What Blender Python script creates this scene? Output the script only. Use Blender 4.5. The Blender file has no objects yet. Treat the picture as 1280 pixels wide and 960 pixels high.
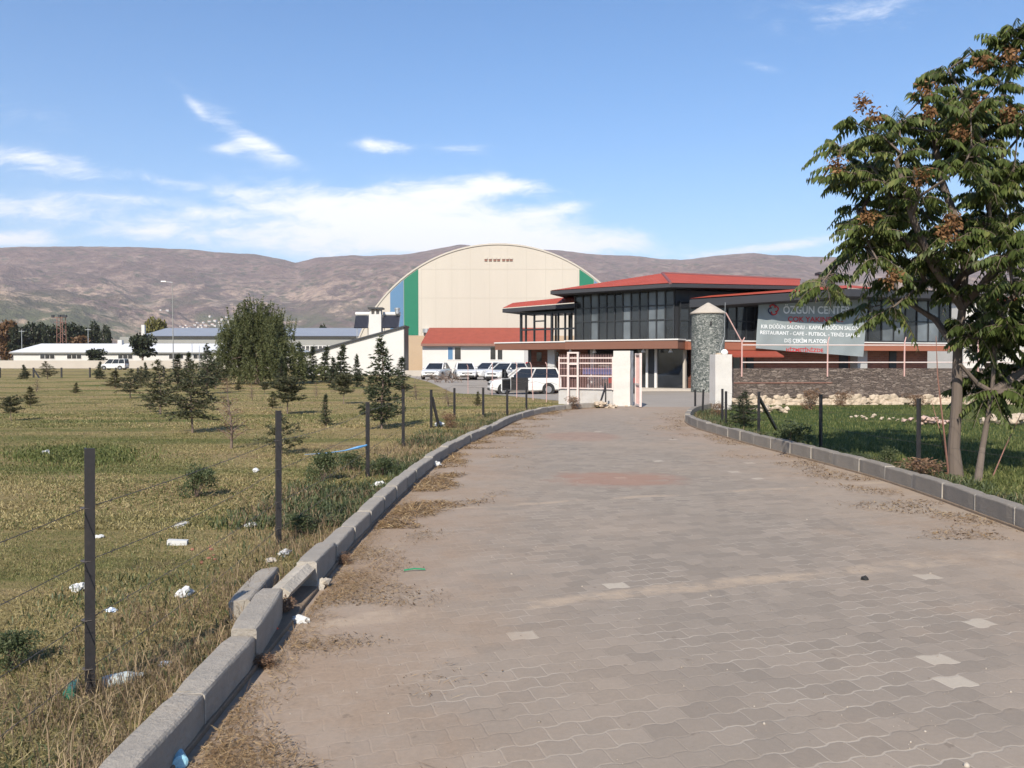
import bpy, bmesh, math, random
import numpy as np
from mathutils import Vector, Matrix, noise

rng = random.Random(11)
nrg = np.random.default_rng(5)
sc = bpy.context.scene
COL = sc.collection
PI = math.pi

# ------------------------------------------------------------------ camera
F = 1035.0                      # focal length in photo pixels (1280 wide)
CH = 1.65                       # eye height
PITCH = math.atan(30.0 / F)
cam_d = bpy.data.cameras.new('camera')
cam_d.sensor_width = 36.0
cam_d.lens = F / 1280 * 36
cam_d.clip_end = 30000
cam_d.clip_start = 0.05
cam = bpy.data.objects.new('camera', cam_d)
COL.objects.link(cam)
cam.location = (0, 0, CH)
cam.rotation_euler = (PI / 2 - PITCH, 0, 0)
sc.camera = cam

CP, SP = math.cos(PITCH), math.sin(PITCH)
def ray(px, py):
    x = (px - 640) / F; u = (480 - py) / F
    return Vector((x, CP + SP * u, -SP + CP * u))
def at(px, py, d):
    r = ray(px, py)
    return Vector((0, 0, CH)) + r * (d / r.y)
def gz(x, y):
    return -0.48 * np.exp(-((x - 0.0) / 7.0) ** 2 - ((y - 52) / 8.0) ** 2)
def gnd(px, py):
    r = ray(px, py); z = 0.0
    for _ in range(6):
        t = (z - CH) / r.z
        p = r * t
        z = float(gz(p.x, p.y))
    return Vector((p.x, p.y, z))

# ------------------------------------------------------------------ mesh builder
class MB:
    def __init__(s):
        s.v = []; s.f = []; s.m = []
    def add(s, vs, fs, mi=0):
        n = len(s.v)
        s.v.extend([tuple(p) for p in vs])
        for f in fs:
            s.f.append(tuple(i + n for i in f)); s.m.append(mi)
    def quad(s, a, b, c, d, mi=0):
        s.add([a, b, c, d], [(0, 1, 2, 3)], mi)
    def box8(s, p, mi=0):
        s.add(p, [(0, 3, 2, 1), (4, 5, 6, 7), (0, 1, 5, 4), (1, 2, 6, 5), (2, 3, 7, 6), (3, 0, 4, 7)], mi)
    def box(s, x0, x1, y0, y1, z0, z1, mi=0):
        s.box8([(x0, y0, z0), (x1, y0, z0), (x1, y1, z0), (x0, y1, z0), (x0, y0, z1), (x1, y0, z1), (x1, y1, z1), (x0, y1, z1)], mi)
    def bar(s, a, b, w, h=None, mi=0, up=(0, 0, 1)):
        a = Vector(a); b = Vector(b); h = h or w
        d = (b - a).normalized(); u = Vector(up)
        if abs(d.dot(u)) > 0.98: u = Vector((0, 1, 0))
        r = d.cross(u).normalized(); u = r.cross(d).normalized()
        r = r * w / 2; u = u * h / 2
        s.box8([a - r - u, a + r - u, b + r - u, b - r - u, a - r + u, a + r + u, b + r + u, b - r + u], mi)
    def tube(s, pts, rad, n=6, cap=True, mi=0):
        pts = [Vector(p) for p in pts]
        if not hasattr(rad, '__len__'): rad = [rad] * len(pts)
        base = len(s.v); ref = None
        for i, p in enumerate(pts):
            d = (pts[min(i + 1, len(pts) - 1)] - pts[max(i - 1, 0)])
            d = d.normalized() if d.length > 1e-9 else Vector((0, 0, 1))
            if ref is None:
                ref = Vector((1, 0, 0)) if abs(d.x) < 0.8 else Vector((0, 1, 0))
            r = (ref - d * ref.dot(d)).normalized(); q = d.cross(r); ref = r
            for k in range(n):
                a = 2 * PI * k / n
                s.v.append(tuple(p + (r * math.cos(a) + q * math.sin(a)) * rad[i]))
        for i in range(len(pts) - 1):
            for k in range(n):
                k2 = (k + 1) % n
                s.f.append((base + i * n + k, base + i * n + k2, base + (i + 1) * n + k2, base + (i + 1) * n + k)); s.m.append(mi)
        if cap:
            s.f.append(tuple(base + k for k in range(n))[::-1]); s.m.append(mi)
            e = base + (len(pts) - 1) * n
            s.f.append(tuple(e + k for k in range(n))); s.m.append(mi)
    def prism(s, poly, vec, mi=0):
        n = len(poly); vec = Vector(vec)
        vs = [Vector(p) for p in poly]; vs = vs + [p + vec for p in vs]
        fs = [tuple(range(n))[::-1], tuple(range(n, 2 * n))]
        for i in range(n):
            j = (i + 1) % n
            fs.append((i, j, j + n, i + n))
        s.add(vs, fs, mi)
    def lathe(s, prof, c=(0, 0, 0), n=20, axis='z', mi=0):
        base = len(s.v)
        for r, z in prof:
            for k in range(n):
                a = 2 * PI * k / n
                p = (r * math.cos(a), r * math.sin(a), z)
                if axis == 'y': p = (p[0], z, p[1])
                if axis == 'x': p = (z, p[0], p[1])
                s.v.append((p[0] + c[0], p[1] + c[1], p[2] + c[2]))
        for i in range(len(prof) - 1):
            for k in range(n):
                k2 = (k + 1) % n
                s.f.append((base + i * n + k, base + i * n + k2, base + (i + 1) * n + k2, base + (i + 1) * n + k)); s.m.append(mi)
        s.f.append(tuple(base + k for k in range(n))[::-1]); s.m.append(mi)
        e = base + (len(prof) - 1) * n
        s.f.append(tuple(e + k for k in range(n))); s.m.append(mi)
    def rock(s, c, sx, sy, sz, seed=0, rough=0.35, mi=0, sub=1):
        vs, fs = ICO[sub]
        n = len(s.v); o = Vector((seed * 7.31, seed * 3.17, seed * 1.73))
        for p in vs:
            k = 1 + rough * noise.noise(Vector(p) * 1.6 + o) * 1.6
            s.v.append((c[0] + p[0] * sx * k, c[1] + p[1] * sy * k, c[2] + p[2] * sz * k))
        for f in fs:
            s.f.append(tuple(i + n for i in f)); s.m.append(mi)
    def build(s, name, mats, parent=None, smooth=False, local=False, recalc=True):
        off = Vector((0, 0, 0))
        if parent is not None and not local:
            q = parent
            while q is not None:
                off += q.location; q = q.parent
        me = bpy.data.meshes.new(name)
        v = np.array(s.v, dtype=np.float64) - np.array(off)
        me.from_pydata(v.tolist(), [], s.f)
        if not isinstance(mats, (list, tuple)): mats = [mats]
        for m in mats: me.materials.append(m)
        if len(mats) > 1: me.polygons.foreach_set('material_index', s.m)
        if recalc and len(s.f) < 15000:
            bm = bmesh.new(); bm.from_mesh(me)
            bmesh.ops.recalc_face_normals(bm, faces=bm.faces)
            bm.to_mesh(me); bm.free()
        if smooth: me.polygons.foreach_set('use_smooth', [True] * len(me.polygons))
        me.update()
        o = bpy.data.objects.new(name, me)
        COL.objects.link(o)
        if parent is not None: o.parent = parent
        return o

def _ico(sub):
    bm = bmesh.new(); bmesh.ops.create_icosphere(bm, subdivisions=sub, radius=1)
    r = ([tuple(v.co) for v in bm.verts], [tuple(v.index for v in f.verts) for f in bm.faces]); bm.free(); return r
ICO = {1: _ico(1), 2: _ico(2), 3: _ico(3)}

def np_mesh(name, V, Fc, m, parent=None, nper=None):
    """V n x 3, Fc k x c constant-size faces (numpy)"""
    me = bpy.data.meshes.new(name)
    c = Fc.shape[1]
    me.vertices.add(len(V)); me.vertices.foreach_set('co', np.ascontiguousarray(V, dtype=np.float32).ravel())
    me.loops.add(Fc.size); me.loops.foreach_set('vertex_index', np.ascontiguousarray(Fc, dtype=np.int32).ravel())
    me.polygons.add(len(Fc)); me.polygons.foreach_set('loop_start', np.arange(0, Fc.size, c, dtype=np.int32))
    me.polygons.foreach_set('loop_total', np.full(len(Fc), c, dtype=np.int32))
    me.materials.append(m)
    me.update(calc_edges=True); me.validate()
    o = bpy.data.objects.new(name, me); COL.objects.link(o)
    if parent is not None: o.parent = parent
    return o

def tag(o, label=None, cat=None, group=None, kind=None):
    if label: o['label'] = label
    if cat: o['category'] = cat
    if group: o['group'] = group
    if kind: o['kind'] = kind
    return o
def thing(name, label, cat, loc=(0, 0, 0), group=None, rz=0):
    o = bpy.data.objects.new(name, None); COL.objects.link(o)
    o.location = loc; o.rotation_euler = (0, 0, rz); o.empty_display_size = 0.2
    return tag(o, label, cat, group)
def copy_tree(o, parent=None):
    c = o.copy(); COL.objects.link(c)
    if parent is not None: c.parent = parent
    for ch in list(o.children): copy_tree(ch, c)
    return c

# ------------------------------------------------------------------ node helpers
class NT:
    def __init__(s, tree):
        s.t = tree; s.n = tree.nodes; s.l = tree.links
    def new(s, typ, **kw):
        n = s.n.new(typ)
        for k, v in kw.items(): setattr(n, k, v)
        return n
    def set(s, sock, v):
        if isinstance(v, bpy.types.NodeSocket): s.l.new(v, sock)
        elif v is not None:
            if hasattr(sock.default_value, '__len__'):
                if not hasattr(v, '__len__'): v = (v, v, v)
                v = tuple(v)
                if len(sock.default_value) == 4 and len(v) == 3: v = v + (1,)
            sock.default_value = v
    def math(s, op, a, b=None, c=None, clamp=False):
        n = s.new('ShaderNodeMath', operation=op, use_clamp=clamp)
        s.set(n.inputs[0], a)
        if b is not None: s.set(n.inputs[1], b)
        if c is not None: s.set(n.inputs[2], c)
        return n.outputs[0]
    def mix(s, fac, a, b, blend='MIX'):
        n = s.new('ShaderNodeMix', data_type='RGBA', blend_type=blend)
        s.set(n.inputs[0], fac); s.set(n.inputs[6], a); s.set(n.inputs[7], b)
        return n.outputs[2]
    def noise(s, vec, scale, detail=4, rough=0.55, dist=0.0, color=False):
        n = s.new('ShaderNodeTexNoise')
        if vec is not None: s.l.new(vec, n.inputs['Vector'])
        n.inputs['Scale'].default_value = scale; n.inputs['Detail'].default_value = detail
        n.inputs['Roughness'].default_value = rough; n.inputs['Distortion'].default_value = dist
        return n.outputs['Color' if color else 'Fac']
    def ramp(s, fac, stops, interp='LINEAR'):
        n = s.new('ShaderNodeValToRGB'); s.set(n.inputs[0], fac)
        cr = n.color_ramp; cr.interpolation = interp
        while len(cr.elements) > len(stops): cr.elements.remove(cr.elements[-1])
        while len(cr.elements) < len(stops): cr.elements.new(0.5)
        for e, (p, c) in zip(cr.elements, stops):
            e.position = p
            if not hasattr(c, '__len__'): c = (c, c, c)
            e.color = tuple(c) + (1,) if len(c) == 3 else c
        return n.outputs[0]
    def smooth(s, v, a, b):
        n = s.new('ShaderNodeMapRange', interpolation_type='SMOOTHSTEP')
        s.set(n.inputs[0], v); n.inputs[1].default_value = a; n.inputs[2].default_value = b
        return n.outputs[0]
    def mapping(s, vec, scale=(1, 1, 1), rot=(0, 0, 0), loc=(0, 0, 0)):
        n = s.new('ShaderNodeMapping'); s.l.new(vec, n.inputs[0])
        n.inputs['Scale'].default_value = scale; n.inputs['Rotation'].default_value = rot; n.inputs['Location'].default_value = loc
        return n.outputs[0]
    def sep(s, vec):
        n = s.new('ShaderNodeSeparateXYZ'); s.l.new(vec, n.inputs[0]); return n.outputs
    def comb(s, x, y, z=0.0):
        n = s.new('ShaderNodeCombineXYZ'); s.set(n.inputs[0], x); s.set(n.inputs[1], y); s.set(n.inputs[2], z); return n.outputs[0]
    def bump(s, h, strength=0.4, dist=0.02, normal=None):
        n = s.new('ShaderNodeBump'); s.l.new(h, n.inputs['Height'])
        n.inputs['Strength'].default_value = strength; n.inputs['Distance'].default_value = dist
        if normal is not None: s.l.new(normal, n.inputs['Normal'])
        return n.outputs[0]
    def voro(s, vec, scale, feature='F1', rand=1.0, out='Distance'):
        n = s.new('ShaderNodeTexVoronoi', feature=feature); s.l.new(vec, n.inputs['Vector'])
        n.inputs['Scale'].default_value = scale; n.inputs['Randomness'].default_value = rand
        return n.outputs[out]

def new_mat(name):
    m = bpy.data.materials.new(name); m.use_nodes = True
    t = NT(m.node_tree)
    p = next(n for n in t.n if n.type == 'BSDF_PRINCIPLED')
    tc = t.new('ShaderNodeTexCoord')
    return m, t, p, tc.outputs['Object']
def c3(c, k): return tuple(max(0, min(1, x * k)) for x in c)
def mat(name, col, rough=0.7, var=0.18, scale=3.0, metallic=0.0, bump=0.0, bscale=40, spec=0.4, col2=None, stretch=(1, 1, 1), dirt=0.0):
    m, t, p, co = new_mat(name)
    co = t.mapping(co, stretch)
    n1 = t.noise(co, scale, 5, 0.6); n2 = t.noise(co, scale * 9, 3, 0.6)
    f = t.math('ADD', t.math('MULTIPLY', n1, 0.65), t.math('MULTIPLY', n2, 0.35))
    cc = t.ramp(f, [(0.28, c3(col, 1 - var)), (0.72, c3(col2 if col2 else col, 1 + var))])
    if dirt:
        d = t.smooth(t.noise(co, scale * 0.7, 6, 0.7), 0.5, 0.75)
        cc = t.mix(t.math('MULTIPLY', d, dirt), cc, (0.22, 0.17, 0.12))
    t.set(p.inputs['Base Color'], cc)
    t.set(p.inputs['Roughness'], t.math('ADD', rough, t.math('MULTIPLY', t.math('SUBTRACT', n2, 0.5), 0.25), clamp=True))
    p.inputs['Metallic'].default_value = metallic
    p.inputs['Specular IOR Level'].default_value = spec
    if bump: t.set(p.inputs['Normal'], t.bump(t.noise(co, bscale, 5, 0.65), bump, 0.02))
    return m
def leaf_mat(name, stops, transl=0.35, rough=0.5, tint=None):
    """per-leaf colour from Random Per Island"""
    m, t, p, co = new_mat(name)
    g = t.new('ShaderNodeNewGeometry')
    n1 = t.noise(co, 0.9, 3)
    f = t.math('ADD', t.math('MULTIPLY', g.outputs['Random Per Island'], 0.7), t.math('MULTIPLY', n1, 0.42), clamp=True)
    cc = t.ramp(f, stops)
    if tint:
        # meadow-wide patches: dry or green by place
        cc = tint(t, co, cc)
    t.set(p.inputs['Base Color'], cc); p.inputs['Roughness'].default_value = rough
    p.inputs['Specular IOR Level'].default_value = 0.25
    if transl > 0:
        tr = t.new('ShaderNodeBsdfTranslucent'); t.set(tr.inputs['Color'], cc)
        mx = t.new('ShaderNodeMixShader'); mx.inputs[0].default_value = transl
        out = next(n for n in t.n if n.type == 'OUTPUT_MATERIAL')
        t.l.new(p.outputs[0], mx.inputs[1]); t.l.new(tr.outputs[0], mx.inputs[2]); t.l.new(mx.outputs[0], out.inputs[0])
    return m

# ------------------------------------------------------------------ light and sky
EL = math.radians(38)
LD = Vector((0.24, 0.97, 0)).normalized()       # where the sunlight travels to, seen from above
sun_d = bpy.data.lights.new('sun', 'SUN'); sun_d.energy = 4.5; sun_d.angle = math.radians(0.53); sun_d.color = (1.0, 0.92, 0.79)
sun = bpy.data.objects.new('sun', sun_d); COL.objects.link(sun)
sd = Vector((LD.x * math.cos(EL), LD.y * math.cos(EL), -math.sin(EL)))
sun.rotation_euler = sd.to_track_quat('-Z', 'Y').to_euler()
sun.location = (-20, -50, 40)
w = bpy.data.worlds.new('World'); sc.world = w; w.use_nodes = True
t = NT(w.node_tree)
bg = next(n for n in t.n if n.type == 'BACKGROUND')
sky = t.new('ShaderNodeTexSky'); sky.sky_type = 'NISHITA'; sky.sun_disc = False
sky.sun_elevation = EL; sky.sun_rotation = math.atan2(-LD.x, -LD.y); sky.altitude = 900; sky.air_density = 1.0; sky.dust_density = 0.7; sky.ozone_density = 2.2
SKY_S = 0.108
tc = t.new('ShaderNodeTexCoord')
dx, dy, dz = t.sep(tc.outputs['Generated'])
yy = t.math('MAXIMUM', dy, 0.02)
U = t.math('DIVIDE', dx, yy); V = t.math('DIVIDE', dz, yy)
uv = t.comb(U, V, 0.0)
# cloud texture: streaky
warp = t.noise(uv, 5.0, 3, 0.5, color=True)
wv = t.new('ShaderNodeVectorMath', operation='MULTIPLY_ADD'); t.l.new(warp, wv.inputs[0]); wv.inputs[1].default_value = (0.10, 0.05, 0); t.l.new(uv, wv.inputs[2])
cn1 = t.noise(t.mapping(wv.outputs[0], (7, 24, 1), (0, 0, 0.12)), 1.0, 8, 0.62, 0.4)
cn2 = t.noise(t.mapping(wv.outputs[0], (24, 85, 1), (0, 0, -0.25)), 1.0, 8, 0.72, 0.6)
tex = t.math('ADD', t.math('MULTIPLY', cn1, 0.6), t.math('MULTIPLY', cn2, 0.4))
#        px   py   rx   ry  tilt   strength
BLOBS = [(560, 284, 150, 34, -4, 1.15), (430, 264, 130, 22, -10, 0.85), (640, 232, 50, 12, -5, 0.9), (560, 240, 90, 14, 2, 0.6), (482, 185, 38, 9, -6, 0.72),
         (575, 187, 38, 7, -4, 0.42), (300, 168, 66, 15, -36, 0.40), (345, 192, 44, 9, -25, 0.34), (290, 190, 30, 8, -5, 0.36), (50, 205, 105, 16, -10, 0.72), (225, 232, 130, 9, -12, 0.22), (150, 250, 70, 7, -4, 0.4), (700, 262, 50, 8, 10, 0.4), (250, 140, 40, 7, -50, 0.25),
         (40, 262, 110, 18, -3, 0.62), (175, 288, 55, 13, -6, 0.75), (10, 298, 70, 10, 0, 0.8), (970, 309, 90, 7, 7, 0.8), (1060, 24, 130, 26, 4, 0.34),
         (265, 268, 50, 8, 2, 0.6), (330, 298, 120, 22, -4, 0.7), (620, 306, 150, 14, -2, 0.9), (30, 140, 80, 22, -8, 0.25), (760, 300, 60, 16, -8, 0.45), (945, 86, 24, 7, -15, 0.3)]
tot = None
for (px, py, rx, ry, ti, st) in BLOBS:
    u0 = (px - 640) / F; v0 = (450 - py) / F; a = math.radians(ti)
    du = t.math('SUBTRACT', U, u0); dv = t.math('SUBTRACT', V, v0)
    p1 = t.math('ADD', t.math('MULTIPLY', du, math.cos(a) * F / rx), t.math('MULTIPLY', dv, math.sin(a) * F / rx))
    p2 = t.math('SUBTRACT', t.math('MULTIPLY', dv, math.cos(a) * F / ry), t.math('MULTIPLY', du, math.sin(a) * F / ry))
    r2 = t.math('ADD', t.math('MULTIPLY', p1, p1), t.math('MULTIPLY', p2, p2))
    g = t.math('MULTIPLY', t.math('EXPONENT', t.math('MULTIPLY', r2, -0.9)), st)
    tot = g if tot is None else t.math('ADD', tot, g)
front = t.smooth(dy, 0.05, 0.2)
tot = t.math('MULTIPLY', tot, front)
cov = t.math('ADD', tot, t.math('MULTIPLY', t.math('SUBTRACT', tex, 0.5), 3.6))
cl = t.math('MULTIPLY', t.smooth(cov, 0.0, 1.15), t.smooth(tot, 0.0, 0.5))
cl = t.math('MULTIPLY', cl, 0.95)
hs = t.new('ShaderNodeHueSaturation'); t.l.new(sky.outputs[0], hs.inputs['Color'])
hs.inputs['Saturation'].default_value = 1.30; hs.inputs['Value'].default_value = 1.0
cloudc = t.mix(cl, hs.outputs[0], (7.2, 7.3, 7.5))
t.l.new(cloudc, bg.inputs['Color']); bg.inputs['Strength'].default_value = SKY_S
sc.view_settings.view_transform = 'Standard'; sc.view_settings.look = 'None'; sc.view_settings.gamma = 1; sc.view_settings.exposure = 0.0
sc.view_settings.use_curve_mapping = False
# ------------------------------------------------------------------ the ground
def catmull(xs, ys, x):
    """smooth interpolation through points"""
    xs = np.array(xs, float); ys = np.array(ys, float); x = np.asarray(x, float)
    m = np.gradient(ys, xs)
    i = np.clip(np.searchsorted(xs, x) - 1, 0, len(xs) - 2)
    h = xs[i + 1] - xs[i]; q = np.clip((x - xs[i]) / h, 0, 1)
    return ((2 * q**3 - 3 * q**2 + 1) * ys[i] + (q**3 - 2 * q**2 + q) * h * m[i] + (-2 * q**3 + 3 * q**2) * ys[i + 1] + (q**3 - q**2) * h * m[i + 1])
def xl(d): return catmull([-8, 0, 4, 7, 9.8, 14.2, 19, 22.8, 25.5, 27.2, 29], [-1.36, -1.36, -1.36, -1.40, -1.33, -1.08, -.37, .25, 1.0, 1.75, 3.6], d)
def xr(d): return catmull([-8, 0, 4, 7.9, 11.4, 13.9, 15.5, 18, 20.1, 22, 24, 26.3, 27.6, 29], [4.3, 4.5, 4.65, 4.9, 5.04, 4.84, 4.66, 4.5, 4.42, 4.6, 5.1, 5.9, 6.5, 6.95], d)

def grid_ob(name, xs, ys, zoff, m, kind='structure'):
    X, Y = np.meshgrid(xs, ys)
    Z = gz(X, Y) + zoff
    V = np.stack([X, Y, Z], -1).reshape(-1, 3)
    nx, ny = len(xs), len(ys)
    i = np.arange(nx - 1)[None, :] + np.arange(ny - 1)[:, None] * nx
    Fc = np.stack([i, i + 1, i + nx + 1, i + nx], -1).reshape(-1, 4)
    o = np_mesh(name, V, Fc, m); o['kind'] = kind
    return o

# meadow
def meadow_cols(t, co):
    big = t.noise(co, 0.16, 4, 0.6)
    str_ = t.noise(t.mapping(co, (0.10, 0.55, 1)), 1.0, 6, 0.7)
    x, y, z = t.sep(co)
    right = t.smooth(x, 3.0, 5.0)
    near = t.math('MULTIPLY', right, t.math('SUBTRACT', 1.0, t.smooth(y, 34, 60)))
    g = t.math('ADD', t.math('MULTIPLY', big, 0.9), t.math('MULTIPLY', str_, 1.1))
    g = t.math('SUBTRACT', g, 0.5)
    g = t.math('ADD', g, t.math('MULTIPLY', near, 0.35))
    return g, near
m_ground, t, p, co = new_mat('meadow_soil')
g, near = meadow_cols(t, co)
fine = t.noise(co, 14, 5, 0.7); fine2 = t.noise(co, 60, 3, 0.7)
gg = t.math('ADD', g, t.math('MULTIPLY', t.math('SUBTRACT', fine, 0.5), 0.35))
gg = t.math('ADD', gg, t.math('MULTIPLY', t.math('SUBTRACT', fine2, 0.5), 0.25))
cc = t.ramp(gg, [(0.28, (0.20, 0.14, 0.075)), (0.40, (0.31, 0.235, 0.115)), (0.54, (0.22, 0.18, 0.075)), (0.68, (0.12, 0.13, 0.042)), (0.88, (0.055, 0.08, 0.022))])
soil = t.smooth(t.noise(co, 0.55, 5, 0.65), 0.60, 0.72)
cc = t.mix(t.math('MULTIPLY', soil, 0.7), cc, (0.17, 0.115, 0.075))
t.set(p.inputs['Base Color'], cc); p.inputs['Roughness'].default_value = 0.95; p.inputs['Specular IOR Level'].default_value = 0.1
t.set(p.inputs['Normal'], t.bump(t.math('ADD', fine, fine2), 0.8, 0.05))
def spaced(a, b, step, far, ratio=1.35):
    s = list(np.arange(a, b + 1e-6, step))
    v, d = b, step
    up = []
    while v < far: d *= ratio; v += d; up.append(v)
    v, d = a, step; dn = []
    while v > -far: d *= ratio; v -= d; dn.append(v)
    return np.array(dn[::-1] + s + up)
grid_ob('ground', spaced(-42, 42, 1.0, 9300), spaced(-30, 112, 1.0, 9300), 0.0, m_ground)

# paved road
m_road, t, p, co = new_mat('paver_road')
TH = math.radians(19)
x, y, z = t.sep(co)
wob = t.noise(co, 0.8, 2, color=True)
wx, wy, wz = t.sep(wob)
u = t.math('ADD', t.math('MULTIPLY', x, math.cos(TH)), t.math('MULTIPLY', y, math.sin(TH)))
v = t.math('ADD', t.math('MULTIPLY', x, -math.sin(TH)), t.math('MULTIPLY', y, math.cos(TH)))
u = t.math('ADD', u, t.math('MULTIPLY', wx, 0.05)); v = t.math('ADD', v, t.math('MULTIPLY', wy, 0.06))
PL_, PH = 0.168, 0.138
s = t.math('SINE', t.math('MULTIPLY', u, 2 * PI / PL_))
s = t.math('MULTIPLY', s, 1.6)
s = t.math('MAXIMUM', t.math('MINIMUM', s, 1.0), -1.0)
v2 = t.math('ADD', v, t.math('MULTIPLY', s, 0.0095))
rv = t.math('DIVIDE', v2, PH); row = t.math('FLOOR', rv); fv = t.math('FRACT', rv)
ru = t.math('ADD', t.math('DIVIDE', u, PL_), t.math('MULTIPLY', t.math('MODULO', row, 2), 0.5))
# the short joints bend too
ru = t.math('ADD', ru, t.math('MULTIPLY', t.math('SINE', t.math('MULTIPLY', fv, 2 * PI)), 0.015))
cu = t.math('FLOOR', ru); fu = t.math('FRACT', ru)
dv = t.math('MULTIPLY', t.math('MINIMUM', fv, t.math('SUBTRACT', 1.0, fv)), PH)
du = t.math('MULTIPLY', t.math('MINIMUM', fu, t.math('SUBTRACT', 1.0, fu)), PL_)
fillv = t.noise(co, 2.3, 3)
jv = t.math('SUBTRACT', 1.0, t.smooth(dv, 0.003, 0.0085))
ju = t.math('SUBTRACT', 1.0, t.smooth(du, 0.002, 0.006))
wn = t.new('ShaderNodeTexWhiteNoise', noise_dimensions='3D'); t.l.new(t.comb(cu, row, 3.0), wn.inputs[0])
rnd = wn.outputs[0]
wn2 = t.new('ShaderNodeTexWhiteNoise', noise_dimensions='3D'); t.l.new(t.comb(cu, row, 9.0), wn2.inputs[0])
n_big = t.noise(co, 0.35, 5, 0.6); n_mid = t.noise(co, 1.7, 5, 0.65); n_f = t.noise(co, 38, 4, 0.7); n_ff = t.noise(co, 160, 2, 0.7)
base = t.ramp(rnd, [(0.0, (0.212, 0.178, 0.146)), (0.5, (0.244, 0.204, 0.166)), (1.0, (0.276, 0.230, 0.187))])
base = t.mix(t.math('MULTIPLY', t.smooth(n_mid, 0.35, 0.75), 0.5), base, (0.198, 0.172, 0.144))
base = t.mix(t.math('GREATER_THAN', wn2.outputs[0], 0.995), base, (0.38, 0.33, 0.27))
# joints filled with pale sand or dark dirt
jc = t.mix(t.smooth(fillv, 0.36, 0.52), (0.17, 0.145, 0.12), (0.42, 0.37, 0.31))
jm = t.math('MULTIPLY', t.math('MAXIMUM', t.math('MULTIPLY', jv, 0.55), t.math('MULTIPLY', ju, 0.36)), t.math('ADD', 0.12, t.math('MULTIPLY', t.smooth(t.noise(co, 0.9, 4, 0.6), 0.38, 0.60), 0.95)), clamp=True)
# dust
aL = t.new('ShaderNodeAttribute', attribute_name='dl'); aR = t.new('ShaderNodeAttribute', attribute_name='dr')
el = t.math('SUBTRACT', 1.0, t.smooth(t.math('ADD', aL.outputs['Fac'], t.math('MULTIPLY', t.math('SUBTRACT', n_mid, 0.5), 2.0)), 0.2, 2.1))
er = t.math('SUBTRACT', 1.0, t.smooth(t.math('ADD', aR.outputs['Fac'], t.math('MULTIPLY', t.math('SUBTRACT', n_mid, 0.5), 3.0)), 0.2, 2.3))
fard = t.math('MULTIPLY', t.smooth(y, 19, 27), 0.75)
du_big = t.math('MULTIPLY', t.smooth(t.math('ADD', t.math('MULTIPLY', n_big, 0.7), t.math('MULTIPLY', n_mid, 0.3)), 0.46, 0.64), 0.6)
dust = t.math('MAXIMUM', t.math('MAXIMUM', t.math('MULTIPLY', el, 0.9), t.math('MULTIPLY', er, 0.85)), t.math('MAXIMUM', du_big, fard))
def band(v0, wdt, k):
    q = t.math('ABSOLUTE', t.math('SUBTRACT', t.math('ADD', v, t.math('MULTIPLY', t.math('SUBTRACT', n_mid, 0.5), 0.34)), v0))
    return t.math('MULTIPLY', t.math('SUBTRACT', 1.0, t.smooth(q, wdt * 0.4, wdt)), k)
sand = t.math('MULTIPLY', t.math('MAXIMUM', band(5.24, 0.15, 0.85), band(8.88, 0.10, 0.75)), t.smooth(t.noise(co, 1.5, 6, 0.7), 0.42, 0.62))
dust = t.math('MULTIPLY', dust, t.math('ADD', 0.55, t.math('MULTIPLY', n_f, 0.7)), clamp=True)
dcol = t.mix(t.smooth(n_big, 0.3, 0.7), (0.315, 0.232, 0.172), (0.325, 0.258, 0.198))
c1 = t.mix(jm, base, jc)
c1 = t.mix(t.math('MULTIPLY', dust, 0.85), c1, dcol)
earth = t.math('MULTIPLY', t.math('MAXIMUM', t.math('MULTIPLY', el, t.smooth(t.noise(co, 1.3, 6, 0.7), 0.36, 0.58)), t.math('MULTIPLY', er, t.smooth(t.noise(co, 0.9, 6, 0.7), 0.46, 0.62))), 0.5)
c1 = t.mix(earth, c1, t.mix(n_f, (0.19, 0.13, 0.085), (0.31, 0.22, 0.15)))
c1 = t.mix(sand, c1, (0.37, 0.29, 0.215))
rx_ = t.math('DIVIDE', t.math('SUBTRACT', x, 1.45), 1.0); ry_ = t.math('DIVIDE', t.math('SUBTRACT', y, 11.4), 0.85)
rr = t.math('ADD', t.math('MULTIPLY', rx_, rx_), t.math('MULTIPLY', ry_, ry_))
red = t.math('MULTIPLY', t.math('SUBTRACT', 1.0, t.smooth(t.math('ADD', rr, t.math('MULTIPLY', t.math('ADD', n_mid, t.math('MULTIPLY', rnd, 0.25)), 1.6)), 1.1, 2.2)), 0.7)
rx2 = t.math('DIVIDE', t.math('SUBTRACT', x, 1.5), 0.9); ry2 = t.math('DIVIDE', t.math('SUBTRACT', y, 17.8), 1.2)
rr2 = t.math('ADD', t.math('MULTIPLY', rx2, rx2), t.math('MULTIPLY', ry2, ry2))
red = t.math('MAXIMUM', red, t.math('MULTIPLY', t.math('SUBTRACT', 1.0, t.smooth(t.math('ADD', rr2, t.math('MULTIPLY', n_mid, 0.6)), 0.7, 1.5)), 0.4))
c1 = t.mix(red, c1, (0.29, 0.165, 0.118))
grain = t.math('ADD', 0.8, t.math('MULTIPLY', t.math('ADD', t.math('MULTIPLY', n_f, 0.5), t.math('MULTIPLY', n_ff, 0.5)), 0.4))
c1 = t.mix(1.0, c1, t.comb(grain, grain, grain), 'MULTIPLY')
stain = t.math('MULTIPLY', t.smooth(t.noise(t.mapping(co, (1.2, 0.5, 1), (0, 0, 0.15)), 1.0, 6, 0.7), 0.58, 0.72), 0.35)
c1 = t.mix(stain, c1, (0.11, 0.10, 0.09))
spk = t.math('MULTIPLY', t.smooth(t.noise(co, 11, 3, 0.6), 0.66, 0.74), 0.45)
c1 = t.mix(spk, c1, (0.14, 0.11, 0.085))
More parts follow.
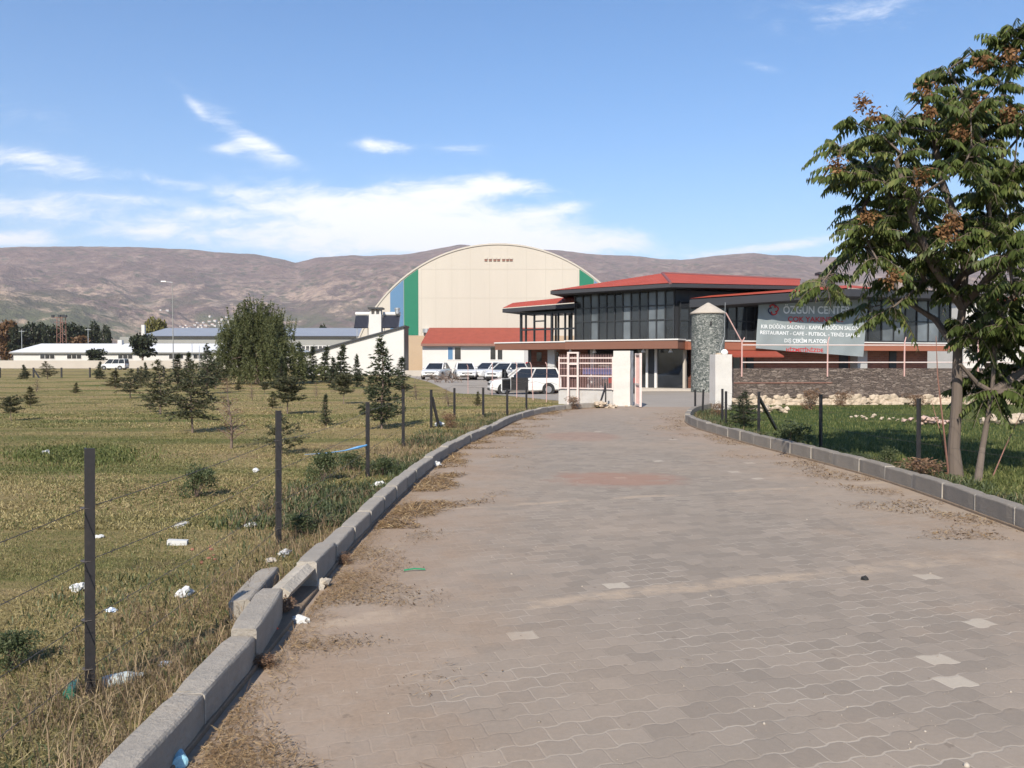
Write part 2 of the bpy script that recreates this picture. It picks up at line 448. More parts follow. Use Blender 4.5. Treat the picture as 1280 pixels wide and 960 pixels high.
t.set(p.inputs['Base Color'], c1); p.inputs['Roughness'].default_value = 0.9; p.inputs['Specular IOR Level'].default_value = 0.2
hgt = t.math('SUBTRACT', t.math('MULTIPLY', n_f, 0.25), t.math('MULTIPLY', t.math('MAXIMUM', jv, ju), t.math('SUBTRACT', 1.0, t.math('MULTIPLY', dust, 0.8))))
t.set(p.inputs['Normal'], t.bump(hgt, 0.3, 0.005))

def strip(name, ds, fl, fr, nx, zoff, m):
    Vv = []; A = []; B = []
    for d in ds:
        a, b = float(fl(d)), float(fr(d))
        for k in range(nx + 1):
            x_ = a + (b - a) * k / nx
            Vv.append((x_, d, float(gz(x_, d)) + zoff)); A.append(x_ - a); B.append(b - x_)
    n = nx + 1
    Fc = [(i * n + k, i * n + k + 1, (i + 1) * n + k + 1, (i + 1) * n + k) for i in range(len(ds) - 1) for k in range(nx)]
    o = np_mesh(name, np.array(Vv), np.array(Fc), m); o['kind'] = 'structure'
    for nm, dat in (('dl', A), ('dr', B)):
        at_ = o.data.attributes.new(nm, 'FLOAT', 'POINT'); at_.data.foreach_set('value', dat)
    return o
strip('road', np.arange(-7, 29.01, 0.5), lambda d: xl(d) - 0.02, lambda d: xr(d) + 0.02, 12, 0.008, m_road)

m_lot = mat('yard_paving', (0.27, 0.238, 0.205), 0.9, 0.14, 0.5, bump=0.15, bscale=20, dirt=0.25)
strip('yard', np.concatenate([np.arange(29.0, 70, 0.75), np.arange(70, 112.1, 3)]),
      lambda d: np.interp(d, [29, 31, 34, 42.7, 61, 85, 112], [3.6, 3.9, 1.6, -1.65, -5.9, -11, -22]),
      lambda d: np.interp(d, [29, 30.6, 31.2, 56, 112], [6.95, 8.0, 20, 34, 34]), 24, 0.004, m_lot)

# ------------------------------------------------------------------ mountains
RPX = [-900, -500, -200, 0, 60, 130, 200, 260, 320, 350, 370, 400, 440, 500, 540, 575, 620, 700, 740, 800, 850, 900, 940, 1000, 1050, 1280, 1500, 1800, 2300]
RPY = [320, 312, 310, 308, 307, 307, 309, 313, 317, 322, 327, 321, 318, 318, 311, 305, 309, 312, 317, 320, 324, 318, 315, 319, 320, 326, 318, 322, 330]
R0_, R1_ = 1150.0, 5200.0
def hill_h(px, r, fine=True):
    a = math.atan((px - 640) / F)
    q = (r - R0_) / (R1_ - R0_)
    Hr = (450 - float(np.interp(px, RPX, RPY))) / F * R1_ * math.cos(a)
    x_, y_ = r * math.sin(a), r * math.cos(a)
    if q <= 1: b = Hr * (0.30 * q + 0.70 * q ** 2.0)
    else: b = Hr - (q - 1) * 420
    qq = max(0.0, min(1.0, q))
    n = noise.ridged_multi_fractal(Vector((x_ / 1500, y_ / 2300, 3.3)), 0.9, 2.1, 6, 1.0, 2.0) - 0.95
    n2 = noise.fractal(Vector((x_ / 420, y_ / 420, 8.1)), 0.8, 2.1, 5)
    e = math.sin(PI * qq) if q < 1 else 0
    e = e ** 0.8
    jag = noise.fractal(Vector((x_ / 160, y_ / 160, 1.1)), 0.9, 2.0, 4)
    return b + n * 105 * e + n2 * 30 * (e + 0.10) + jag * 5 * qq - 6
pxs = np.concatenate([np.arange(-900, -100, 30), np.arange(-100, 1400, 3.2), np.arange(1400, 2300, 30)])
rs = np.concatenate([np.linspace(R0_, R1_, 170), [5350, 5600, 6100, 6800]])
V_ = []
for r in rs:
    for px in pxs:
        a = math.atan((px - 640) / F)
        V_.append((r * math.sin(a), r * math.cos(a), hill_h(px, r)))
nx = len(pxs); i = np.arange(nx - 1)[None, :] + np.arange(len(rs) - 1)[:, None] * nx
Fc = np.stack([i, i + 1, i + nx + 1, i + nx], -1).reshape(-1, 4)
m_hill, t, p, co = new_mat('hill_scrub')
x, y, z = t.sep(co)
n1 = t.noise(co, 0.0016, 6, 0.62); n2 = t.noise(t.mapping(co, (1, 0.5, 1.8)), 0.008, 7, 0.72); n3 = t.noise(co, 0.03, 4, 0.7)
scrub = t.ramp(t.math('ADD', t.math('MULTIPLY', n2, 0.6), t.math('MULTIPLY', n3, 0.4)), [(0.36, (0.052, 0.038, 0.034)), (0.5, (0.125, 0.086, 0.075)), (0.64, (0.235, 0.165, 0.142))])
low = t.math('SUBTRACT', 1.0, t.smooth(z, 100, 300))
low2 = t.math('MULTIPLY', t.math('SUBTRACT', 1.0, t.smooth(z, 230, 430)), t.smooth(z, 20, 90))
high = t.smooth(z, 260, 620)
scrub = t.mix(t.math('MULTIPLY', high, 0.5), scrub, t.mix(t.smooth(n3, 0.4, 0.6), (0.125, 0.068, 0.058), (0.18, 0.105, 0.09)))
green = t.math('MULTIPLY', t.smooth(t.noise(co, 0.0035, 5, 0.6), 0.38, 0.56), t.math('MULTIPLY', low, 0.85))
cc = t.mix(green, scrub, (0.085, 0.10, 0.045))
bare = t.math('MULTIPLY', t.smooth(t.math('ADD', n2, t.math('MULTIPLY', t.math('SUBTRACT', n1, 0.5), 0.8)), 0.50, 0.58), t.math('MULTIPLY', t.math('ADD', 0.12, t.math('MULTIPLY', low2, 0.75)), t.math('ADD', 0.25, t.math('MULTIPLY', t.smooth(n3, 0.36, 0.6), 0.75))))
cc = t.mix(bare, cc, (0.40, 0.29, 0.21))
sp = t.math('MULTIPLY', t.math('SUBTRACT', 1.0, t.smooth(t.voro(co, 0.022), 0.22, 0.5)), t.smooth(t.noise(co, 0.004, 4), 0.38, 0.56))
pl = t.math('MULTIPLY', t.math('SUBTRACT', 1.0, t.smooth(t.voro(t.mapping(co, (1, 0.4, 1), (0, 0, 0), (500, 300, 0)), 0.013), 0.18, 0.45)), t.smooth(t.noise(co, 0.005, 5, 0.6), 0.5, 0.62))
cc = t.mix(t.math('MULTIPLY', pl, 0.55), cc, (0.34, 0.265, 0.21))
cc = t.mix(t.math('MULTIPLY', sp, 0.85), cc, (0.055, 0.058, 0.035))
t.set(p.inputs['Base Color'], cc); p.inputs['Roughness'].default_value = 1.0; p.inputs['Specular IOR Level'].default_value = 0.0
t.set(p.inputs['Normal'], t.bump(n3, 0.8, 22))
hills = np_mesh('mountains', np.array(V_), Fc, m_hill); hills['kind'] = 'structure'
hills.data.polygons.foreach_set('use_smooth', [True] * len(hills.data.polygons))

# ------------------------------------------------------------------ air
HAZE = 0.0001
if HAZE > 0:
    hb = MB(); hb.box(-9400, 9400, -9400, 9400, -520, 1100)
    m_air = bpy.data.materials.new('air'); m_air.use_nodes = True
    for n in list(m_air.node_tree.nodes):
        if n.type == 'BSDF_PRINCIPLED': m_air.node_tree.nodes.remove(n)
    pv = m_air.node_tree.nodes.new('ShaderNodeVolumePrincipled')
    pv.inputs['Color'].default_value = (0.87, 0.85, 0.90, 1); pv.inputs['Density'].default_value = HAZE; pv.inputs['Anisotropy'].default_value = 0.0
    m_air.node_tree.links.new(pv.outputs[0], next(n for n in m_air.node_tree.nodes if n.type == 'OUTPUT_MATERIAL').inputs['Volume'])
    m_air.cycles.homogeneous_volume = True if hasattr(m_air.cycles, 'homogeneous_volume') else True
    hz = hb.build('haze', m_air); hz['kind'] = 'stuff'
# ------------------------------------------------------------------ materials for built things
M = {}
M['white_plaster'] = mat('white_plaster', (0.52, 0.505, 0.485), 0.85, 0.05, 0.6, bump=0.15, bscale=30, dirt=0.10)
M['dirty_white'] = mat('dirty_white_plaster', (0.52, 0.495, 0.465), 0.88, 0.09, 2.0, bump=0.25, bscale=25, dirt=0.22)
M['beige'] = mat('beige_cladding', (0.43, 0.392, 0.338), 0.6, 0.06, 0.25, stretch=(1, 1, 0.12))
M['tan'] = mat('tan_plaster', (0.36, 0.27, 0.185), 0.8, 0.06, 0.5)
M['blue_panel'] = mat('blue_cladding', (0.075, 0.165, 0.285), 0.5, 0.05, 0.2)
M['green_panel'] = mat('green_cladding', (0.004, 0.135, 0.075), 0.5, 0.05, 0.2)
M['rim'] = mat('pale_trim', (0.42, 0.385, 0.335), 0.5, 0.05, 1)
M['dark_metal'] = mat('dark_metal', (0.022, 0.024, 0.027), 0.45, 0.2, 4, metallic=0.0, spec=0.5)
M['charcoal'] = mat('charcoal_cladding', (0.028, 0.03, 0.035), 0.55, 0.15, 1.2)
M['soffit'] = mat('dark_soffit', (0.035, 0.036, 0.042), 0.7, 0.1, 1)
M['fascia'] = mat('brown_fascia', (0.165, 0.075, 0.05), 0.65, 0.10, 0.9, stretch=(0.4, 0.4, 6))
M['fascia_orange'] = mat('orange_brown_fascia', (0.27, 0.10, 0.06), 0.65, 0.12, 0.9, stretch=(0.4, 0.4, 8))
M['trim_white'] = mat('white_trim', (0.58, 0.565, 0.55), 0.5, 0.05, 2)
M['grey_plaster'] = mat('grey_plaster', (0.36, 0.36, 0.36), 0.85, 0.07, 1)
M['pink_paint'] = mat('faded_pink_paint', (0.50, 0.31, 0.28), 0.6, 0.12, 6, dirt=0.2)
M['gate_bar'] = mat('dusty_pink_bars', (0.36, 0.22, 0.205), 0.6, 0.2, 6)
M['pale_paint'] = mat('flaking_pale_paint', (0.58, 0.485, 0.455), 0.6, 0.1, 6, dirt=0.15)
M['galv'] = mat('galvanised_steel', (0.40, 0.41, 0.42), 0.4, 0.1, 4, metallic=0.6)
M['rust_steel'] = mat('rusty_steel', (0.20, 0.10, 0.075), 0.7, 0.25, 6)
M['shed_roof'] = mat('grey_metal_roof', (0.24, 0.255, 0.285), 0.5, 0.08, 0.3)
M['shed_wall'] = mat('grey_metal_wall', (0.235, 0.235, 0.225), 0.6, 0.08, 0.4)
M['white_roof'] = mat('white_metal_roof', (0.56, 0.565, 0.585), 0.45, 0.06, 0.3)
M['pale_wall'] = mat('pale_concrete_wall', (0.40, 0.36, 0.315), 0.9, 0.08, 0.4)
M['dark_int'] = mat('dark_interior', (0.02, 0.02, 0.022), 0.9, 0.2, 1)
M['rubber'] = mat('black_rubber', (0.018, 0.018, 0.018), 0.85, 0.2, 8)
M['black_plastic'] = mat('black_plastic', (0.02, 0.02, 0.022), 0.5, 0.15, 8)
M['bark'] = mat('grey_brown_bark', (0.17, 0.125, 0.10), 0.9, 0.25, 6, bump=0.7, bscale=30, stretch=(1, 1, 0.35))
M['bark_pale'] = mat('smooth_pale_bark', (0.155, 0.122, 0.10), 0.9, 0.3, 4, bump=0.5, bscale=24, stretch=(1, 1, 0.3), col2=(0.105, 0.082, 0.066))
M['post'] = mat('dark_weathered_steel', (0.022, 0.020, 0.021), 0.5, 0.3, 9, spec=0.5, dirt=0.12)
M['wire'] = mat('rusted_wire', (0.11, 0.095, 0.085), 0.6, 0.2, 20, metallic=0.5)
M['glass_lamp'] = mat('lamp_cover', (0.75, 0.75, 0.72), 0.3, 0.03, 5)

def glass_mat(name, col, rough=0.06, var=0.5):
    m, t, p, co = new_mat(name)
    n = t.noise(co, 0.45, 3)
    t.set(p.inputs['Base Color'], t.ramp(n, [(0.3, c3(col, 1 - var)), (0.7, c3(col, 1 + var))]))
    p.inputs['Roughness'].default_value = rough; p.inputs['Specular IOR Level'].default_value = 0.6
    t.set(p.inputs['Normal'], t.bump(t.noise(co, 0.8, 2), 0.05, 0.05))
    return m
M['glass'] = glass_mat('dark_glazing', (0.022, 0.025, 0.03))
M['glass_lit'] = glass_mat('bright_reflection_glazing', (0.10, 0.115, 0.13))  # paler copy of the dark glazing, reflected brightness put into its base colour
M['car_glass'] = glass_mat('car_glass', (0.015, 0.017, 0.02), 0.04)
def car_paint(name, col):
    m, t, p, co = new_mat(name)
    n = t.noise(co, 3.0, 4)
    t.set(p.inputs['Base Color'], t.ramp(n, [(0.3, c3(col, 0.93)), (0.7, c3(col, 1.04))]))
    p.inputs['Roughness'].default_value = 0.25; p.inputs['Coat Weight'].default_value = 0.6; p.inputs['Coat Roughness'].default_value = 0.06
    return m
M['car_white'] = car_paint('white_car_paint', (0.62, 0.62, 0.615))
M['car_red'] = car_paint('red_car_paint', (0.38, 0.035, 0.03))
M['car_dark'] = car_paint('dark_car_paint', (0.025, 0.027, 0.03))
M['lamp_glass'] = glass_mat('headlamp', (0.35, 0.36, 0.38), 0.1, 0.2)
M['tail'] = glass_mat('tail_lamp', (0.25, 0.015, 0.012), 0.2, 0.2)
M['rim_metal'] = mat('alloy_rim', (0.35, 0.35, 0.36), 0.35, 0.1, 10, metallic=0.7)

# red roof tiles
m, t, p, co = new_mat('red_roof_tiles'); M['tiles'] = m
x, y, z = t.sep(co)
n1 = t.noise(co, 0.8, 4); n2 = t.noise(co, 14, 3)
wv = t.new('ShaderNodeTexWave', wave_type='BANDS', bands_direction='X'); t.l.new(co, wv.inputs['Vector']); wv.inputs['Scale'].default_value = 1.5
wv2 = t.new('ShaderNodeTexWave', wave_type='BANDS', bands_direction='Z'); t.l.new(co, wv2.inputs['Vector']); wv2.inputs['Scale'].default_value = 3.5
f = t.math('ADD', t.math('MULTIPLY', n1, 0.6), t.math('MULTIPLY', n2, 0.4))
cc = t.ramp(f, [(0.3, (0.29, 0.043, 0.021)), (0.6, (0.37, 0.058, 0.028)), (0.75, (0.32, 0.07, 0.04))])
t.set(p.inputs['Base Color'], cc); p.inputs['Roughness'].default_value = 0.75
t.set(p.inputs['Normal'], t.bump(t.math('ADD', wv.outputs['Fac'], wv2.outputs['Fac']), 0.5, 0.05))
M['dull_tiles'] = mat('dull_red_sheet_roof', (0.255, 0.058, 0.036), 0.75, 0.22, 1.2)
# brick
m, t, p, co = new_mat('red_brick'); M['brick'] = m
x, y, z = t.sep(co)
bt = t.new('ShaderNodeTexBrick'); t.l.new(t.comb(t.math('ADD', x, y), z, 0), bt.inputs['Vector'])
bt.inputs['Color1'].default_value = (0.24, 0.085, 0.055, 1); bt.inputs['Color2'].default_value = (0.17, 0.058, 0.04, 1); bt.inputs['Mortar'].default_value = (0.20, 0.13, 0.10, 1)
bt.inputs['Scale'].default_value = 1.0; bt.inputs['Brick Width'].default_value = 0.4; bt.inputs['Row Height'].default_value = 0.12; bt.inputs['Mortar Size'].default_value = 0.012
t.l.new(bt.outputs[0], p.inputs['Base Color']); p.inputs['Roughness'].default_value = 0.85
# mosaic stone tower
def stone_mat(name, stops, scale, stretch, joint, jw, bump=0.6):
    m, t, p, co = new_mat(name)
    cs = t.mapping(co, stretch)
    nw = t.noise(co, 5, 2, color=True)
    vm = t.new('ShaderNodeVectorMath', operation='MULTIPLY_ADD'); t.l.new(nw, vm.inputs[0]); vm.inputs[1].default_value = (0.25, 0.25, 0.25); t.l.new(cs, vm.inputs[2])
    cv = t.voro(vm.outputs[0], scale, 'F1', 1.0, 'Color')
    ed = t.voro(vm.outputs[0], scale, 'DISTANCE_TO_EDGE')
    rx, ry, rz = t.sep(cv)
    n2 = t.noise(co, 22, 4, 0.7)
    f = t.math('ADD', t.math('MULTIPLY', rx, 0.8), t.math('MULTIPLY', n2, 0.25))
    cc = t.ramp(f, stops)
    jm = t.math('SUBTRACT', 1.0, t.smooth(ed, jw * 0.4, jw))
    cc = t.mix(jm, cc, joint)
    t.set(p.inputs['Base Color'], cc); p.inputs['Roughness'].default_value = 0.85
    t.set(p.inputs['Normal'], t.bump(t.math('ADD', t.smooth(ed, 0, jw * 2), t.math('MULTIPLY', n2, 0.5)), bump, 0.03))
    return m
M['mosaic'] = stone_mat('grey_mosaic_stone', [(0.1, (0.04, 0.05, 0.047)), (0.45, (0.095, 0.108, 0.10)), (0.7, (0.19, 0.20, 0.185)), (0.95, (0.34, 0.34, 0.315))], 13, (1, 1, 1.35), (0.14, 0.145, 0.135), 0.05)
M['split_stone'] = stone_mat('brown_split_stone', [(0.1, (0.065, 0.049, 0.042)), (0.45, (0.12, 0.09, 0.076)), (0.8, (0.175, 0.137, 0.115)), (1.0, (0.21, 0.17, 0.145))], 9, (0.5, 0.5, 1.7), (0.085, 0.065, 0.054), 0.05, 0.9)
M['rubble'] = mat('pale_rubble_stone', (0.37, 0.30, 0.22), 0.9, 0.28, 2.2, bump=0.6, bscale=14, col2=(0.43, 0.35, 0.27))
M['cone_cap'] = mat('cement_cap', (0.40, 0.35, 0.295), 0.9, 0.15, 3, bump=0.4, bscale=12)
M['concrete'] = mat('kerb_concrete', (0.285, 0.255, 0.218), 0.9, 0.2, 3.0, bump=0.6, bscale=40, dirt=0.6)
M['concrete_old'] = mat('dark_kerb_concrete', (0.205, 0.180, 0.152), 0.9, 0.25, 2.6, bump=0.5, bscale=45, dirt=0.3)
M['mortar'] = mat('joint_mortar', (0.33, 0.30, 0.26), 0.95, 0.25, 8, bump=0.5)
M['concrete_pale'] = mat('broken_pale_concrete', (0.40, 0.355, 0.295), 0.95, 0.2, 5, bump=0.9, bscale=30)

# ------------------------------------------------------------------ walls on a line
class Pl:
    def __init__(s, a, b):
        s.a = Vector((a[0], a[1])); s.u = (Vector((b[0], b[1])) - s.a); s.L = s.u.length; s.u.normalize()
        s.n = Vector((s.u.y, -s.u.x))
        if s.n.dot(-s.a) < 0: s.n = -s.n
    def sz(s, px, py):
        r = ray(px, py); det = r.x * (-s.u.y) + s.u.x * r.y
        # t*r = a + q*u
        t = (s.a.x * (-s.u.y) + s.u.x * s.a.y) / det
        q = (r.x * s.a.y - r.y * s.a.x) / (-(r.x * s.u.y - r.y * s.u.x)) if abs(r.x * s.u.y - r.y * s.u.x) > 1e-9 else 0
        hx, hy = r.x * t, r.y * t
        q = (Vector((hx, hy)) - s.a).dot(s.u)
        return q, CH + r.z * t
    def P(s, q, z, o=0.0):
        c = s.a + s.u * q + s.n * o
        return Vector((c.x, c.y, z))
    def pt(s, px, py, o=0.0):
        q, z = s.sz(px, py); return s.P(q, z, o)
    def wbox(s, mb, q0, q1, z0, z1, o0, o1, mi=0):
        mb.box8([s.P(q0, z0, o0), s.P(q1, z0, o0), s.P(q1, z0, o1), s.P(q0, z0, o1), s.P(q0, z1, o0), s.P(q1, z1, o0), s.P(q1, z1, o1), s.P(q0, z1, o1)], mi)
    def rect(s, x0, y0, x1, y1):
        q0, za = s.sz(x0, (y0 + y1) / 2); q1, zb = s.sz(x1, (y0 + y1) / 2)
        xm = (x0 + x1) / 2
        return q0, q1, s.sz(xm, y1)[1], s.sz(xm, y0)[1]
    def pbox(s, mb, x0, y0, x1, y1, o0, o1, mi=0):
        q0, q1, z0, z1 = s.rect(x0, y0, x1, y1)
        s.wbox(mb, q0, q1, z0, z1, o0, o1, mi)
def one(name, m, parent, fn, smooth=False, local=False):
    mb = MB(); fn(mb); return mb.build(name, m, parent, smooth, local)

# ------------------------------------------------------------------ the arched sports hall
HD = 118.0
hp = Pl((-30, HD), (30, HD))
hx = hp.sz(623.5, 450)[0] - 0  # along the line
cx = hp.P(hx, 0).x
k = HD / F
topz = at(623.5, 304, HD).z
Rad = 190 * k; cz = topz - Rad
def arch_z(x): return cz + math.sqrt(max(0.0, Rad * Rad - (x - cx) ** 2))
hall = thing('sports_hall', 'large beige hall with an arched roof and blue and green stripes on its front', 'building', (cx, HD, 0))
half = math.sqrt(Rad * Rad - cz * cz)
def arch_poly(x0, x1, zb, r_in=0.0, n=40, y=HD):
    pts = [(x0, y, zb)]
    for i in range(n + 1):
        x_ = x0 + (x1 - x0) * i / n
        q = (Rad - r_in) ** 2 - (x_ - cx) ** 2
        pts.append((x_, y, max(zb, cz + math.sqrt(max(q, 0)))))
    pts.append((x1, y, zb))
    return pts
xg = lambda px: at(px, 420, HD).x
zg = lambda py: at(623, py, HD).z
mb = MB(); mb.prism(arch_poly(cx - half + 0.15, cx + half - 0.15, -0.2, 0.12, 80), (0, 0.5, 0)); mb.build('front_wall', M['beige'], hall)
mb = MB()
prof = []
n = 48
for i in range(n + 1):
    a = math.acos(max(-1, min(1, 1))) if False else None
th0 = math.asin(min(1, half / Rad)); 
outer = [(cx + Rad * math.sin(-th0 + 2 * th0 * i / n), cz + Rad * math.cos(-th0 + 2 * th0 * i / n)) for i in range(n + 1)]
inner = [(cx + (Rad - 0.22) * math.sin(-th0 + 2 * th0 * i / n), cz + (Rad - 0.22) * math.cos(-th0 + 2 * th0 * i / n)) for i in range(n + 1)]
for i in range(n):
    a, b = outer[i], outer[i + 1]; c_, d_ = inner[i + 1], inner[i]
    y0, y1 = HD - 0.12, HD + 62
    mb.box8([(a[0], y0, a[1]), (b[0], y0, b[1]), (b[0], y1, b[1]), (a[0], y1, a[1]), (d_[0], y0, d_[1]), (c_[0], y0, c_[1]), (c_[0], y1, c_[1]), (d_[0], y1, d_[1])])
mb.build('roof', M['rim'], hall)
for nm, x0, x1, yb, m in (('blue_stripe', 488, 504.7, 418, 'blue_panel'), ('green_stripe', 505.2, 523, 419, 'green_panel'), ('green_stripe', 724, 742, 419, 'green_panel'), ('blue_stripe', 742.5, 759, 419, 'blue_panel')):
    mb = MB(); mb.prism(arch_poly(xg(x0), xg(x1), zg(yb), 0.36, 14, HD - 0.06), (0, 0.1, 0)); mb.build(nm, M[m], hall)
mb = MB(); mb.box(xg(505.5), xg(742), HD - 0.1, HD + 0.1, -0.2, zg(419.6)); mb.build('lower_wall', M['tan'], hall)
mb = MB()
for px in (527, 545, 565, 588, 612, 634, 658, 682, 703, 722):
    x_ = xg(px); mb.box(x_ - 0.035, x_ + 0.035, HD - 0.006, HD + 0.1, zg(418), arch_z(x_) - 0.6)
for py in (336.5, 372.5):
    hw = math.sqrt(max(1, (Rad - .6) ** 2 - (zg(py) - cz) ** 2))
    mb.box(max(cx - hw, xg(524)), min(cx + hw, xg(723)), HD - 0.009, HD + 0.1, zg(py) - 0.04, zg(py) + 0.04)
seam = mat('cladding_seam', (0.385, 0.35, 0.298), 0.6, 0.03, 1); mb.build('cladding_seam', seam, hall)
for px in (607.5, 613, 618.5, 623.2, 629.5, 634.5, 639):
    mb = MB(); x_ = xg(px); z_ = zg(324.5)
    mb.box(x_ - 0.22, x_ + 0.22, HD - 0.16, HD + 0.02, z_ + 0.06, z_ + 0.3); mb.box(x_ - 0.2, x_ + 0.2, HD - 0.10, HD + 0.02, z_ - 0.22, z_ + 0.06, 1)
    mb.build('vent', [M['beige'], M['rust_steel']], hall)
def _(mb): mb.tube([(xg(533.5), HD - .4, zg(416)), (xg(533.5), HD - .4, zg(411))], 0.55, 10); mb.bar((xg(533.5), HD - .4, zg(417)), (xg(533.5), HD + .1, zg(417)), .3)
one('floodlight', M['galv'], hall, _)

# ------------------------------------------------------------------ the white annex with red roof
AD = 107.0
ap = Pl((-12, AD), (12, AD))
def axp(px): return at(px, 440, AD).x
def azp(py): return at(590, py, AD).z
annex = thing('annex_building', 'low white annex with a red tiled roof in front of the arched hall', 'building', (axp(590), AD, 0))
mb = MB(); mb.box(axp(528), axp(690), AD, AD + 8, -0.2, azp(430.5)); mb.build('wall', M['white_plaster'], annex)
mb = MB()
ez, rz = azp(430.5), azp(416.5) + 0.9
mb.prism([(axp(527), AD - 0.5, ez - .02), (axp(527), AD - 0.5, ez + 0.16), (axp(532), AD + 5, rz), (axp(532), AD + 9, ez)], (axp(690) - axp(527), 0, 0)); mb.build('roof', M['dull_tiles'], annex)
mb = MB(); mb.box(axp(527) - .02, axp(690), AD - 0.62, AD - 0.5, ez - 0.22, ez + 0.1); mb.build('gutter', M['rust_steel'], annex)
for (x0, x1, g) in ((560, 566, 'blue_panel'), (568.5, 576, 'glass'), (613, 619.5, 'glass'), (622, 628, 'glass')):
    f = MB()
    a, b, z0, z1 = axp(x0), axp(x1), azp(449.5), azp(434)
    f.box(a - .08, b + .08, AD - .05, AD + .05, z0 - .08, z0); f.box(a - .08, b + .08, AD - .05, AD + .05, z1, z1 + .08)
    f.box(a - .08, a, AD - .05, AD + .05, z0, z1); f.box(b, b + .08, AD - .05, AD + .05, z0, z1)
    fo = f.build('window', M['trim_white'], annex)
    mb = MB(); mb.box(a, b, AD - .02, AD + .03, z0, z1); mb.build('pane', M[g], fo)
mb = MB(); mb.box(axp(655), axp(664.5), AD - .03, AD + .02, -0.1, azp(433)); mb.build('side_panel', M['grey_plaster'], annex)

# ------------------------------------------------------------------ white lean-to shed with chimney; solar heaters on its roof
SD = 92.0
def sx(px): return at(px, 440, SD).x
def szz(py): return at(450, py, SD).z
shed = thing('lean_to_shed', 'white lean-to building with a sloping dark roof edge and a tall white chimney', 'building', (sx(450), SD, 0))
mb = MB(); mb.prism([(sx(372), SD, -.2), (sx(372), SD, szz(446)), (sx(425), SD, szz(431.5)), (sx(505), SD, szz(409.5)), (sx(505), SD, -.2)], (0, 3.2, 0)); mb.build('wall', M['white_plaster'], shed)
mb = MB(); mb.prism([(sx(370), SD - .25, szz(447)), (sx(425), SD - .25, szz(431.4)), (sx(507), SD - .25, szz(408.8)), (sx(507), SD - .25, szz(406.6)), (sx(425), SD - .25, szz(429)), (sx(370), SD - .25, szz(444))], (0, 3.7, 0)); mb.build('roof', M['charcoal'], shed)
mb = MB(); mb.box(sx(505) + .002, sx(505) + .1, SD - .06, SD + 3.3, -.2, szz(408.9)); mb.build('side_cladding', M['charcoal'], shed)
mb = MB(); mb.box(sx(459), sx(474.5), SD + 1.2, SD + 2.4, szz(432), szz(392)); ch = mb.build('chimney', M['white_plaster'], shed)
mb = MB()
for a in (460, 466, 472): mb.box(sx(a), sx(a + 2), SD + 1.3, SD + 2.3, szz(392), szz(385.6))
mb.box(sx(461), sx(474), SD + 1.7, SD + 1.9, szz(392), szz(386)); mb.build('vent_pot', M['dirty_white'], ch)
mb = MB(); mb.box(sx(458), sx(476.5), SD + 1.0, SD + 2.6, szz(385.6), szz(383.4)); mb.build('cap', M['charcoal'], ch)
m, t, p, co = new_mat('solar_collector'); M['solar'] = m
wv = t.new('ShaderNodeTexWave', wave_type='BANDS', bands_direction='X'); t.l.new(co, wv.inputs['Vector']); wv.inputs['Scale'].default_value = 2.2
t.set(p.inputs['Base Color'], t.ramp(wv.outputs['Fac'], [(0.3, (0.035, 0.038, 0.055)), (0.8, (0.075, 0.078, 0.10))])); p.inputs['Roughness'].default_value = 0.25
for (x0, x1, lab) in ((440.5, 458, 'solar water heater with white tank, just left of the white chimney'), (475.5, 497, 'solar water heater with white tank and vent pipe, just right of the white chimney')):
    sh = thing('solar_heater', lab, 'solar heater', (sx((x0 + x1) / 2), SD + 1.5, szz(425)), 'solar water heaters on the shed roof')
    y0 = SD + 1.0
    mb = MB(); mb.quad((sx(x0), y0, szz(409)), (sx(x1 - 1.5), y0, szz(409)), (sx(x1), y0 + 1.1, szz(393)), (sx(x0), y0 + 1.1, szz(393)))
    mb.prism([(sx(x0), y0, szz(409)), (sx(x0), y0 + 1.1, szz(393)), (sx(x0), y0 + 1.2, szz(393.6)), (sx(x0), y0 + .12, szz(409.8))], (sx(x1) - sx(x0), 0, 0)); mb.build('collector', M['solar'], sh)
    mb = MB(); mb.tube([(sx(x0 - .3), y0 + 1.2, szz(391)), (sx(x1 + .4), y0 + 1.2, szz(391))], 0.22, 12); mb.build('tank', M['trim_white'], sh)
    for a in (x0 + 1.5, x1 - 2):
        mb = MB(); mb.bar((sx(a), y0 + 1.1, szz(393)), (sx(a), y0 + 1.15, szz(434 if a < 470 else 416)), .07); mb.build('leg', M['galv'], sh)
    if x0 > 470:
        mb = MB(); mb.tube([(sx(494), y0 + .8, szz(391)), (sx(494), y0 + .8, szz(386))], .26, 10); mb.tube([(sx(494), y0 + .8, szz(386)), (sx(494), y0 + .8, szz(383.5))], .32, 10); mb.build('vent_pipe', M['galv'], sh)

# ------------------------------------------------------------------ the glazed restaurant building
A = Pl((3.69, 49.0), (8.92, 45.5))     # left glazed front, turned to the left
B = Pl((9.05, 45.5), (27.6, 53.5))     # right front, receding to the right
G = Pl((-0.45, 53.0), (3.8, 49.1))     # open gallery at the left end
rest = thing('glazed_restaurant', 'two-storey dark glazed building with red hipped roofs beside the arched hall', 'building', (9.0, 45.5, 0))
SL0, SL1 = 2.27, 2.80                   # slab fascia
# upper storey bodies (dark core behind the glass)
def prism_xy(mb, pts, z0, z1, mi=0): mb.prism([(a, b, z0) for a, b in pts], (0, 0, z1 - z0), mi)
core = [A.P(0, 0, -.12).xy, A.P(A.L, 0, -.12).xy, B.P(0.9, 0, -.25).xy, B.P(B.L, 0, -.12).xy, (B.P(B.L, 0, -12).x, B.P(B.L, 0, -12).y), (5.6, 60)]
mb = MB(); prism_xy(mb, [tuple(c) for c in core], SL1, 5.5); mb.build('upper_wall', M['charcoal'], rest)
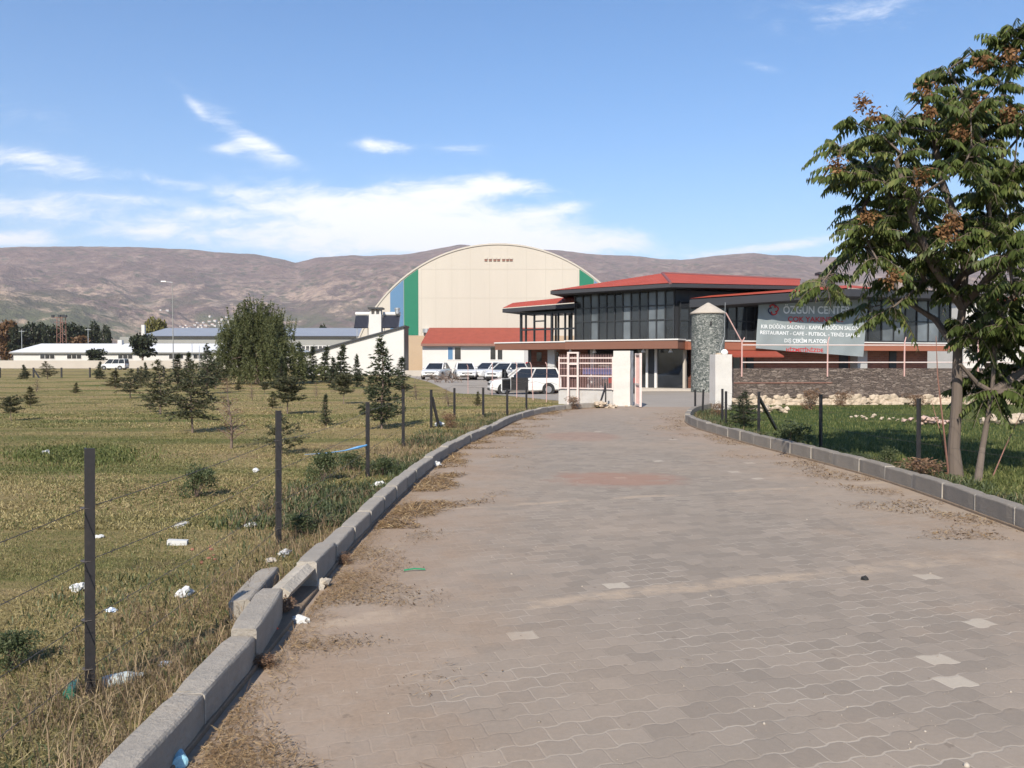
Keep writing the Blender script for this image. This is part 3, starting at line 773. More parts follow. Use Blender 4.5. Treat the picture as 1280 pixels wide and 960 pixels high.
# glazing of A: 11 bays x 2 + lower band
def glazing(pl, x0, x1, ys, nb, lower=None, pane='glass', parent=rest, mull=0.07):
    q0 = pl.sz(x0, 400)[0]; q1 = pl.sz(x1, 400)[0]
    xm = (x0 + x1) / 2
    zs = [pl.sz(xm, y_)[1] for y_ in ys]
    frame = MB()
    for i in range(nb + 1):
        q = q0 + (q1 - q0) * i / nb
        pl.wbox(frame, q - mull / 2, q + mull / 2, min(zs), max(zs), -.08, .05)
    for z_ in zs: pl.wbox(frame, q0, q1, z_ - .035, z_ + .035, -.09, .035)
    fo = frame.build('window', M['dark_metal'], parent)
    for i in range(nb):
        a = q0 + (q1 - q0) * i / nb + mull / 2; b = q0 + (q1 - q0) * (i + 1) / nb - mull / 2
        mb = MB()
        for j in range(len(zs) - 1): pl.wbox(mb, a, b, zs[j + 1] + .035, zs[j] - .035, -.06, -.02)
        g = pane if not callable(pane) else pane(i)
        mb.build('pane', M[g], fo)
    return fo
glazing(A, 719, 842.5, (365.5, 383.5, 401, 425), 12, pane=lambda i: 'glass_lit' if i in (2, 6, 9, 10) else 'glass')
mb = MB(); q0, q1 = 0, A.L
A.wbox(mb, -0.1, A.L + .05, A.sz(780, 365)[1], 5.62, -.1, .04); mb.build('window_head', M['charcoal'], rest)
glazing(B, 850, 944, (378, 401, 425), 8)
glazing(B, 945, 1086, (374, 401, 426), 9)
glazing(B, 1087, 1188, (372, 402, 427), 7, pane=lambda i: 'glass_lit' if i in (1, 2, 4, 5) else 'glass')
# slab fascias
mb = MB(); A.wbox(mb, -0.2, A.L + .5, SL0, SL1 - .07, -.3, .75); mb.build('fascia', M['fascia'], rest)
mb = MB(); A.wbox(mb, -0.25, A.L + .55, SL1 - .07, SL1, -.3, .8); mb.build('slab_edge', M['trim_white'], rest)
mb = MB(); B.wbox(mb, 0.4, B.L + 1, SL0 - .05, SL1 - .12, -.3, .5); mb.build('fascia', M['fascia_orange'], rest)
mb = MB(); B.wbox(mb, 0.4, B.L + 1, SL1 - .12, SL1 - .05, -.3, .55); mb.build('slab_edge', M['trim_white'], rest)
mb = MB(); G.wbox(mb, -0.3, G.L + .2, SL0 + .02, SL1 - .1, -3.5, .6); mb.build('fascia', M['fascia'], rest)
mb = MB(); G.wbox(mb, -0.35, G.L + .2, SL1 - .1, SL1 - .03, -3.5, .65); mb.build('slab_edge', M['trim_white'], rest)
# gallery frame: posts and rails, open
mb = MB()
zt = G.sz(690, 391)[1]
for px in (651, 657, 667.5, 681, 689.5, 697.5, 706, 714): 
    q = G.sz(px, 410)[0]; w_ = .13 if px in (651, 689.5) else .07
    G.wbox(mb, q - w_ / 2, q + w_ / 2, SL1 - .05, zt + .1, -.1, .03)
for py in (391.5, 411.5):
    z_ = G.sz(683, py)[1]; G.wbox(mb, G.sz(651, 410)[0], G.L, z_ - .05, z_ + .05, -.09, .02)
z_ = G.sz(683, 401)[1]; G.wbox(mb, G.sz(667.5, 410)[0], G.sz(681, 410)[0], z_ - .04, z_ + .04, -.09, .02)
for px in (651, 668, 690, 712):
    q = G.sz(px, 410)[0]; G.wbox(mb, q + .25 - .05, q + .25 + .05, SL1 - .05, zt + .1, -3.2, -3.1)
G.wbox(mb, G.sz(651, 410)[0], G.L, zt + .02, zt + .1, -3.2, .0)
mb.build('gallery_frame', M['dark_metal'], rest)
# roofs
def zz(py, d): return at(640, py, d).z
def slab(mb, pts, th): 
    n = len(pts); lo = [(p[0], p[1], p[2] - th) for p in pts]
    mb.add(list(pts) + lo, [tuple(range(n)), tuple(range(n, 2 * n))[::-1]] + [(i, (i + 1) % n, (i + 1) % n + n, i + n) for i in range(n)])
El = at(688, 363, 48.2); Ec = at(838, 353.5, 44.3); Er = at(1000, 357, 48.5); R1 = at(828, 341.5, 49.8); R2 = at(1000, 349.5, 54)
BL = Vector((El.x + 5, 62, El.z)); BR = Vector((Er.x + 4, 64, Er.z))
mb = MB()
mb.add([El, Ec, R1], [(0, 1, 2)]); mb.add([Ec, Er, R2, R1], [(0, 1, 2, 3)]); mb.add([El, R1, BL], [(0, 1, 2)]); mb.add([R1, R2, BR, BL], [(0, 1, 2, 3)]); mb.add([Er, BR, R2], [(0, 1, 2)])
mb.build('roof', M['tiles'], rest)
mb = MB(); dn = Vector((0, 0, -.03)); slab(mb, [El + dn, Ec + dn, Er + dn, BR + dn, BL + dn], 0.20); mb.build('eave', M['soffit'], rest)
mb = MB(); mb.tube([Ec, R1], 0.09, 6); mb.tube([R1, R2], 0.09, 6)
mb.build('ridge_cap', mat('ridge_tile', (0.19, 0.07, 0.07), 0.7, 0.15, 3), rest)
# lower roof over the right block
b0 = at(862, 374.5, 44.6); b1 = at(1062, 361, 47.5); b2 = Vector(at(1215, 366, 53))
t0 = at(897, 369.5, 46.5); t1 = at(1062, 357.5, 50.0)
mb = MB(); mb.add([b0, b1, t1, t0], [(0, 1, 2, 3)]); mb.add([b1, b2, b2 + Vector((2, 8, .4)), t1], [(0, 1, 2, 3)]); mb.add([t0, t1, t1 + Vector((2, 6, -.3)), t0 + Vector((3, 8, -.3))], [(0, 1, 2, 3)])
for o_ in (Vector((0, 0, .06)),): mb.v = [(a, b, c + .06) for a, b, c in mb.v]
mb.build('lower_roof', M['tiles'], rest)
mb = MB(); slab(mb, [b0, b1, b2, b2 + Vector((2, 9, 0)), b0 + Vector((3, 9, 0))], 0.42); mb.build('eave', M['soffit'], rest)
c0 = at(1035, 341, 50)
mb = MB(); mb.box(c0.x - .35, c0.x + .35, c0.y, c0.y + .6, c0.z - 1.2, c0.z - .1); mb.box(c0.x - .55, c0.x + .55, c0.y - .1, c0.y + .7, c0.z - .1, c0.z + .05); mb.build('chimney', M['charcoal'], rest)
# gallery roof
g0 = at(628, 386, 52.6); g1 = at(719, 379, 48.6)
mb = MB(); mb.add([g0, g1, at(719, 371.5, 50.4), at(641, 379.5, 54)], [(0, 1, 2, 3)]); mb.v = [(a, b, c + .05) for a, b, c in mb.v]
mb.build('gallery_roof', M['tiles'], rest)
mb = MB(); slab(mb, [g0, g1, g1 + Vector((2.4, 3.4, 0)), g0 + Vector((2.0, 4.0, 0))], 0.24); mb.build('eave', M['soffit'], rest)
# ground floor
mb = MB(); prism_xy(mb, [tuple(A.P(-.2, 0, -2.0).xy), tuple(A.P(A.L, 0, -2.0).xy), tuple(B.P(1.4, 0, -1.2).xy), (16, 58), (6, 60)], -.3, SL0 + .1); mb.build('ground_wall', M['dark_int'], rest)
S_ = Pl(tuple(A.P(0, 0, -1.0).xy), tuple(A.P(A.L, 0, -1.0).xy))
for (x0, x1, y1) in ((797, 810, 483), (822, 855, 486)):
    mb = MB(); q0, q1, z0, z1 = S_.rect(x0, 437, x1, y1); S_.wbox(mb, q0, q1, -0.02, SL0, -.05, 0); pn = mb.build('shop_pane', M['glass'], rest)
for px, w_, m in ((690, .5, 'grey_plaster'), (809.5, .13, 'trim_white'), (820.5, .14, 'trim_white'), (856, .14, 'pale_wall'), (741, .25, 'grey_plaster')):
    q = S_.sz(px, 460)[0]; mb = MB(); S_.wbox(mb, q - w_ / 2, q + w_ / 2, -.2, SL0, -.1, .12); mb.build('column', M[m], rest)
q = S_.sz(815, 460)[0]; mb = MB(); S_.wbox(mb, q - .2, q + .22, -.2, SL0, -.08, .05); mb.build('column', M['charcoal'], rest)
mb = MB(); S_.wbox(mb, S_.sz(790, 480)[0], S_.L + 1.2, -.1, .07, -.3, 1.3); mb.build('entrance_step', M['pale_wall'], rest)
for px in (716, 746, 807, 841):
    q = A.sz(px, 436)[0]; c = A.P(q, 0, .3)
    mb = MB(); mb.lathe([(.05, SL0), (.06, SL0 - .06), (.13, SL0 - .2)], (c.x, c.y, 0), 10); mb.build('downlight', M['glass_lamp'], rest)
# brick wall under the gallery
W = Pl((1.1, 54.5), (5.5, 50.8))
mb = MB(); W.wbox(mb, 0, W.L, -.5, SL0 + .05, -.3, 0); mb.build('brick_wall', M['brick'], rest)
for px in (674, 695):
    mb = MB(); q, z_ = W.sz(px, 446); W.wbox(mb, q - .2, q + .2, z_ - .3, z_ + .3, -.1, .02); mb.build('window', M['glass'], rest)
c = G.P(G.sz(655.5, 440)[0], 0, -.5); mb = MB(); mb.box(c.x - .1, c.x + .1, c.y - .1, c.y + .1, -.5, SL0); mb.build('column', M['dark_metal'], rest)
# right block, ground storey
mb = MB(); B.wbox(mb, 1.6, B.L, -.2, SL0, -3, -.9); mb.build('ground_wall', M['brick'], rest)
for x0, x1 in ((908, 917), (919, 927), (929, 937), (939, 943)):
    mb = MB(); q0, q1, z0, z1 = B.rect(x0, 444, x1, 458); B.wbox(mb, q0, q1, z0 - .5, z1, -.95, -.87); mb.build('window', M['glass_lit'], rest)
for px, w_ in ((950, .5), (1068, .7), (1130, .6)):
    q = B.sz(px, 450)[0]; mb = MB(); B.wbox(mb, q - w_ / 2, q + w_ / 2, -.2, SL0 - .06, -.9, -.84); mb.build('door', M['charcoal'], rest)
q = B.sz(1083, 450)[0]; mb = MB(); B.wbox(mb, q - .4, q + .4, -.2, SL0 - .06, -.9, -.3); mb.build('column', M['grey_plaster'], rest)
mb = MB(); q0 = B.sz(900, 440)[0]; q1 = B.sz(962, 440)[0]
mb.prism([B.P(q0, 2.2, .45), B.P(q0, 1.88, 1.2), B.P(q0, 1.8, 1.2), B.P(q0, 2.1, .45)], B.P(q1, 0) - B.P(q0, 0)); mb.build('awning', mat('red_awning', (0.24, 0.05, 0.03), 0.7, 0.1, 4), rest)

# ------------------------------------------------------------------ round stone tower
T0 = at(884.5, 490, 43.2); tx, ty = T0.x, T0.y
tower = thing('stone_turret', 'round grey mosaic stone turret with a pointed cement cap', 'turret', (tx, ty, 0))
zt = at(884, 392, 43.2).z
mb = MB()
N = 40
prof = [(.86, -.3)] + [(.855 - .01 * i / 8, zt * i / 8) for i in range(9)]
mb.lathe(prof, (tx, ty, 0), N); mb.build('shaft', M['mosaic'], tower, smooth=False)
mb = MB(); mb.lathe([(.80, zt - .03), (.92, zt - .02), (.93, zt + .03), (.45, zt + .33), (.06, zt + .56), (.0, zt + .57)], (tx, ty, 0), 32); mb.build('cap', M['cone_cap'], tower)
mb = MB(); s0 = at(888.5, 403, 42.35); mb.box(s0.x - .035, s0.x + .035, s0.y - .06, s0.y + .2, s0.z - .16, s0.z + .05); mb.build('slit_window', M['dark_int'], tower)

# far white apartment block behind the tree, right
W2 = Pl((at(1205, 400, 92).x, 92), (at(1330, 400, 92).x, 94))
blk = thing('apartment_block', 'pale white block with dark windows glimpsed between the trunks of the broadleaf trees', 'building', (W2.a.x, W2.a.y, 0))
mb = MB(); W2.wbox(mb, 0, W2.L, -.3, W2.sz(1250, 376)[1], -9, 0); mb.build('wall', M['white_plaster'], blk)
mb = MB(); W2.wbox(mb, -.4, W2.L + .4, W2.sz(1250, 376)[1], W2.sz(1250, 372)[1], -9.4, .4); mb.build('roof', M['tiles'], blk)
mb = MB(); W2.wbox(mb, 0, W2.L, W2.sz(1250, 440)[1], W2.sz(1250, 437)[1], 0, .15); mb.build('string_course', M['pale_wall'], blk)
for x0, x1 in ((1226, 1237), (1248, 1259), (1274, 1284), (1300, 1311)):
    for y0, y1 in ((416, 431), (388, 401)):
        mb = MB(); q0, q1, z0, z1 = W2.rect(x0, y0, x1, y1); W2.wbox(mb, q0, q1, z0, z1, -.1, .04); mb.build('window', M['glass'], blk)
# ------------------------------------------------------------------ banner on the right front
font_cache = {}
def text_mesh(body, size, bold=0.0):
    cu = bpy.data.curves.new('lettering', 'FONT'); cu.body = body; cu.size = size; cu.align_x = 'LEFT'; cu.resolution_u = 3; cu.offset = bold
    o = bpy.data.objects.new('lettering', cu); COL.objects.link(o)
    dg = bpy.context.evaluated_depsgraph_get(); dg.update()
    me = o.evaluated_get(dg).to_mesh()
    vs = [tuple(v.co) for v in me.vertices]; fs = [tuple(p.vertices) for p in me.polygons]
    o.evaluated_get(dg).to_mesh_clear(); bpy.data.objects.remove(o); bpy.data.curves.remove(cu)
    return vs, fs
BN = Pl(tuple(B.P(0, 0, .62).xy), tuple(B.P(10, 0, .62).xy))
def crop2px(cx_, cy_): return 930 + cx_ / 7.53, 370 + cy_ / 7.53
# banner plane coordinates are metres along the front (q) and height (z)
def bq(cx_, cy_): return BN.sz(*crop2px(cx_, cy_))
c_tl, c_tr, c_bl, c_br = bq(140, 45), bq(1168, 30), bq(104, 492), bq(1128, 572)
def edge_mid(u): # bottom edge sags to the middle
    return 0.0
def fold(q, z):
    uu = (q - c_tl[0]) / (c_tr[0] - c_tl[0]); vv = (c_tl[1] - z) / (c_tl[1] - c_bl[1])
    o = 0.05 * math.sin(uu * 9 + vv * 2) * (0.3 + 0.7 * vv)
    # drag folds from the upper left
    ang = math.atan2(vv + .05, uu + .02)
    o += 0.022 * math.sin(ang * 26) * max(0, 1 - uu * 1.5) * min(1, vv * 3)
    o += 0.02 * math.sin(uu * 31 + vv * 9) * vv * .6
    return o
banner = thing('hanging_banner', 'large grey fabric banner with white and red lettering hung on the glazed front', 'banner', tuple(BN.P(c_tl[0], c_tl[1])))
NU, NV = 70, 34
mb = MB()
for j in range(NV + 1):
    for i in range(NU + 1):
        u_, v_ = i / NU, j / NV
        q = (c_tl[0] * (1 - u_) + c_tr[0] * u_) * (1 - v_) + (c_bl[0] * (1 - u_) + c_br[0] * u_) * v_
        z_ = (c_tl[1] * (1 - u_) + c_tr[1] * u_) * (1 - v_) + (c_bl[1] * (1 - u_) + c_br[1] * u_) * v_
        mb.v.append(tuple(BN.P(q, z_, fold(q, z_))))
for j in range(NV):
    for i in range(NU):
        a = j * (NU + 1) + i; mb.f.append((a, a + 1, a + NU + 2, a + NU + 1)); mb.m.append(0)
m_cloth = mat('grey_banner_fabric', (0.235, 0.268, 0.275), 0.75, 0.06, 1.5)
bo = mb.build('cloth', m_cloth, banner, smooth=True, recalc=False)
m_wt = mat('white_print', (0.66, 0.68, 0.69), 0.7, 0.04, 5); m_rd = mat('red_print', (0.42, 0.025, 0.03), 0.7, 0.06, 5); m_nv = mat('navy_print', (0.03, 0.04, 0.09), 0.7, 0.06, 5)
def lettering(body, cx0, cx1, cy_top, cy_bot, m, slope=0.0, bold=0.012):
    vs, fs = text_mesh(body, 1.0, bold)
    xs = [v[0] for v in vs]; x0, x1 = min(xs), max(xs)
    cap = 0.72
    mb = MB(); vv = []
    for v in vs:
        fx = (v[0] - x0) / (x1 - x0)
        cx_ = cx0 + (cx1 - cx0) * fx
        cy_ = cy_bot - (cy_bot - cy_top) * v[1] / cap + slope * (cx_ - cx0)
        q, z_ = bq(cx_, cy_)
        vv.append(BN.P(q, z_, fold(q, z_) + .014))
    mb.add(vv, fs); return mb.build('lettering', m, bo, recalc=False)
lettering('ÖZGÜN CENTER', 365, 1000, 92, 164, m_wt, 0.005, 0.02)
lettering('ÇOK YAKINDA...', 412, 930, 192, 240, m_rd, 0.01, 0.02)
lettering('KIR DÜĞÜN SALONU - KAPALI DÜĞÜN SALONU', 155, 1108, 268, 304, m_wt, 0.02, 0.02)
lettering('RESTAURANT - CAFE - FUTBOL - TENİS SAHASI', 146, 1092, 324, 358, m_wt, 0.03, 0.02)
lettering('DIŞ ÇEKİM PLATOSU', 380, 790, 400, 436, m_wt, 0.02, 0.02)
lettering('HİZMETİNİZDE', 402, 738, 488, 522, m_rd, 0.02, 0.02)
# round knot emblem
def ring(cx_, cy_, r0, r1, a0, a1, m, off, n=26):
    mb = MB(); vv = []
    for i in range(n + 1):
        a = a0 + (a1 - a0) * i / n
        for r in (r0, r1):
            q, z_ = bq(cx_ + r * math.cos(a), cy_ - r * math.sin(a)); vv.append(BN.P(q, z_, fold(q, z_) + off))
    fs = [(2 * i, 2 * i + 1, 2 * i + 3, 2 * i + 2) for i in range(n)]
    mb.add(vv, fs); return mb
eb = MB(); en = MB()
for k_ in range(4):
    a = k_ * PI / 2 + 0.3
    q_ = ring(272 + 24 * math.cos(a), 130 - 24 * math.sin(a), 17, 30, a - 2.2, a + 1.3, m_rd, .018)
    (eb if k_ in (0, 1, 3) else en).add(q_.v, q_.f)
for a0 in (0.9, 3.5): 
    q_ = ring(272, 130, 42, 54, a0, a0 + 1.5, m_nv, .015); en.add(q_.v, q_.f)
eb.build('emblem', m_rd, bo, recalc=False); en.build('emblem', m_nv, bo, recalc=False)

# ------------------------------------------------------------------ boundary wall with railing, right
BW = Pl((at(917, 480, 30.2).x, 30.2), (20.0, 31.0))
bw = thing('boundary_wall', 'brown split stone wall on pale rubble footing with a pink pipe railing', 'wall', tuple(BW.P(0, 0)))
zr = BW.sz(1050, 493)[1]; ztp = BW.sz(1050, 460.5)[1]
mb = MB()
nseg = 60
BW.wbox(mb, 0, BW.L, zr - .1, ztp, -.4, 0); mb.build('stone_course', M['split_stone'], bw)
mb = MB(); zc = BW.sz(990, 478.5)[1]; BW.wbox(mb, 0, BW.sz(1040, 478)[0], zc - .018, zc + .018, -.02, .025); mb.build('rail', M['rust_steel'], bw)
mb = MB(); BW.wbox(mb, 0, BW.L, -.3, zr - .05, -.4, -.08)
for i in range(300):
    q = rng.uniform(0, BW.L); row = rng.choice((0, 1, 1, 2))
    s_ = rng.uniform(.11, .24)
    c = BW.P(q, -.02 + row * .15 + rng.uniform(-.03, .03), -.05 + (0.10 if row == 0 else 0))
    mb.rock(c, s_, s_ * .55, s_ * rng.uniform(.55, .85), rng.random() * 50, .25)
mb.build('rubble_footing', M['rubble'], bw)
zrail = [BW.sz(1050, 431.5)[1], BW.sz(1050, 453)[1]]
for px in (927, 1034, 1130, 1222):
    q = BW.sz(px, 450)[0]; mb = MB()
    mb.tube([BW.P(q, ztp - .3, .03), BW.P(q, zrail[0] + .1, .03)], .028, 8)
    if px == 927:
        q2 = BW.sz(907, 400)[0]
        mb.tube([BW.P(q, zrail[0] + .1, .03), BW.P(q2, BW.sz(907, 391)[1], .03)], .022, 6)
        mb.tube([BW.P(q, zrail[0] + .1, .03), BW.P(q + .1, zrail[0] + .28, .03)], .02, 6)
    else:
        mb.tube([BW.P(q, zrail[0] + .1, .03), BW.P(q + .12, zrail[0] + .3, -.1)], .02, 6)
    mb.build('post', M['pink_paint'], bw)
for z_ in zrail:
    mb = MB(); mb.tube([BW.P(BW.sz(927, 450)[0], z_, .03), BW.P(BW.L, z_, .03)], .022, 8); mb.build('rail', M['pale_paint'], bw)
mb = MB(); q2 = BW.sz(906, 400)[0]
for i in range(6):
    a, b = BW.P(BW.sz(907, 400)[0], BW.sz(907, 380 + i * 7)[1], .03), BW.P(BW.sz(900, 460)[0], BW.sz(898, 445)[1], .03)
mb.tube([BW.P(q2, BW.sz(906, 378)[1], .03), BW.P(q2 - .02, BW.sz(906, 420)[1], .03), BW.P(BW.sz(897, 446)[0], BW.sz(897, 447)[1], .03)], .007, 5); mb.build('wire', M['galv'], bw)

# ------------------------------------------------------------------ gate pillars, gate
def pillar(x0, x1, ytop, ybase, d, label, depth=.5, yaw=0.0, wk=.78):
    c0 = at(x0, ybase, d); c1 = at(x1, ybase, d); zt_ = at(x0, ytop, d).z
    t_ = thing('gate_pillar', label, 'pillar', ((c0.x + c1.x) / 2, d + depth / 2, 0), 'white gate pillars', yaw)
    hw = (c1.x - c0.x) / 2 * wk
    mb = MB(); n_ = 8
    vs = []
    for k_ in range(n_ + 1):
        z_ = -.2 + (zt_ + .2) * k_ / n_
        j = lambda: rng.uniform(-.008, .008)
        vs += [(-hw + j(), -depth / 2 + j(), z_), (hw + j(), -depth / 2 + j(), z_), (hw + j(), depth / 2 + j(), z_), (-hw + j(), depth / 2 + j(), z_)]
    fs = [(0, 3, 2, 1), tuple(4 * n_ + i for i in range(4))]
    for k_ in range(n_):
        for i in range(4):
            i2 = (i + 1) % 4; fs.append((4 * k_ + i, 4 * k_ + i2, 4 * k_ + 4 + i2, 4 * k_ + 4 + i))
    mb.add(vs, fs); mb.build('shaft', M['dirty_white'], t_, local=True)
    return t_, zt_
pillar(766.5, 794, 438.5, 508, 29.6, 'white plastered gate pillar beside the pink metal gate, left of the entrance', yaw=math.radians(-22))
pr, pz = pillar(889, 917, 443, 514, 27.4, 'white plastered gate pillar at the end of the brown stone wall', yaw=math.radians(8))
mb = MB(); mb.lathe([(.09, pz), (.12, pz + .04), (.12, pz + .1), (.05, pz + .17)], (pr.location.x + .12, pr.location.y, 0), 12); mb.build('lamp', M['glass_lamp'], pr)
mb = MB(); mb.box(pr.location.x - .17, pr.location.x - .02, pr.location.y - .06, pr.location.y + .06, pz, pz + .05); mb.build('lamp_bracket', M['rubble'], pr)

GP = Pl((at(697, 480, 31.0).x, 31.0), (at(768, 480, 30.0).x, 30.0))
gate = thing('sliding_gate', 'pale pink spiked metal gate standing on a low white plinth wall left of the entrance', 'gate', tuple(GP.P(0, 0)))
mb = MB(); q0, q1, z0, z1 = GP.rect(697.5, 487, 768, 508); GP.wbox(mb, q0, q1, -.2, z1, -.3, -.05); mb.build('plinth', mat('shaded_dirty_plinth', (0.40, 0.385, 0.375), 0.9, 0.12, 3, dirt=0.4), gate)  # shade on the white plinth is put into its grey, plus dirt blotches
mb = MB()
for py in (447.5, 454, 470, 485.5):
    z_ = GP.sz(733, py)[1]; GP.wbox(mb, q0 + .05, q1, z_ - .022, z_ + .022, -.02, .02)
for px in (699, 766):
    q = GP.sz(px, 470)[0]; GP.wbox(mb, q - .025, q + .025, z1, GP.sz(px, 446)[1], -.025, .025)
mb.build('frame', M['pale_paint'], gate)
nb = 34
for i in range(nb):
    q = q0 + .08 + (q1 - q0 - .12) * i / (nb - 1)
    mb = MB(); ztop = GP.sz(733, 442.5)[1]
    mb.tube([GP.P(q, z1 + .05, .0), GP.P(q, ztop - .1, .0), GP.P(q, ztop, .0)], [.0095, .0095, .002], 5)
    zm = GP.sz(733, 461)[1]; mb.lathe([(.012, zm - .03), (.026, zm), (.012, zm + .03)], (GP.P(q, 0).x, GP.P(q, 0).y, 0), 6)
    mb.build('bar', M['gate_bar'], gate)
mb = MB()
qa, qb = GP.sz(711.5, 470)[0], GP.sz(723.5, 470)[0]
for q in (qa, qb): GP.wbox(mb, q - .035, q + .035, -.1, GP.sz(717, 440)[1], .05, .12)
for py in (441, 455, 470): 
    z_ = GP.sz(717, py)[1]; GP.wbox(mb, qa, qb, z_ - .03, z_ + .03, .06, .11)
mb.build('guide_post', M['pale_paint'], gate)
mb = MB(); GP.wbox(mb, qb + .1, q1 - .15, GP.sz(745, 468)[1], GP.sz(745, 460)[1], -.12, -.1); mb.build('backing_sheet', mat('blue_sheet', (0.07, 0.10, 0.26), 0.6, 0.25, 3), gate)
# brace in front of the plinth
g1_ = gnd(777 - 0, 519); bp = thing('braced_post', 'short dark stake with a leaning brace in front of the white plinth', 'stake', tuple(at(757, 506, 29.3).xy) + (0,))
mb = MB(); a = at(757, 505, 29.3); b = at(757, 479, 29.3); mb.bar((a.x, a.y, -.2), (a.x, a.y, b.z), .05); mb.build('post', M['post'], bp)
mb = MB(); c = at(747.5, 505, 29.0); mb.bar((c.x, c.y, -.1), (a.x, a.y, b.z - .1), .05); mb.build('brace', M['post'], bp)
# open swing leaf
GL = Pl((at(795, 480, 29.4).x, 29.4), (at(800.5, 480, 28.6).x, 28.6))
leaf = thing('gate_leaf', 'narrow white tubular gate leaf swung open beside the left gate pillar', 'gate', tuple(GL.P(0, 0)))
zt_ = GL.sz(797, 441.5)[1]
mb = MB()
for q in (0, GL.L): GL.wbox(mb, q - .04, q + .04, .03, zt_, -.04, .04)
for z_ in (.08, .8, zt_ - .04): GL.wbox(mb, .04, GL.L - .04, z_ - .035, z_ + .035, -.03, .03)
mb.build('frame', M['pale_paint'], leaf)
for i in range(6):
    q = GL.L * (i + .7) / 6.4; mb = MB(); GL.wbox(mb, q - .012, q + .012, .1, zt_ - .06, -.012, .012); mb.build('bar', M['pink_paint'], leaf)

# pink post fence along the yard
YF = Pl((at(583, 490, 44.5).x, 44.5), (at(696, 495, 31.2).x, 31.2))
yf = thing('yard_fence', 'row of thin pink posts with sagging wires between the meadow and the car yard', 'fence', tuple(YF.P(0, 0)))
for px, lean in ((585, .0), (615, .02), (646, 0), (667, -.1), (683, .02)):
    q = YF.sz(px, 470)[0]; b = YF.P(q, 0); b.z = float(gz(b.x, b.y))
    h_ = 1.45; mb = MB(); mb.tube([b + Vector((0, 0, -.2)), b + Vector((lean, 0, h_)), b + Vector((lean - .06, 0, h_ + .12))], .016, 6); mb.build('post', M['pink_paint'], yf)
for z_ in (.35, .75, 1.1, 1.4):
    pts = []
    for i in range(25):
        q = YF.L * i / 24; b = YF.P(q, 0); b.z = float(gz(b.x, b.y)) + z_ + .03 * math.sin(i * 2.1 + z_ * 5); pts.append(b)
    mb = MB(); mb.tube(pts, .006, 4); mb.build('wire', M['wire'], yf)

# ------------------------------------------------------------------ wire fences on dark posts
def angle_post(mb, base, top, s_=.052, th=.008, yaw=0.4):
    """an L-section steel stake"""
    base = Vector(base); top = Vector(top)
    c, s2 = math.cos(yaw), math.sin(yaw)
    def loc(x_, y_): return Vector((x_ * c - y_ * s2, x_ * s2 + y_ * c, 0))
    prof = [(0, 0), (s_, 0), (s_, th), (th, th), (th, s_), (0, s_)]
    mb.prism([base + loc(a - s_ / 2, b - s_ / 2) for a, b in prof], top - base)
def wire_between(pts, z_list, sag, r=.0022, barbs=True):
    out = []
    for k_, zf in enumerate(z_list):
        mb = MB(); line = []
        for (p0, p1) in zip(pts[:-1], pts[1:]):
            n_ = 10
            for i in range(n_):
                f_ = i / n_; q = Vector(p0).lerp(Vector(p1), f_)
                line.append(Vector((q.x, q.y, q.z + zf - sag * (1 + .6 * math.sin(k_ * 3 + p0[1])) * 4 * f_ * (1 - f_))))
        q = Vector(pts[-1]); line.append(Vector((q.x, q.y, q.z + zf)))
        mb.tube(line, r, 4)
        if barbs:
            for a, b in zip(line[:-1], line[1:]):
                if a.y > 14: break
                m_ = max(1, int((b - a).length / .13))
                for j in range(m_):
                    q = a.lerp(b, (j + .5) / m_)
                    d_ = Vector((rng.uniform(-1, 1), rng.uniform(-.4, .4), rng.uniform(-1, 1))).normalized() * .016
                    mb.bar(q - d_, q + d_, .0022)
        out.append(mb)
    return out
lf = thing('wire_fence', 'barbed wire fence on dark steel posts along the left kerb', 'fence', (-2.1, 4.07, 0))
LPOST = [(112, 560, 870), (348, 513, 680), (459.5, 502.5, 596), (504, 486.5, 558), (539, 487, 535), (568, 485, 522), (604, 484.5, 522), (634, 486, 520), (658, 484, 512)]
pts = [Vector((-2.1, -3.4, 0)), Vector((-2.1, 0.35, 0))]
for i, (px, yt, yb) in enumerate(LPOST):
    g = gnd(px, yb); top = at(px, yt, g.y)
    mb = MB(); angle_post(mb, (g.x, g.y, g.z - .2), (top.x, top.y, top.z), .046 if i < 4 else .05, .012 if i > 2 else .009, 0.5); mb.build('post', M['post'], lf); pts.append(Vector((g.x, g.y, g.z)))
mb = MB(); angle_post(mb, (-2.1, .35, -.2), (-2.1, .35, 1.22)); mb.build('post', M['post'], lf)
g5 = gnd(539, 535); g5b = gnd(544, 536)
mb = MB(); mb.bar((g5b.x + .08, g5b.y + .4, -.1), (g5.x + .02, g5.y + .05, .75), .055); mb.build('brace', M['post'], lf)
for mb in wire_between(pts, [.93, .67, .38, .14], .03): mb.build('wire', M['wire'], lf)
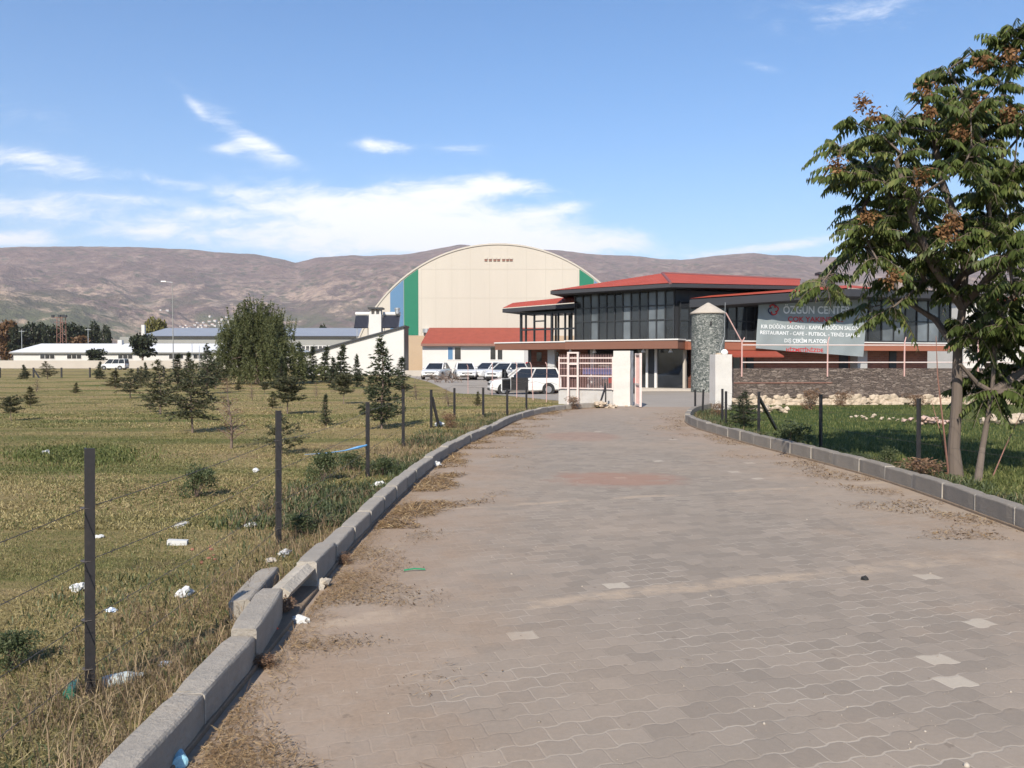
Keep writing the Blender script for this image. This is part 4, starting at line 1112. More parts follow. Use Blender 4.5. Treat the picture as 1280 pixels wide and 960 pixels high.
# tie wires on the two nearest posts
for g in (pts[2], pts[3]):
    for z_ in (.93, .67, .38, .14):
        mb = MB(); mb.lathe([(.031, z_ - .002), (.033, z_), (.031, z_ + .002)], (g.x, g.y, 0), 10); mb.build('tie', M['wire'], lf)
rf = thing('wire_fence', 'dark steel stakes with a leaning brace along the right kerb lawn', 'fence', (5, 13, 0))
RPOST = [(869, 487, 517), (876, 487, 517), (903, 486, 527), (907.5, 489, 532), (948.5, 490, 542), (1026, 493, 563), (1148.5, 498, 592)]
rp = []
for (px, yt, yb) in RPOST:
    g = gnd(px, yb); top = at(px, yt, g.y); mb = MB(); angle_post(mb, (g.x + (.05 if px == 876 else 0), g.y, -.15), (top.x + (.08 if px == 876 else 0), top.y, top.z), .045, .014, .6); mb.build('post', M['post'], rf); rp.append(g)
g = gnd(974, 538); g2 = gnd(948.5, 542); mb = MB(); mb.bar((g.x, g.y, -.1), (g2.x, g2.y, at(950, 497, g2.y).z), .055); mb.build('brace', M['post'], rf)
rp2 = [rp[3], rp[4], rp[5], rp[6], Vector((rp[6].x + 1.3, rp[6].y - 4, 0))]
for mb in wire_between(rp2, [.85, .45], .03, .002, False): mb.build('wire', M['wire'], rf)
ff = thing('wire_fence', 'low dark post fence across the far side of the meadow', 'fence', (-40, 78, 0))
fp = []
for px in (-60, -30, 0, 42, 77, 112.5, 145, 172.5, 205, 235, 262):
    g = gnd(px, 472); top = at(px, 459.5, g.y); mb = MB(); mb.box(g.x - .06, g.x + .06, g.y - .06, g.y + .06, -.2, top.z); mb.build('post', M['post'], ff); fp.append(g)
g = gnd(50, 472.5); mb = MB(); mb.bar((g.x, g.y, -.1), (fp[3].x, fp[3].y, .8), .1); mb.build('brace', M['post'], ff)
for z_ in (.3, .6, .85):
    mb = MB(); mb.tube([p_ + Vector((0, 0, z_)) for p_ in fp], .012, 4); mb.build('wire', M['wire'], ff)

# ------------------------------------------------------------------ kerbs
def path_pts(fx, d0, d1, step=.02):
    ds = np.arange(d0, d1, step); xs = fx(ds)
    s_ = np.concatenate([[0], np.cumsum(np.hypot(np.diff(xs), np.diff(ds)))])
    return ds, xs, s_
def kerb_stone(length, w_=.15, h_=.30, ch=.016, seed=0):
    """local: x along, y from road face (0) back to w_, z from -.12"""
    mb = MB(); r_ = random.Random(seed)
    prof = [(0.0, -.12), (w_, -.12), (w_, h_ - .13), (w_ - .012, h_ - .12), (ch, h_ - .12), (ch * .3, h_ - .12 - ch * .35), (0.0, h_ - .12 - ch)]
    n_ = 6; vs = []; e = .012
    for i in range(n_ + 1):
        f_ = i / n_; x_ = f_ * length
        sh = 0.0 if 0 < i < n_ else .008
        for (a, b) in prof:
            j = .0016
            vs.append((x_ + r_.uniform(-j, j), a + (sh if a < .05 else -sh) + r_.uniform(-j, j), b - (sh if b > 0 else 0) + r_.uniform(-j, j)))
    k_ = len(prof); fs = [tuple(range(k_)), tuple(n_ * k_ + i for i in range(k_))[::-1]]
    for i in range(n_):
        for j in range(k_):
            j2 = (j + 1) % k_; fs.append((i * k_ + j, i * k_ + j2, (i + 1) * k_ + j2, (i + 1) * k_ + j))
    mb.add(vs, fs); return mb
w0_ = .15
def lay_kerbs(fx, d0, d1, side, L, label, group, skip=(), m='concrete', h_=.30):
    ds, xs, s_ = path_pts(fx, d0, d1)
    n_ = int(s_[-1] / L); out = []
    for i in range(n_):
        a = i * L
        pa = Vector((float(np.interp(a, s_, xs)), float(np.interp(a, s_, ds)), 0)); pb = Vector((float(np.interp(a + L, s_, xs)), float(np.interp(a + L, s_, ds)), 0))
        if any(lo <= pa.y < hi for lo, hi in skip): continue
        mb = kerb_stone((pb - pa).length - .016, h_=h_, seed=i + int(d0 * 7) + (100 if side > 0 else 0))
        if side > 0: mb.v = [(x_, -y_, z_) for x_, y_, z_ in mb.v]
        o = mb.build('kerb_stone', M[m], None)
        o.location = (pa.x, pa.y, rng.uniform(-.014, .014)); dd = pb - pa
        o.rotation_euler = (rng.uniform(-.015, .015), rng.uniform(-.008, .008), math.atan2(dd.y, dd.x) + rng.uniform(-.016, .016))
        mo = MB(); pr_ = [(.003, -.1), (w0_ - .004, -.1), (w0_ - .004, h_ - .135), (.018, h_ - .128), (.003, h_ - .142)]
        if side > 0: pr_ = [(-a_, b_) for a_, b_ in pr_]
        mo.prism([(-.016, a_, b_) for a_, b_ in pr_], (.016, 0, 0)); mo.build('mortar_joint', M['mortar'], o, local=True)
        tag(o, label, 'kerb stone', group); out.append((pa.y, o))
    return out
LK = .75
kl = lay_kerbs(xl, 3.64 - LK * 7, 28.6, -1, LK, 'grey concrete kerb stone in the row between the left meadow and the paved road', 'kerb stones along the left edge of the road', skip=((4.3, 5.75),))
ds_, xs_, s__ = path_pts(xr, -1, 28.4)
kr = lay_kerbs(xr, -.5, 28.2, 1, .78, 'dark grey concrete kerb stone in the row between the right lawn and the paved road', 'kerb stones along the right edge of the road', m='concrete_old', h_=.34)
# the disturbed stones on the left
def loose(length, loc, rot, label, m='concrete', w_=.15, h_=.3, ch=.016):
    mb = kerb_stone(length, w_, h_, ch, seed=int(abs(loc[1]) * 100)); o = mb.build('kerb_stone', M[m], None)
    o.location = loc; o.rotation_euler = rot; return tag(o, label, 'kerb stone', 'displaced kerb stones on the left')
loose(.76, (-1.365, 4.40, .04), (.03, -.008, PI / 2 + .09), 'kerb stone heaved up and tilted above the stone before it, next to the toppled one')
loose(.82, (-1.62, 5.16, -.02), (-.12, .0, PI / 2 + .06), 'toppled grey kerb stone lying rolled back into the weeds')
mb = MB()
mb.prism([(0, 0, 0), (0, .10, .0), (0, .12, .05), (0, .03, .09), (0, -.03, .06)], (.66, .02, .01))
o = mb.build('kerb_stone', M['concrete_pale'], None); o.location = (-1.47, 5.33, .085); o.rotation_euler = (0.1, -.02, PI / 2 - .08)
tag(o, 'pale broken kerb fragment with a raw face lying against the toppled stone', 'kerb stone', 'displaced kerb stones on the left')
mb = MB()
for i in range(9): mb.rock((-1.40 + rng.uniform(-.06, .06), 5.93 + rng.uniform(-.08, .05), .03 + rng.uniform(-.02, .04)), .045, .05, .035, i + 3, .5)
o = mb.build('concrete_chunk', M['concrete_pale'], None); tag(o, 'crumbled pale concrete chunk at the end of the kerb gap', 'concrete chunk')
for y_, o in kl:
    if abs(y_ - 5.9) < .3: o.rotation_euler[1] = .035; o.location.z += .035; o['label'] = 'kerb stone with a pale chipped raised end just beyond the gap'; o['group'] = 'displaced kerb stones on the left'
# footing strip under both kerbs
def footing(fx, d0, d1, side, name):
    mb = MB(); ds = np.arange(d0, d1, .5); xs = fx(ds); vs = []
    for d, x_ in zip(ds, xs):
        o_ = .012 * side
        vs += [(x_ - o_, d, -.1), (x_ - o_, d, .03), (x_ - o_ * .6, d, .036), (x_ + .2 * side, d, .036), (x_ + .2 * side, d, -.1)]
    fs = []
    for i in range(len(ds) - 1):
        for j in range(4): fs.append((i * 5 + j, i * 5 + j + 1, i * 5 + j + 6, i * 5 + j + 5))
    mb.add(vs, fs); o = mb.build(name, mat('earthy_footing', (0.20, 0.145, 0.10), 0.95, 0.3, 5, bump=.5)); o['kind'] = 'structure'
footing(xl, -6, 28.6, -1, 'kerb_footing'); footing(xr, -6, 28.2, 1, 'kerb_footing')
# ------------------------------------------------------------------ foliage tools
class LeafBag:
    """collects many small triangles / quads (numpy friendly)"""
    def __init__(s): s.v = []; s.f = []
    def tri(s, a, b, c):
        n = len(s.v); s.v += [tuple(a), tuple(b), tuple(c)]; s.f.append((n, n + 1, n + 2))
    def build(s, name, m, parent): return np_mesh(name, np.array(s.v), np.array(s.f), m, parent)
def rot_rand(n, r=nrg):
    v = r.normal(size=(n, 3)); return v / np.linalg.norm(v, axis=1, keepdims=True)
def sprays(centres, dirs, length, width, k, spread, r=nrg, flat=0.0):
    """k needle-like triangles from each centre around dir; returns V, F"""
    n = len(centres); C = np.repeat(centres, k, 0); D = np.repeat(dirs, k, 0)
    J = r.normal(size=(n * k, 3)) * spread
    if flat: J[:, 2] *= flat
    D = D + J; D /= np.linalg.norm(D, axis=1, keepdims=True)
    L = length * r.uniform(.6, 1.25, size=(n * k, 1))
    S = np.cross(D, rot_rand(n * k, r)); S /= np.linalg.norm(S, axis=1, keepdims=True)
    S *= width * r.uniform(.7, 1.2, size=(n * k, 1))
    b0 = C - S / 2; b1 = C + S / 2; tip = C + D * L
    V = np.stack([b0, b1, tip], 1).reshape(-1, 3); Fc = np.arange(len(V)).reshape(-1, 3)
    return V, Fc
m_cedar = leaf_mat('cedar_needles', [(0.0, (0.036, 0.040, 0.022)), (0.5, (0.075, 0.080, 0.040)), (1.0, (0.14, 0.132, 0.068))], 0.12)
m_spruce = leaf_mat('spruce_needles', [(0.0, (0.024, 0.032, 0.018)), (0.5, (0.050, 0.064, 0.034)), (1.0, (0.095, 0.105, 0.056))], 0.10)
m_olive = leaf_mat('olive_needles', [(0.0, (0.045, 0.045, 0.018)), (0.5, (0.085, 0.085, 0.034)), (1.0, (0.14, 0.12, 0.055))], 0.15)
m_brown = leaf_mat('withered_needles', [(0.0, (0.10, 0.055, 0.03)), (0.5, (0.17, 0.10, 0.06)), (1.0, (0.26, 0.165, 0.10))], 0.15)
m_willow = leaf_mat('willow_leaves', [(0.0, (0.055, 0.066, 0.030)), (0.5, (0.115, 0.130, 0.055)), (1.0, (0.20, 0.205, 0.09))], 0.4)
m_bush = leaf_mat('bush_leaves', [(0.0, (0.032, 0.046, 0.020)), (0.5, (0.068, 0.088, 0.038)), (1.0, (0.125, 0.14, 0.065))], 0.25)
m_far = leaf_mat('dark_far_leaves', [(0.0, (0.012, 0.018, 0.010)), (0.5, (0.025, 0.033, 0.017)), (1.0, (0.05, 0.055, 0.028))], 0.1)
m_far_b = leaf_mat('rusty_far_leaves', [(0.0, (0.07, 0.035, 0.015)), (0.5, (0.12, 0.065, 0.03)), (1.0, (0.17, 0.10, 0.045))], 0.1)
m_far_y = leaf_mat('yellow_green_far_leaves', [(0.0, (0.06, 0.06, 0.016)), (0.5, (0.11, 0.105, 0.03)), (1.0, (0.17, 0.15, 0.05))], 0.1)

def conifer(seed, H, R, base, levels, per, shape, rise, droop, nl, nw, k, mat_, tw=.5, bare=0.0, flat=.35, density=1.0):
    """prototype of height H, branch radius R: returns (trunk MB, V, F)"""
    r = random.Random(seed); g = np.random.default_rng(seed)
    tr = MB(); n_ = 9; bx, by = r.uniform(-.04, .04) * H, r.uniform(-.04, .04) * H
    def axis(z): f_ = z / H; return Vector((bx * f_ * f_ + .012 * H * math.sin(f_ * 7 + seed), by * f_ * f_ + .01 * H * math.cos(f_ * 6 + seed), z))
    tr.tube([axis(H * i / n_ - (.06 * H if i == 0 else 0)) for i in range(n_ + 1)], [max(.004, .016 * H * (1 - .92 * i / n_)) for i in range(n_ + 1)], 7)
    C = []; D = []
    for l in range(levels):
        t_ = (l + r.uniform(-.3, .3)) / levels; t_ = max(0, min(.985, t_))
        z0 = base + (H - base) * t_
        Rl = R * shape(t_)
        a0 = r.uniform(0, 2 * PI)
        for q in range(per):
            if r.random() < .08: continue
            a = a0 + 2 * PI * (q + r.uniform(-.35, .35)) / per
            L = Rl * r.choice((.45, .7, .9, 1.0, 1.2)) * r.uniform(.85, 1.15)
            if L < .03: continue
            o = axis(z0); dv = Vector((math.cos(a), math.sin(a), 0)); rs = rise * r.uniform(.2, 1.9)
            def bp(f_): return o + dv * (L * f_) + Vector((0, 0, L * (rs * f_ - droop * f_ * f_)))
            tr.tube([bp(0), bp(.5), bp(1)], [.0065 * H * (1 - t_ * .6), .0045 * H * (1 - t_ * .6), .002 * H], 4, cap=False)
            m_ = max(4, int(L / (nl * .40) * density))
            for j in range(m_):
                f_ = .18 + .82 * (j + r.random()) / m_
                if r.random() < bare: continue
                lat = (1 - f_) * tw * L * r.uniform(-1, 1) * .75
                side = Vector((-dv.y, dv.x, 0))
                p_ = bp(f_) + side * lat + Vector((0, 0, r.gauss(.01 * H, .017 * H)))
                C.append(p_); dd = (dv * .8 + side * (lat / (L + .01)) * 2.0 + Vector((0, 0, rs * .5 - droop * f_ + .12))); D.append(dd.normalized())
                if abs(lat) > nl: C.append(bp(f_) + side * lat * .5); D.append(D[-1])
    # leader
    for j in range(6):
        C.append(axis(H * (.86 + .14 * j / 5))); D.append(Vector((r.uniform(-.3, .3), r.uniform(-.3, .3), 1)).normalized())
    V, Fc = sprays(np.array([tuple(c) for c in C]), np.array([tuple(d) for d in D]), nl * 1.25, nw * 1.75, k, .75, g, flat + .3)
    return tr, V, Fc
def proto(name, build, mleaf, mbark='bark'):
    tr, V, Fc = build
    root = thing(name, 'x', 'tree', (0, 0, -500))
    t_ = tr.build('trunk', M[mbark], root, local=True, recalc=False)
    np_mesh('crown', V, Fc, mleaf, root)
    return root
cone = lambda t_: (1 - t_) ** .85
layer = lambda t_: (1 - t_) ** .7 * (1.0 if t_ > .06 else .8)
broad = lambda t_: (1 - t_) ** .85 * (.8 + .5 * min(1, t_ * 4))
roundy = lambda t_: math.sqrt(max(0, 1 - (2 * t_ - .75) ** 2 / 1.6))
PROT = {
    'cedar': (proto('young_cedar', conifer(1, 2.0, .82, .40, 13, 5, broad, .30, .25, .085, .017, 7, None, density=.8), m_cedar), 2.0, 1.55),
    'cedar2': (proto('young_cedar', conifer(2, 2.0, .66, .30, 13, 5, broad, .35, .2, .085, .017, 7, None, density=.8), m_cedar), 2.0, 1.25),
    'tall': (proto('layered_cedar', conifer(3, 2.2, .66, .22, 17, 5, cone, .28, .22, .08, .017, 7, None, density=.9), m_spruce), 2.2, 1.25),
    'cone': (proto('young_spruce', conifer(4, 2.2, .52, .12, 17, 7, cone, .12, .25, .085, .02, 7, None), m_spruce), 2.2, 1.0),
    'slim': (proto('young_spruce', conifer(5, 2.4, .34, .10, 17, 6, cone, .35, .1, .08, .018, 6, None), m_spruce), 2.4, .65),
    'round': (proto('round_pine', conifer(6, 1.8, .68, .62, 9, 7, roundy, .45, .1, .10, .018, 8, None), m_cedar), 1.8, 1.3),
    'olive': (proto('dull_conifer', conifer(7, 1.6, .42, .08, 12, 6, cone, .4, .1, .08, .018, 7, None), m_olive), 1.6, .85),
    'brown': (proto('withered_sapling', conifer(8, 1.9, .40, .25, 13, 4, lambda t_: .9 - .6 * t_, .7, .1, .05, .008, 4, None, bare=.35, density=.5), m_brown), 1.9, .75),
    'low': (proto('sparse_pine', conifer(9, 1.3, .85, .12, 8, 5, broad, .35, .2, .09, .018, 7, None, density=.8), m_cedar), 1.3, 1.6),
}
PUSED = set()
def place(kind, px, yb, yt, wpx, label, group='young trees planted in the left meadow', rz=None, cat='tree'):
    root, H, W_ = PROT[kind]
    g = gnd(px, yb); top = at(px, yt, g.y).z - g.z
    s_ = top / H; sw = wpx / F * g.y / W_
    if kind in PUSED: o = copy_tree(root)
    else: o = root; PUSED.add(kind)
    o.location = g; o.scale = (sw, sw, s_); o.rotation_euler = (0, 0, rng.uniform(0, 6.28) if rz is None else rz)
    tag(o, label, cat, group); return o
place('cedar', 240, 541, 452, 72, 'broad dark cedar with a bare lower trunk beside the tall withered sapling')
place('cedar2', 201, 518, 451, 50, 'dark cedar with tiered branches directly left of the broad cedar')
place('low', 188, 515, 490, 30, 'low dark bush-like pine at the foot of the tiered cedar')
place('cedar', 163, 498, 461, 36, 'spreading small cedar just below the parked white van')
place('olive', 144, 485, 463, 26, 'dull olive conifer in front of the white van')
place('cone', 124, 474, 452, 15, 'small dark spruce left of the white van front')
place('cedar2', 59, 474, 452, 23, 'bushy dark conifer at the far fence by its leaning brace')
place('cone', 31, 474, 456, 14, 'small cone-shaped spruce at the left end of the far fence')
place('round', 14, 526, 496, 26, 'small round-headed pine with a pale stem at the left edge of the meadow')
place('olive', 38, 507, 483, 20, 'olive-brown conical sapling near the left edge of the meadow')
place('brown', 46, 490, 474, 15, 'brown withered sapling behind the olive-brown one')
place('brown', 289, 561, 474, 44, 'tall thin withered brown sapling standing in front of the willow')
place('round', 360, 518, 472, 45, 'round-headed small pine on a thin stem behind the second fence post')
place('olive', 341, 510, 489, 16, 'little olive conifer beside the round-headed pine')
place('low', 352, 568, 519, 58, 'low sparse pine half hidden behind the second fence post')
place('slim', 407, 532, 492, 16, 'slim small sapling with bare stem right of the round-headed pine')
place('round', 430, 505, 468, 28, 'thin-stemmed small tree in front of the dark spruce row')
place('tall', 478, 536, 421, 66, 'tall layered cedar in front of the white lean-to building')
place('slim', 502, 490, 446, 26, 'dark spruce just right of the tall layered cedar')
place('cone', 447, 484, 443, 20, 'dark spruce left of the tall layered cedar')
place('cone', 426, 480, 431, 32, 'bulky dark spruce in front of the lean-to roof end')
place('cone', 406, 478, 433, 28, 'dark spruce second to the right of the willow')
place('slim', 391, 477, 432, 20, 'slender dark spruce between two spruces right of the willow')
place('cone', 377, 477, 428, 26, 'tall dark spruce touching the right side of the willow')
place('tall', 259, 492, 430, 36, 'slim tall cedar just left of the willow')
place('slim', 222, 480, 442, 24, 'slender conifer rising behind the broad cedar')
place('cone', 183, 478, 453, 13, 'tiny cone-shaped spruce right of the white van')
place('brown', 315, 501, 479, 14, 'small withered sapling under the willow')
place('round', 331, 492, 478, 14, 'tiny round pine at the foot of the willow')
place('olive', 298, 488, 476, 14, 'tiny olive conifer left of the willow foot')
place('olive', 597, 507, 489, 12, 'tiny olive sapling standing between the fence posts by the car yard')
place('brown', 560, 508, 486, 22, 'thin reddish sapling behind the braced fence post')
place('brown', 520, 500, 480, 18, 'thin bare sapling between the tall cedar and the braced post')
place('cedar2', 270, 486, 448, 30, 'dark cedar between the slim tall cedar and the willow')
place('slim', 352, 484, 446, 18, 'slim conifer standing in front of the right side of the willow')
place('slim', 236, 484, 440, 20, 'thin-topped conifer second to the left of the slim tall cedar')
place('cedar', 176, 484, 458, 24, 'small spreading cedar behind the tiered dark cedar')
place('olive', 464, 494, 470, 16, 'small olive conifer at the left foot of the tall layered cedar')
place('slim', 417, 487, 446, 18, 'thin dark conifer standing in front of the bulky spruce')
place('brown', 395, 497, 478, 12, 'short brown sapling below the slender dark spruce')
place('olive', 95, 492, 478, 12, 'tiny olive conifer alone in the left middle of the meadow')
place('tall', 929, 534, 489, 50, 'small dark spruce in front of the right gate pillar', None)
for k_, (o, H, W_) in PROT.items():
    if k_ not in PUSED: raise RuntimeError(k_)

# ------------------------------------------------------------------ broadleaf tools
def leaves_cloud(pts, size, aspect, r=nrg, down=0.0):
    """diamond leaves at points"""
    n = len(pts); D = rot_rand(n, r); D[:, 2] -= down; D /= np.linalg.norm(D, axis=1, keepdims=True)
    S = np.cross(D, rot_rand(n, r)); S /= np.linalg.norm(S, axis=1, keepdims=True)
    L = size * r.uniform(.6, 1.3, size=(n, 1)); W_ = L * aspect
    a = pts; b = pts + D * L * .45 + S * W_ * .5; c = pts + D * L; d = pts + D * L * .45 - S * W_ * .5
    V = np.stack([a, b, c, d], 1).reshape(-1, 3); return V, np.arange(len(V)).reshape(-1, 4)
def clump_points(seed, n, lobes, fill=.35):
    """points in the outer shells of lobes [(c, r)]"""
    r = np.random.default_rng(seed); out = []
    wts = np.array([l[1][0] * l[1][1] for l in lobes]); wts = wts / wts.sum()
    for (c, rad), wt in zip(lobes, wts):
        k_ = int(n * wt); d = rot_rand(k_, r); rr = r.uniform(fill, 1, size=(k_, 1)) ** .5
        out.append(np.array(c) + d * rr * np.array(rad))
    return np.concatenate(out)
def branchy(seed, H, base, lobes, r0):
    rr = random.Random(seed); mb = MB()
    mb.tube([(0, 0, -.1 * H), (.01 * H, 0, base * .5), (0, .01 * H, base), (.02 * H, 0, base + (H - base) * .5)], [r0 * 1.3, r0, r0 * .85, r0 * .3], 7)
    for c, rad in lobes:
        mb.tube([(0, 0, base * .8), (c[0] * .45, c[1] * .45, base + (c[2] - base) * .4), tuple(c)], [r0 * .5, r0 * .32, r0 * .08], 5)
    return mb
def bush_proto(seed, H, R, nleaf, leaf, m, nlobes=9, name='bush', trunk=.12, aspect=.5, mbark='bark', flat=1.0, base=None):
    rr = random.Random(seed); lobes = []
    base = trunk * H if base is None else base
    for i in range(nlobes):
        a = rr.uniform(0, 6.28); f_ = rr.random() ** .6; z_ = base + (H - base) * rr.uniform(.2 if base > .05 else .04, .82)
        k_ = math.sin(min(1, max(.15, (z_ - base) / (H - base))) * PI) ** .5
        lobes.append(((math.cos(a) * R * .62 * f_ * k_, math.sin(a) * R * .62 * f_ * k_, z_), (R * rr.uniform(.3, .5), R * rr.uniform(.3, .5), (H - base) * rr.uniform(.14, .24) * flat)))
    root = thing(name, 'x', 'bush', (0, 0, -500))
    branchy(seed, H, base, lobes, .03 * H).build('trunk', M[mbark], root, local=True, recalc=False)
    V, Fc = leaves_cloud(clump_points(seed, nleaf, lobes), leaf, aspect, np.random.default_rng(seed))
    np_mesh('crown', V, Fc, m, root)
    return root
def put(o, g, h, H, wscale, label, cat, group=None):
    o.location = g; s_ = h / H; o.scale = (s_ * wscale, s_ * wscale, s_); o.rotation_euler = (0, 0, rng.uniform(0, 6.28)); return tag(o, label, cat, group)

# willow
rw = random.Random(4); gw = gnd(322, 480); HW = at(322, 383, gw.y).z - gw.z
wl = thing('willow_tree', 'large bushy willow with drooping green branches in the middle of the left meadow', 'tree', gw)
mb = MB(); C = []; D = []
mb.tube([(0, 0, -.2), (.1, 0, .8), (.05, .1, 1.6)], [.28, .22, .2], 8)
RW = 3.5
for i in range(30):
    a = i * 2.4 + rw.uniform(-.3, .3); f_ = math.sqrt((i + .5) / 30)
    tip = Vector((math.cos(a) * RW * .74 * f_, math.sin(a) * RW * .74 * f_, HW * (.90 - .50 * f_ ** 1.6 + rw.uniform(-.14, .06))))
    p0 = Vector((.05, .1, 1.3)); mid = p0.lerp(tip, .5) + Vector((0, 0, .4))
    mb.tube([p0, mid, tip], [.10, .06, .015], 5)
for i in range(1450):
    a = rw.uniform(0, 2 * PI); f_ = rw.random() ** .45
    zz_ = rw.uniform(.05, 1.0) ** .9
    prof_ = max(.1, 1 - max(0, (zz_ - .28) / .80) ** 2.0) ** .85 * (1 + .75 * noise.noise(Vector((math.cos(a) * 2.1, math.sin(a) * 2.1, zz_ * 3.6 + 2)))) * (1.0 if zz_ > .3 else .86 + .14 * zz_ / .3)
    q = Vector((math.cos(a) * RW * .86 * f_ * prof_, math.sin(a) * RW * .86 * f_ * prof_, HW * zz_ * .84 * (1.0 + .38 * noise.noise(Vector((math.cos(a) * f_ * 2.6 + 7, math.sin(a) * f_ * 2.6, 1.5))))))
    out = Vector((math.cos(a), math.sin(a), 0)); L = rw.uniform(.35, 1.2) * (.6 + .5 * zz_); reach = rw.uniform(.15, .6); up = rw.uniform(.3, 1.3) * (1 + zz_ * .8)
    n_ = 13
    for s_ in range(n_):
        x_ = s_ / n_
        p_ = q + out * (reach * x_) + Vector((0, 0, up * .8 * x_ * (1 - x_) * 2 - L * x_ * x_))
        if p_.z < .08: break
        C.append(p_ + Vector((rw.gauss(0, .06), rw.gauss(0, .06), 0))); D.append((out * .35 + Vector((0, 0, .5 - 1.4 * x_))).normalized())
for i in range(110):
    a = rw.uniform(0, 2 * PI); f_ = rw.random() ** .5 * .75
    q = Vector((math.cos(a) * RW * f_, math.sin(a) * RW * f_, HW * (.90 - .5 * f_ ** 1.5)))
    L = rw.uniform(.6, 1.7)
    for s_ in range(9): C.append(q + Vector((math.cos(a) * .25 * s_ / 9, math.sin(a) * .25 * s_ / 9, L * s_ / 9 - .15))); D.append(Vector((math.cos(a) * .4, math.sin(a) * .4, .9)).normalized())
mb.build('trunk', M['bark'], wl, local=True, recalc=False)
V, Fc = sprays(np.array([tuple(c) for c in C]), np.array([tuple(d) for d in D]), .19, .055, 4, .5, nrg)
np_mesh('crown', V, Fc, m_willow, wl)

# bushes along the fence
b1 = bush_proto(21, .6, .42, 1900, .05, m_bush, 12, 'weed_bush', .0, .42)
put(b1, gnd(245, 622), .42, .6, .92, 'round grey-green weed bush in the meadow between the two nearest fence posts', 'bush', 'weed bushes')
def bcopy(px, yb, h, ws, label):
    o = copy_tree(b1); return put(o, gnd(px, yb), h, .6, ws, label, 'bush', 'weed bushes')
bcopy(402, 602, .46, .95, 'dark weed bush just right of the second fence post')
bcopy(442, 588, .30, 1.3, 'low spreading weeds left of the fence post with the blue strip')
bcopy(478, 594, .30, 1.2, 'low weeds right of the fence post with the blue strip')
bcopy(986, 561, .55, 1.35, 'dark spreading bush behind the right kerb by the leaning brace')
bcopy(1108, 586, .36, .8, 'small leafy weed left of the tree trunk near the right kerb')
bcopy(1075, 584, .22, 1.6, 'low weeds at the right kerb between two stakes')
bcopy(12, 838, .22, 1.1, 'green weed clump at the left edge of the picture beside the nearest post')
bcopy(380, 668, .22, 1.4, 'green weeds beside the kerb right of the second fence post')
b2 = bush_proto(23, .6, .42, 1500, .05, m_brown, 10, 'dry_bush', .0, .3)
put(b2, gnd(563, 535), .42, .6, 1.2, 'dry reddish weed bush at the kerb by the braced fence post', 'bush', 'dry bushes')
def dcopy(px, yb, h, ws, label): return put(copy_tree(b2), gnd(px, yb), h, .6, ws, label, 'bush', 'dry bushes')
dcopy(1012, 512, .75, 1.1, 'rusty dry bush against the rubble footing behind the spruce')
dcopy(1052, 508, .6, 1.2, 'smaller dry bush against the rubble footing further right')
dcopy(1145, 508, .5, 1.6, 'dry weeds against the rubble footing left of the tree trunk')
dcopy(898, 520, .45, 1.2, 'dry weeds at the foot of the right gate pillar')
dcopy(716, 512, .5, 1.2, 'dry weeds in front of the pink gate plinth')
dcopy(1150, 600, .35, 2.2, 'dry weeds at the foot of the big tree')
dcopy(352, 772, .15, 1.6, 'dead weeds growing in the gap of the left kerb')
dcopy(432, 706, .10, 1.6, 'dead weeds at the kerb foot just beyond the gap')
dcopy(330, 835, .09, 2.0, 'flattened dead weeds at the kerb foot below the heaved stone')
# pile of cut branches at the yard edge
bp_ = thing('branch_pile', 'heap of cut reddish branches at the edge of the car yard', 'branch pile', gnd(556, 482))
mb = MB(); g = gnd(556, 482)
for i in range(46):
    a = rng.uniform(0, PI); c = Vector((g.x + rng.gauss(0, .7), g.y + rng.gauss(0, .4), rng.uniform(.05, .5))); d = Vector((math.cos(a), math.sin(a) * .5, rng.uniform(-.1, 1.1))).normalized() * rng.uniform(.3, .8)
    mb.tube([c - d, c + Vector((0, 0, .12)), c + d], [.02, .016, .006], 4, cap=False)
mb.build('branches', M['bark'], bp_, recalc=False)

# ------------------------------------------------------------------ far trees
f1 = bush_proto(31, 9, 3.6, 2600, .75, m_far, 14, 'far_tree', .1, .7)
f2 = bush_proto(33, 9, 3.4, 1800, .7, m_far_b, 12, 'far_tree', .12, .7)
f3 = bush_proto(35, 6, 3.0, 1800, .55, m_far_y, 10, 'far_tree', .15, .7)
f4 = bush_proto(37, 6, 2.8, 2200, .5, m_far, 12, 'far_tree', .3, .7)
def fplace(src, used, px, yb, yt, d, wpx, R, H, label, group):
    o = src if not used else copy_tree(src)
    z0 = at(px, yb, d); h = at(px, yt, d).z
    o.location = (z0.x, d, 0); o.scale = (wpx / F * d / (2 * R) * 1.0,) * 2 + (h / H,); o.rotation_euler = (0, 0, rng.uniform(0, 6.28)); tag(o, label, 'tree', group); return o
FT = [(8, 398, 36, 2, 'rust-brown autumn tree at the far left edge behind the white hall'), (26, 408, 34, 1, 'dark tree at the left end of the far tree belt'), (48, 404, 34, 1, 'dark tree behind the left end of the long white building'),
      (68, 407, 30, 1, 'dark tree just left of the rusty lattice mast'), (90, 404, 32, 1, 'dark tree just right of the rusty lattice mast'), (106, 408, 26, 1, 'dark tree right of the mast in the far belt'),
      (121, 402, 18, 1, 'tall slim dark tree near the right end of the far belt'), (134, 407, 15, 1, 'last slim dark tree at the right end of the far belt'), (100, 418, 40, 2, 'low rusty tree behind the white building roof'), (-20, 404, 40, 1, 'dark tree cut by the left picture edge')]
u = set()
for px, yt, wd, k_, lab in FT:
    src = {1: f1, 2: f2}[k_]; fplace(src, k_ in u, px, 450, yt, 225 + rng.uniform(-12, 12), wd, 3.6, 9, lab, 'trees of the far left belt'); u.add(k_)
fplace(f4, False, 178, 452, 414, 164, 42, 2.8, 6, 'dark brown-green tree standing in front of the long white building', None)
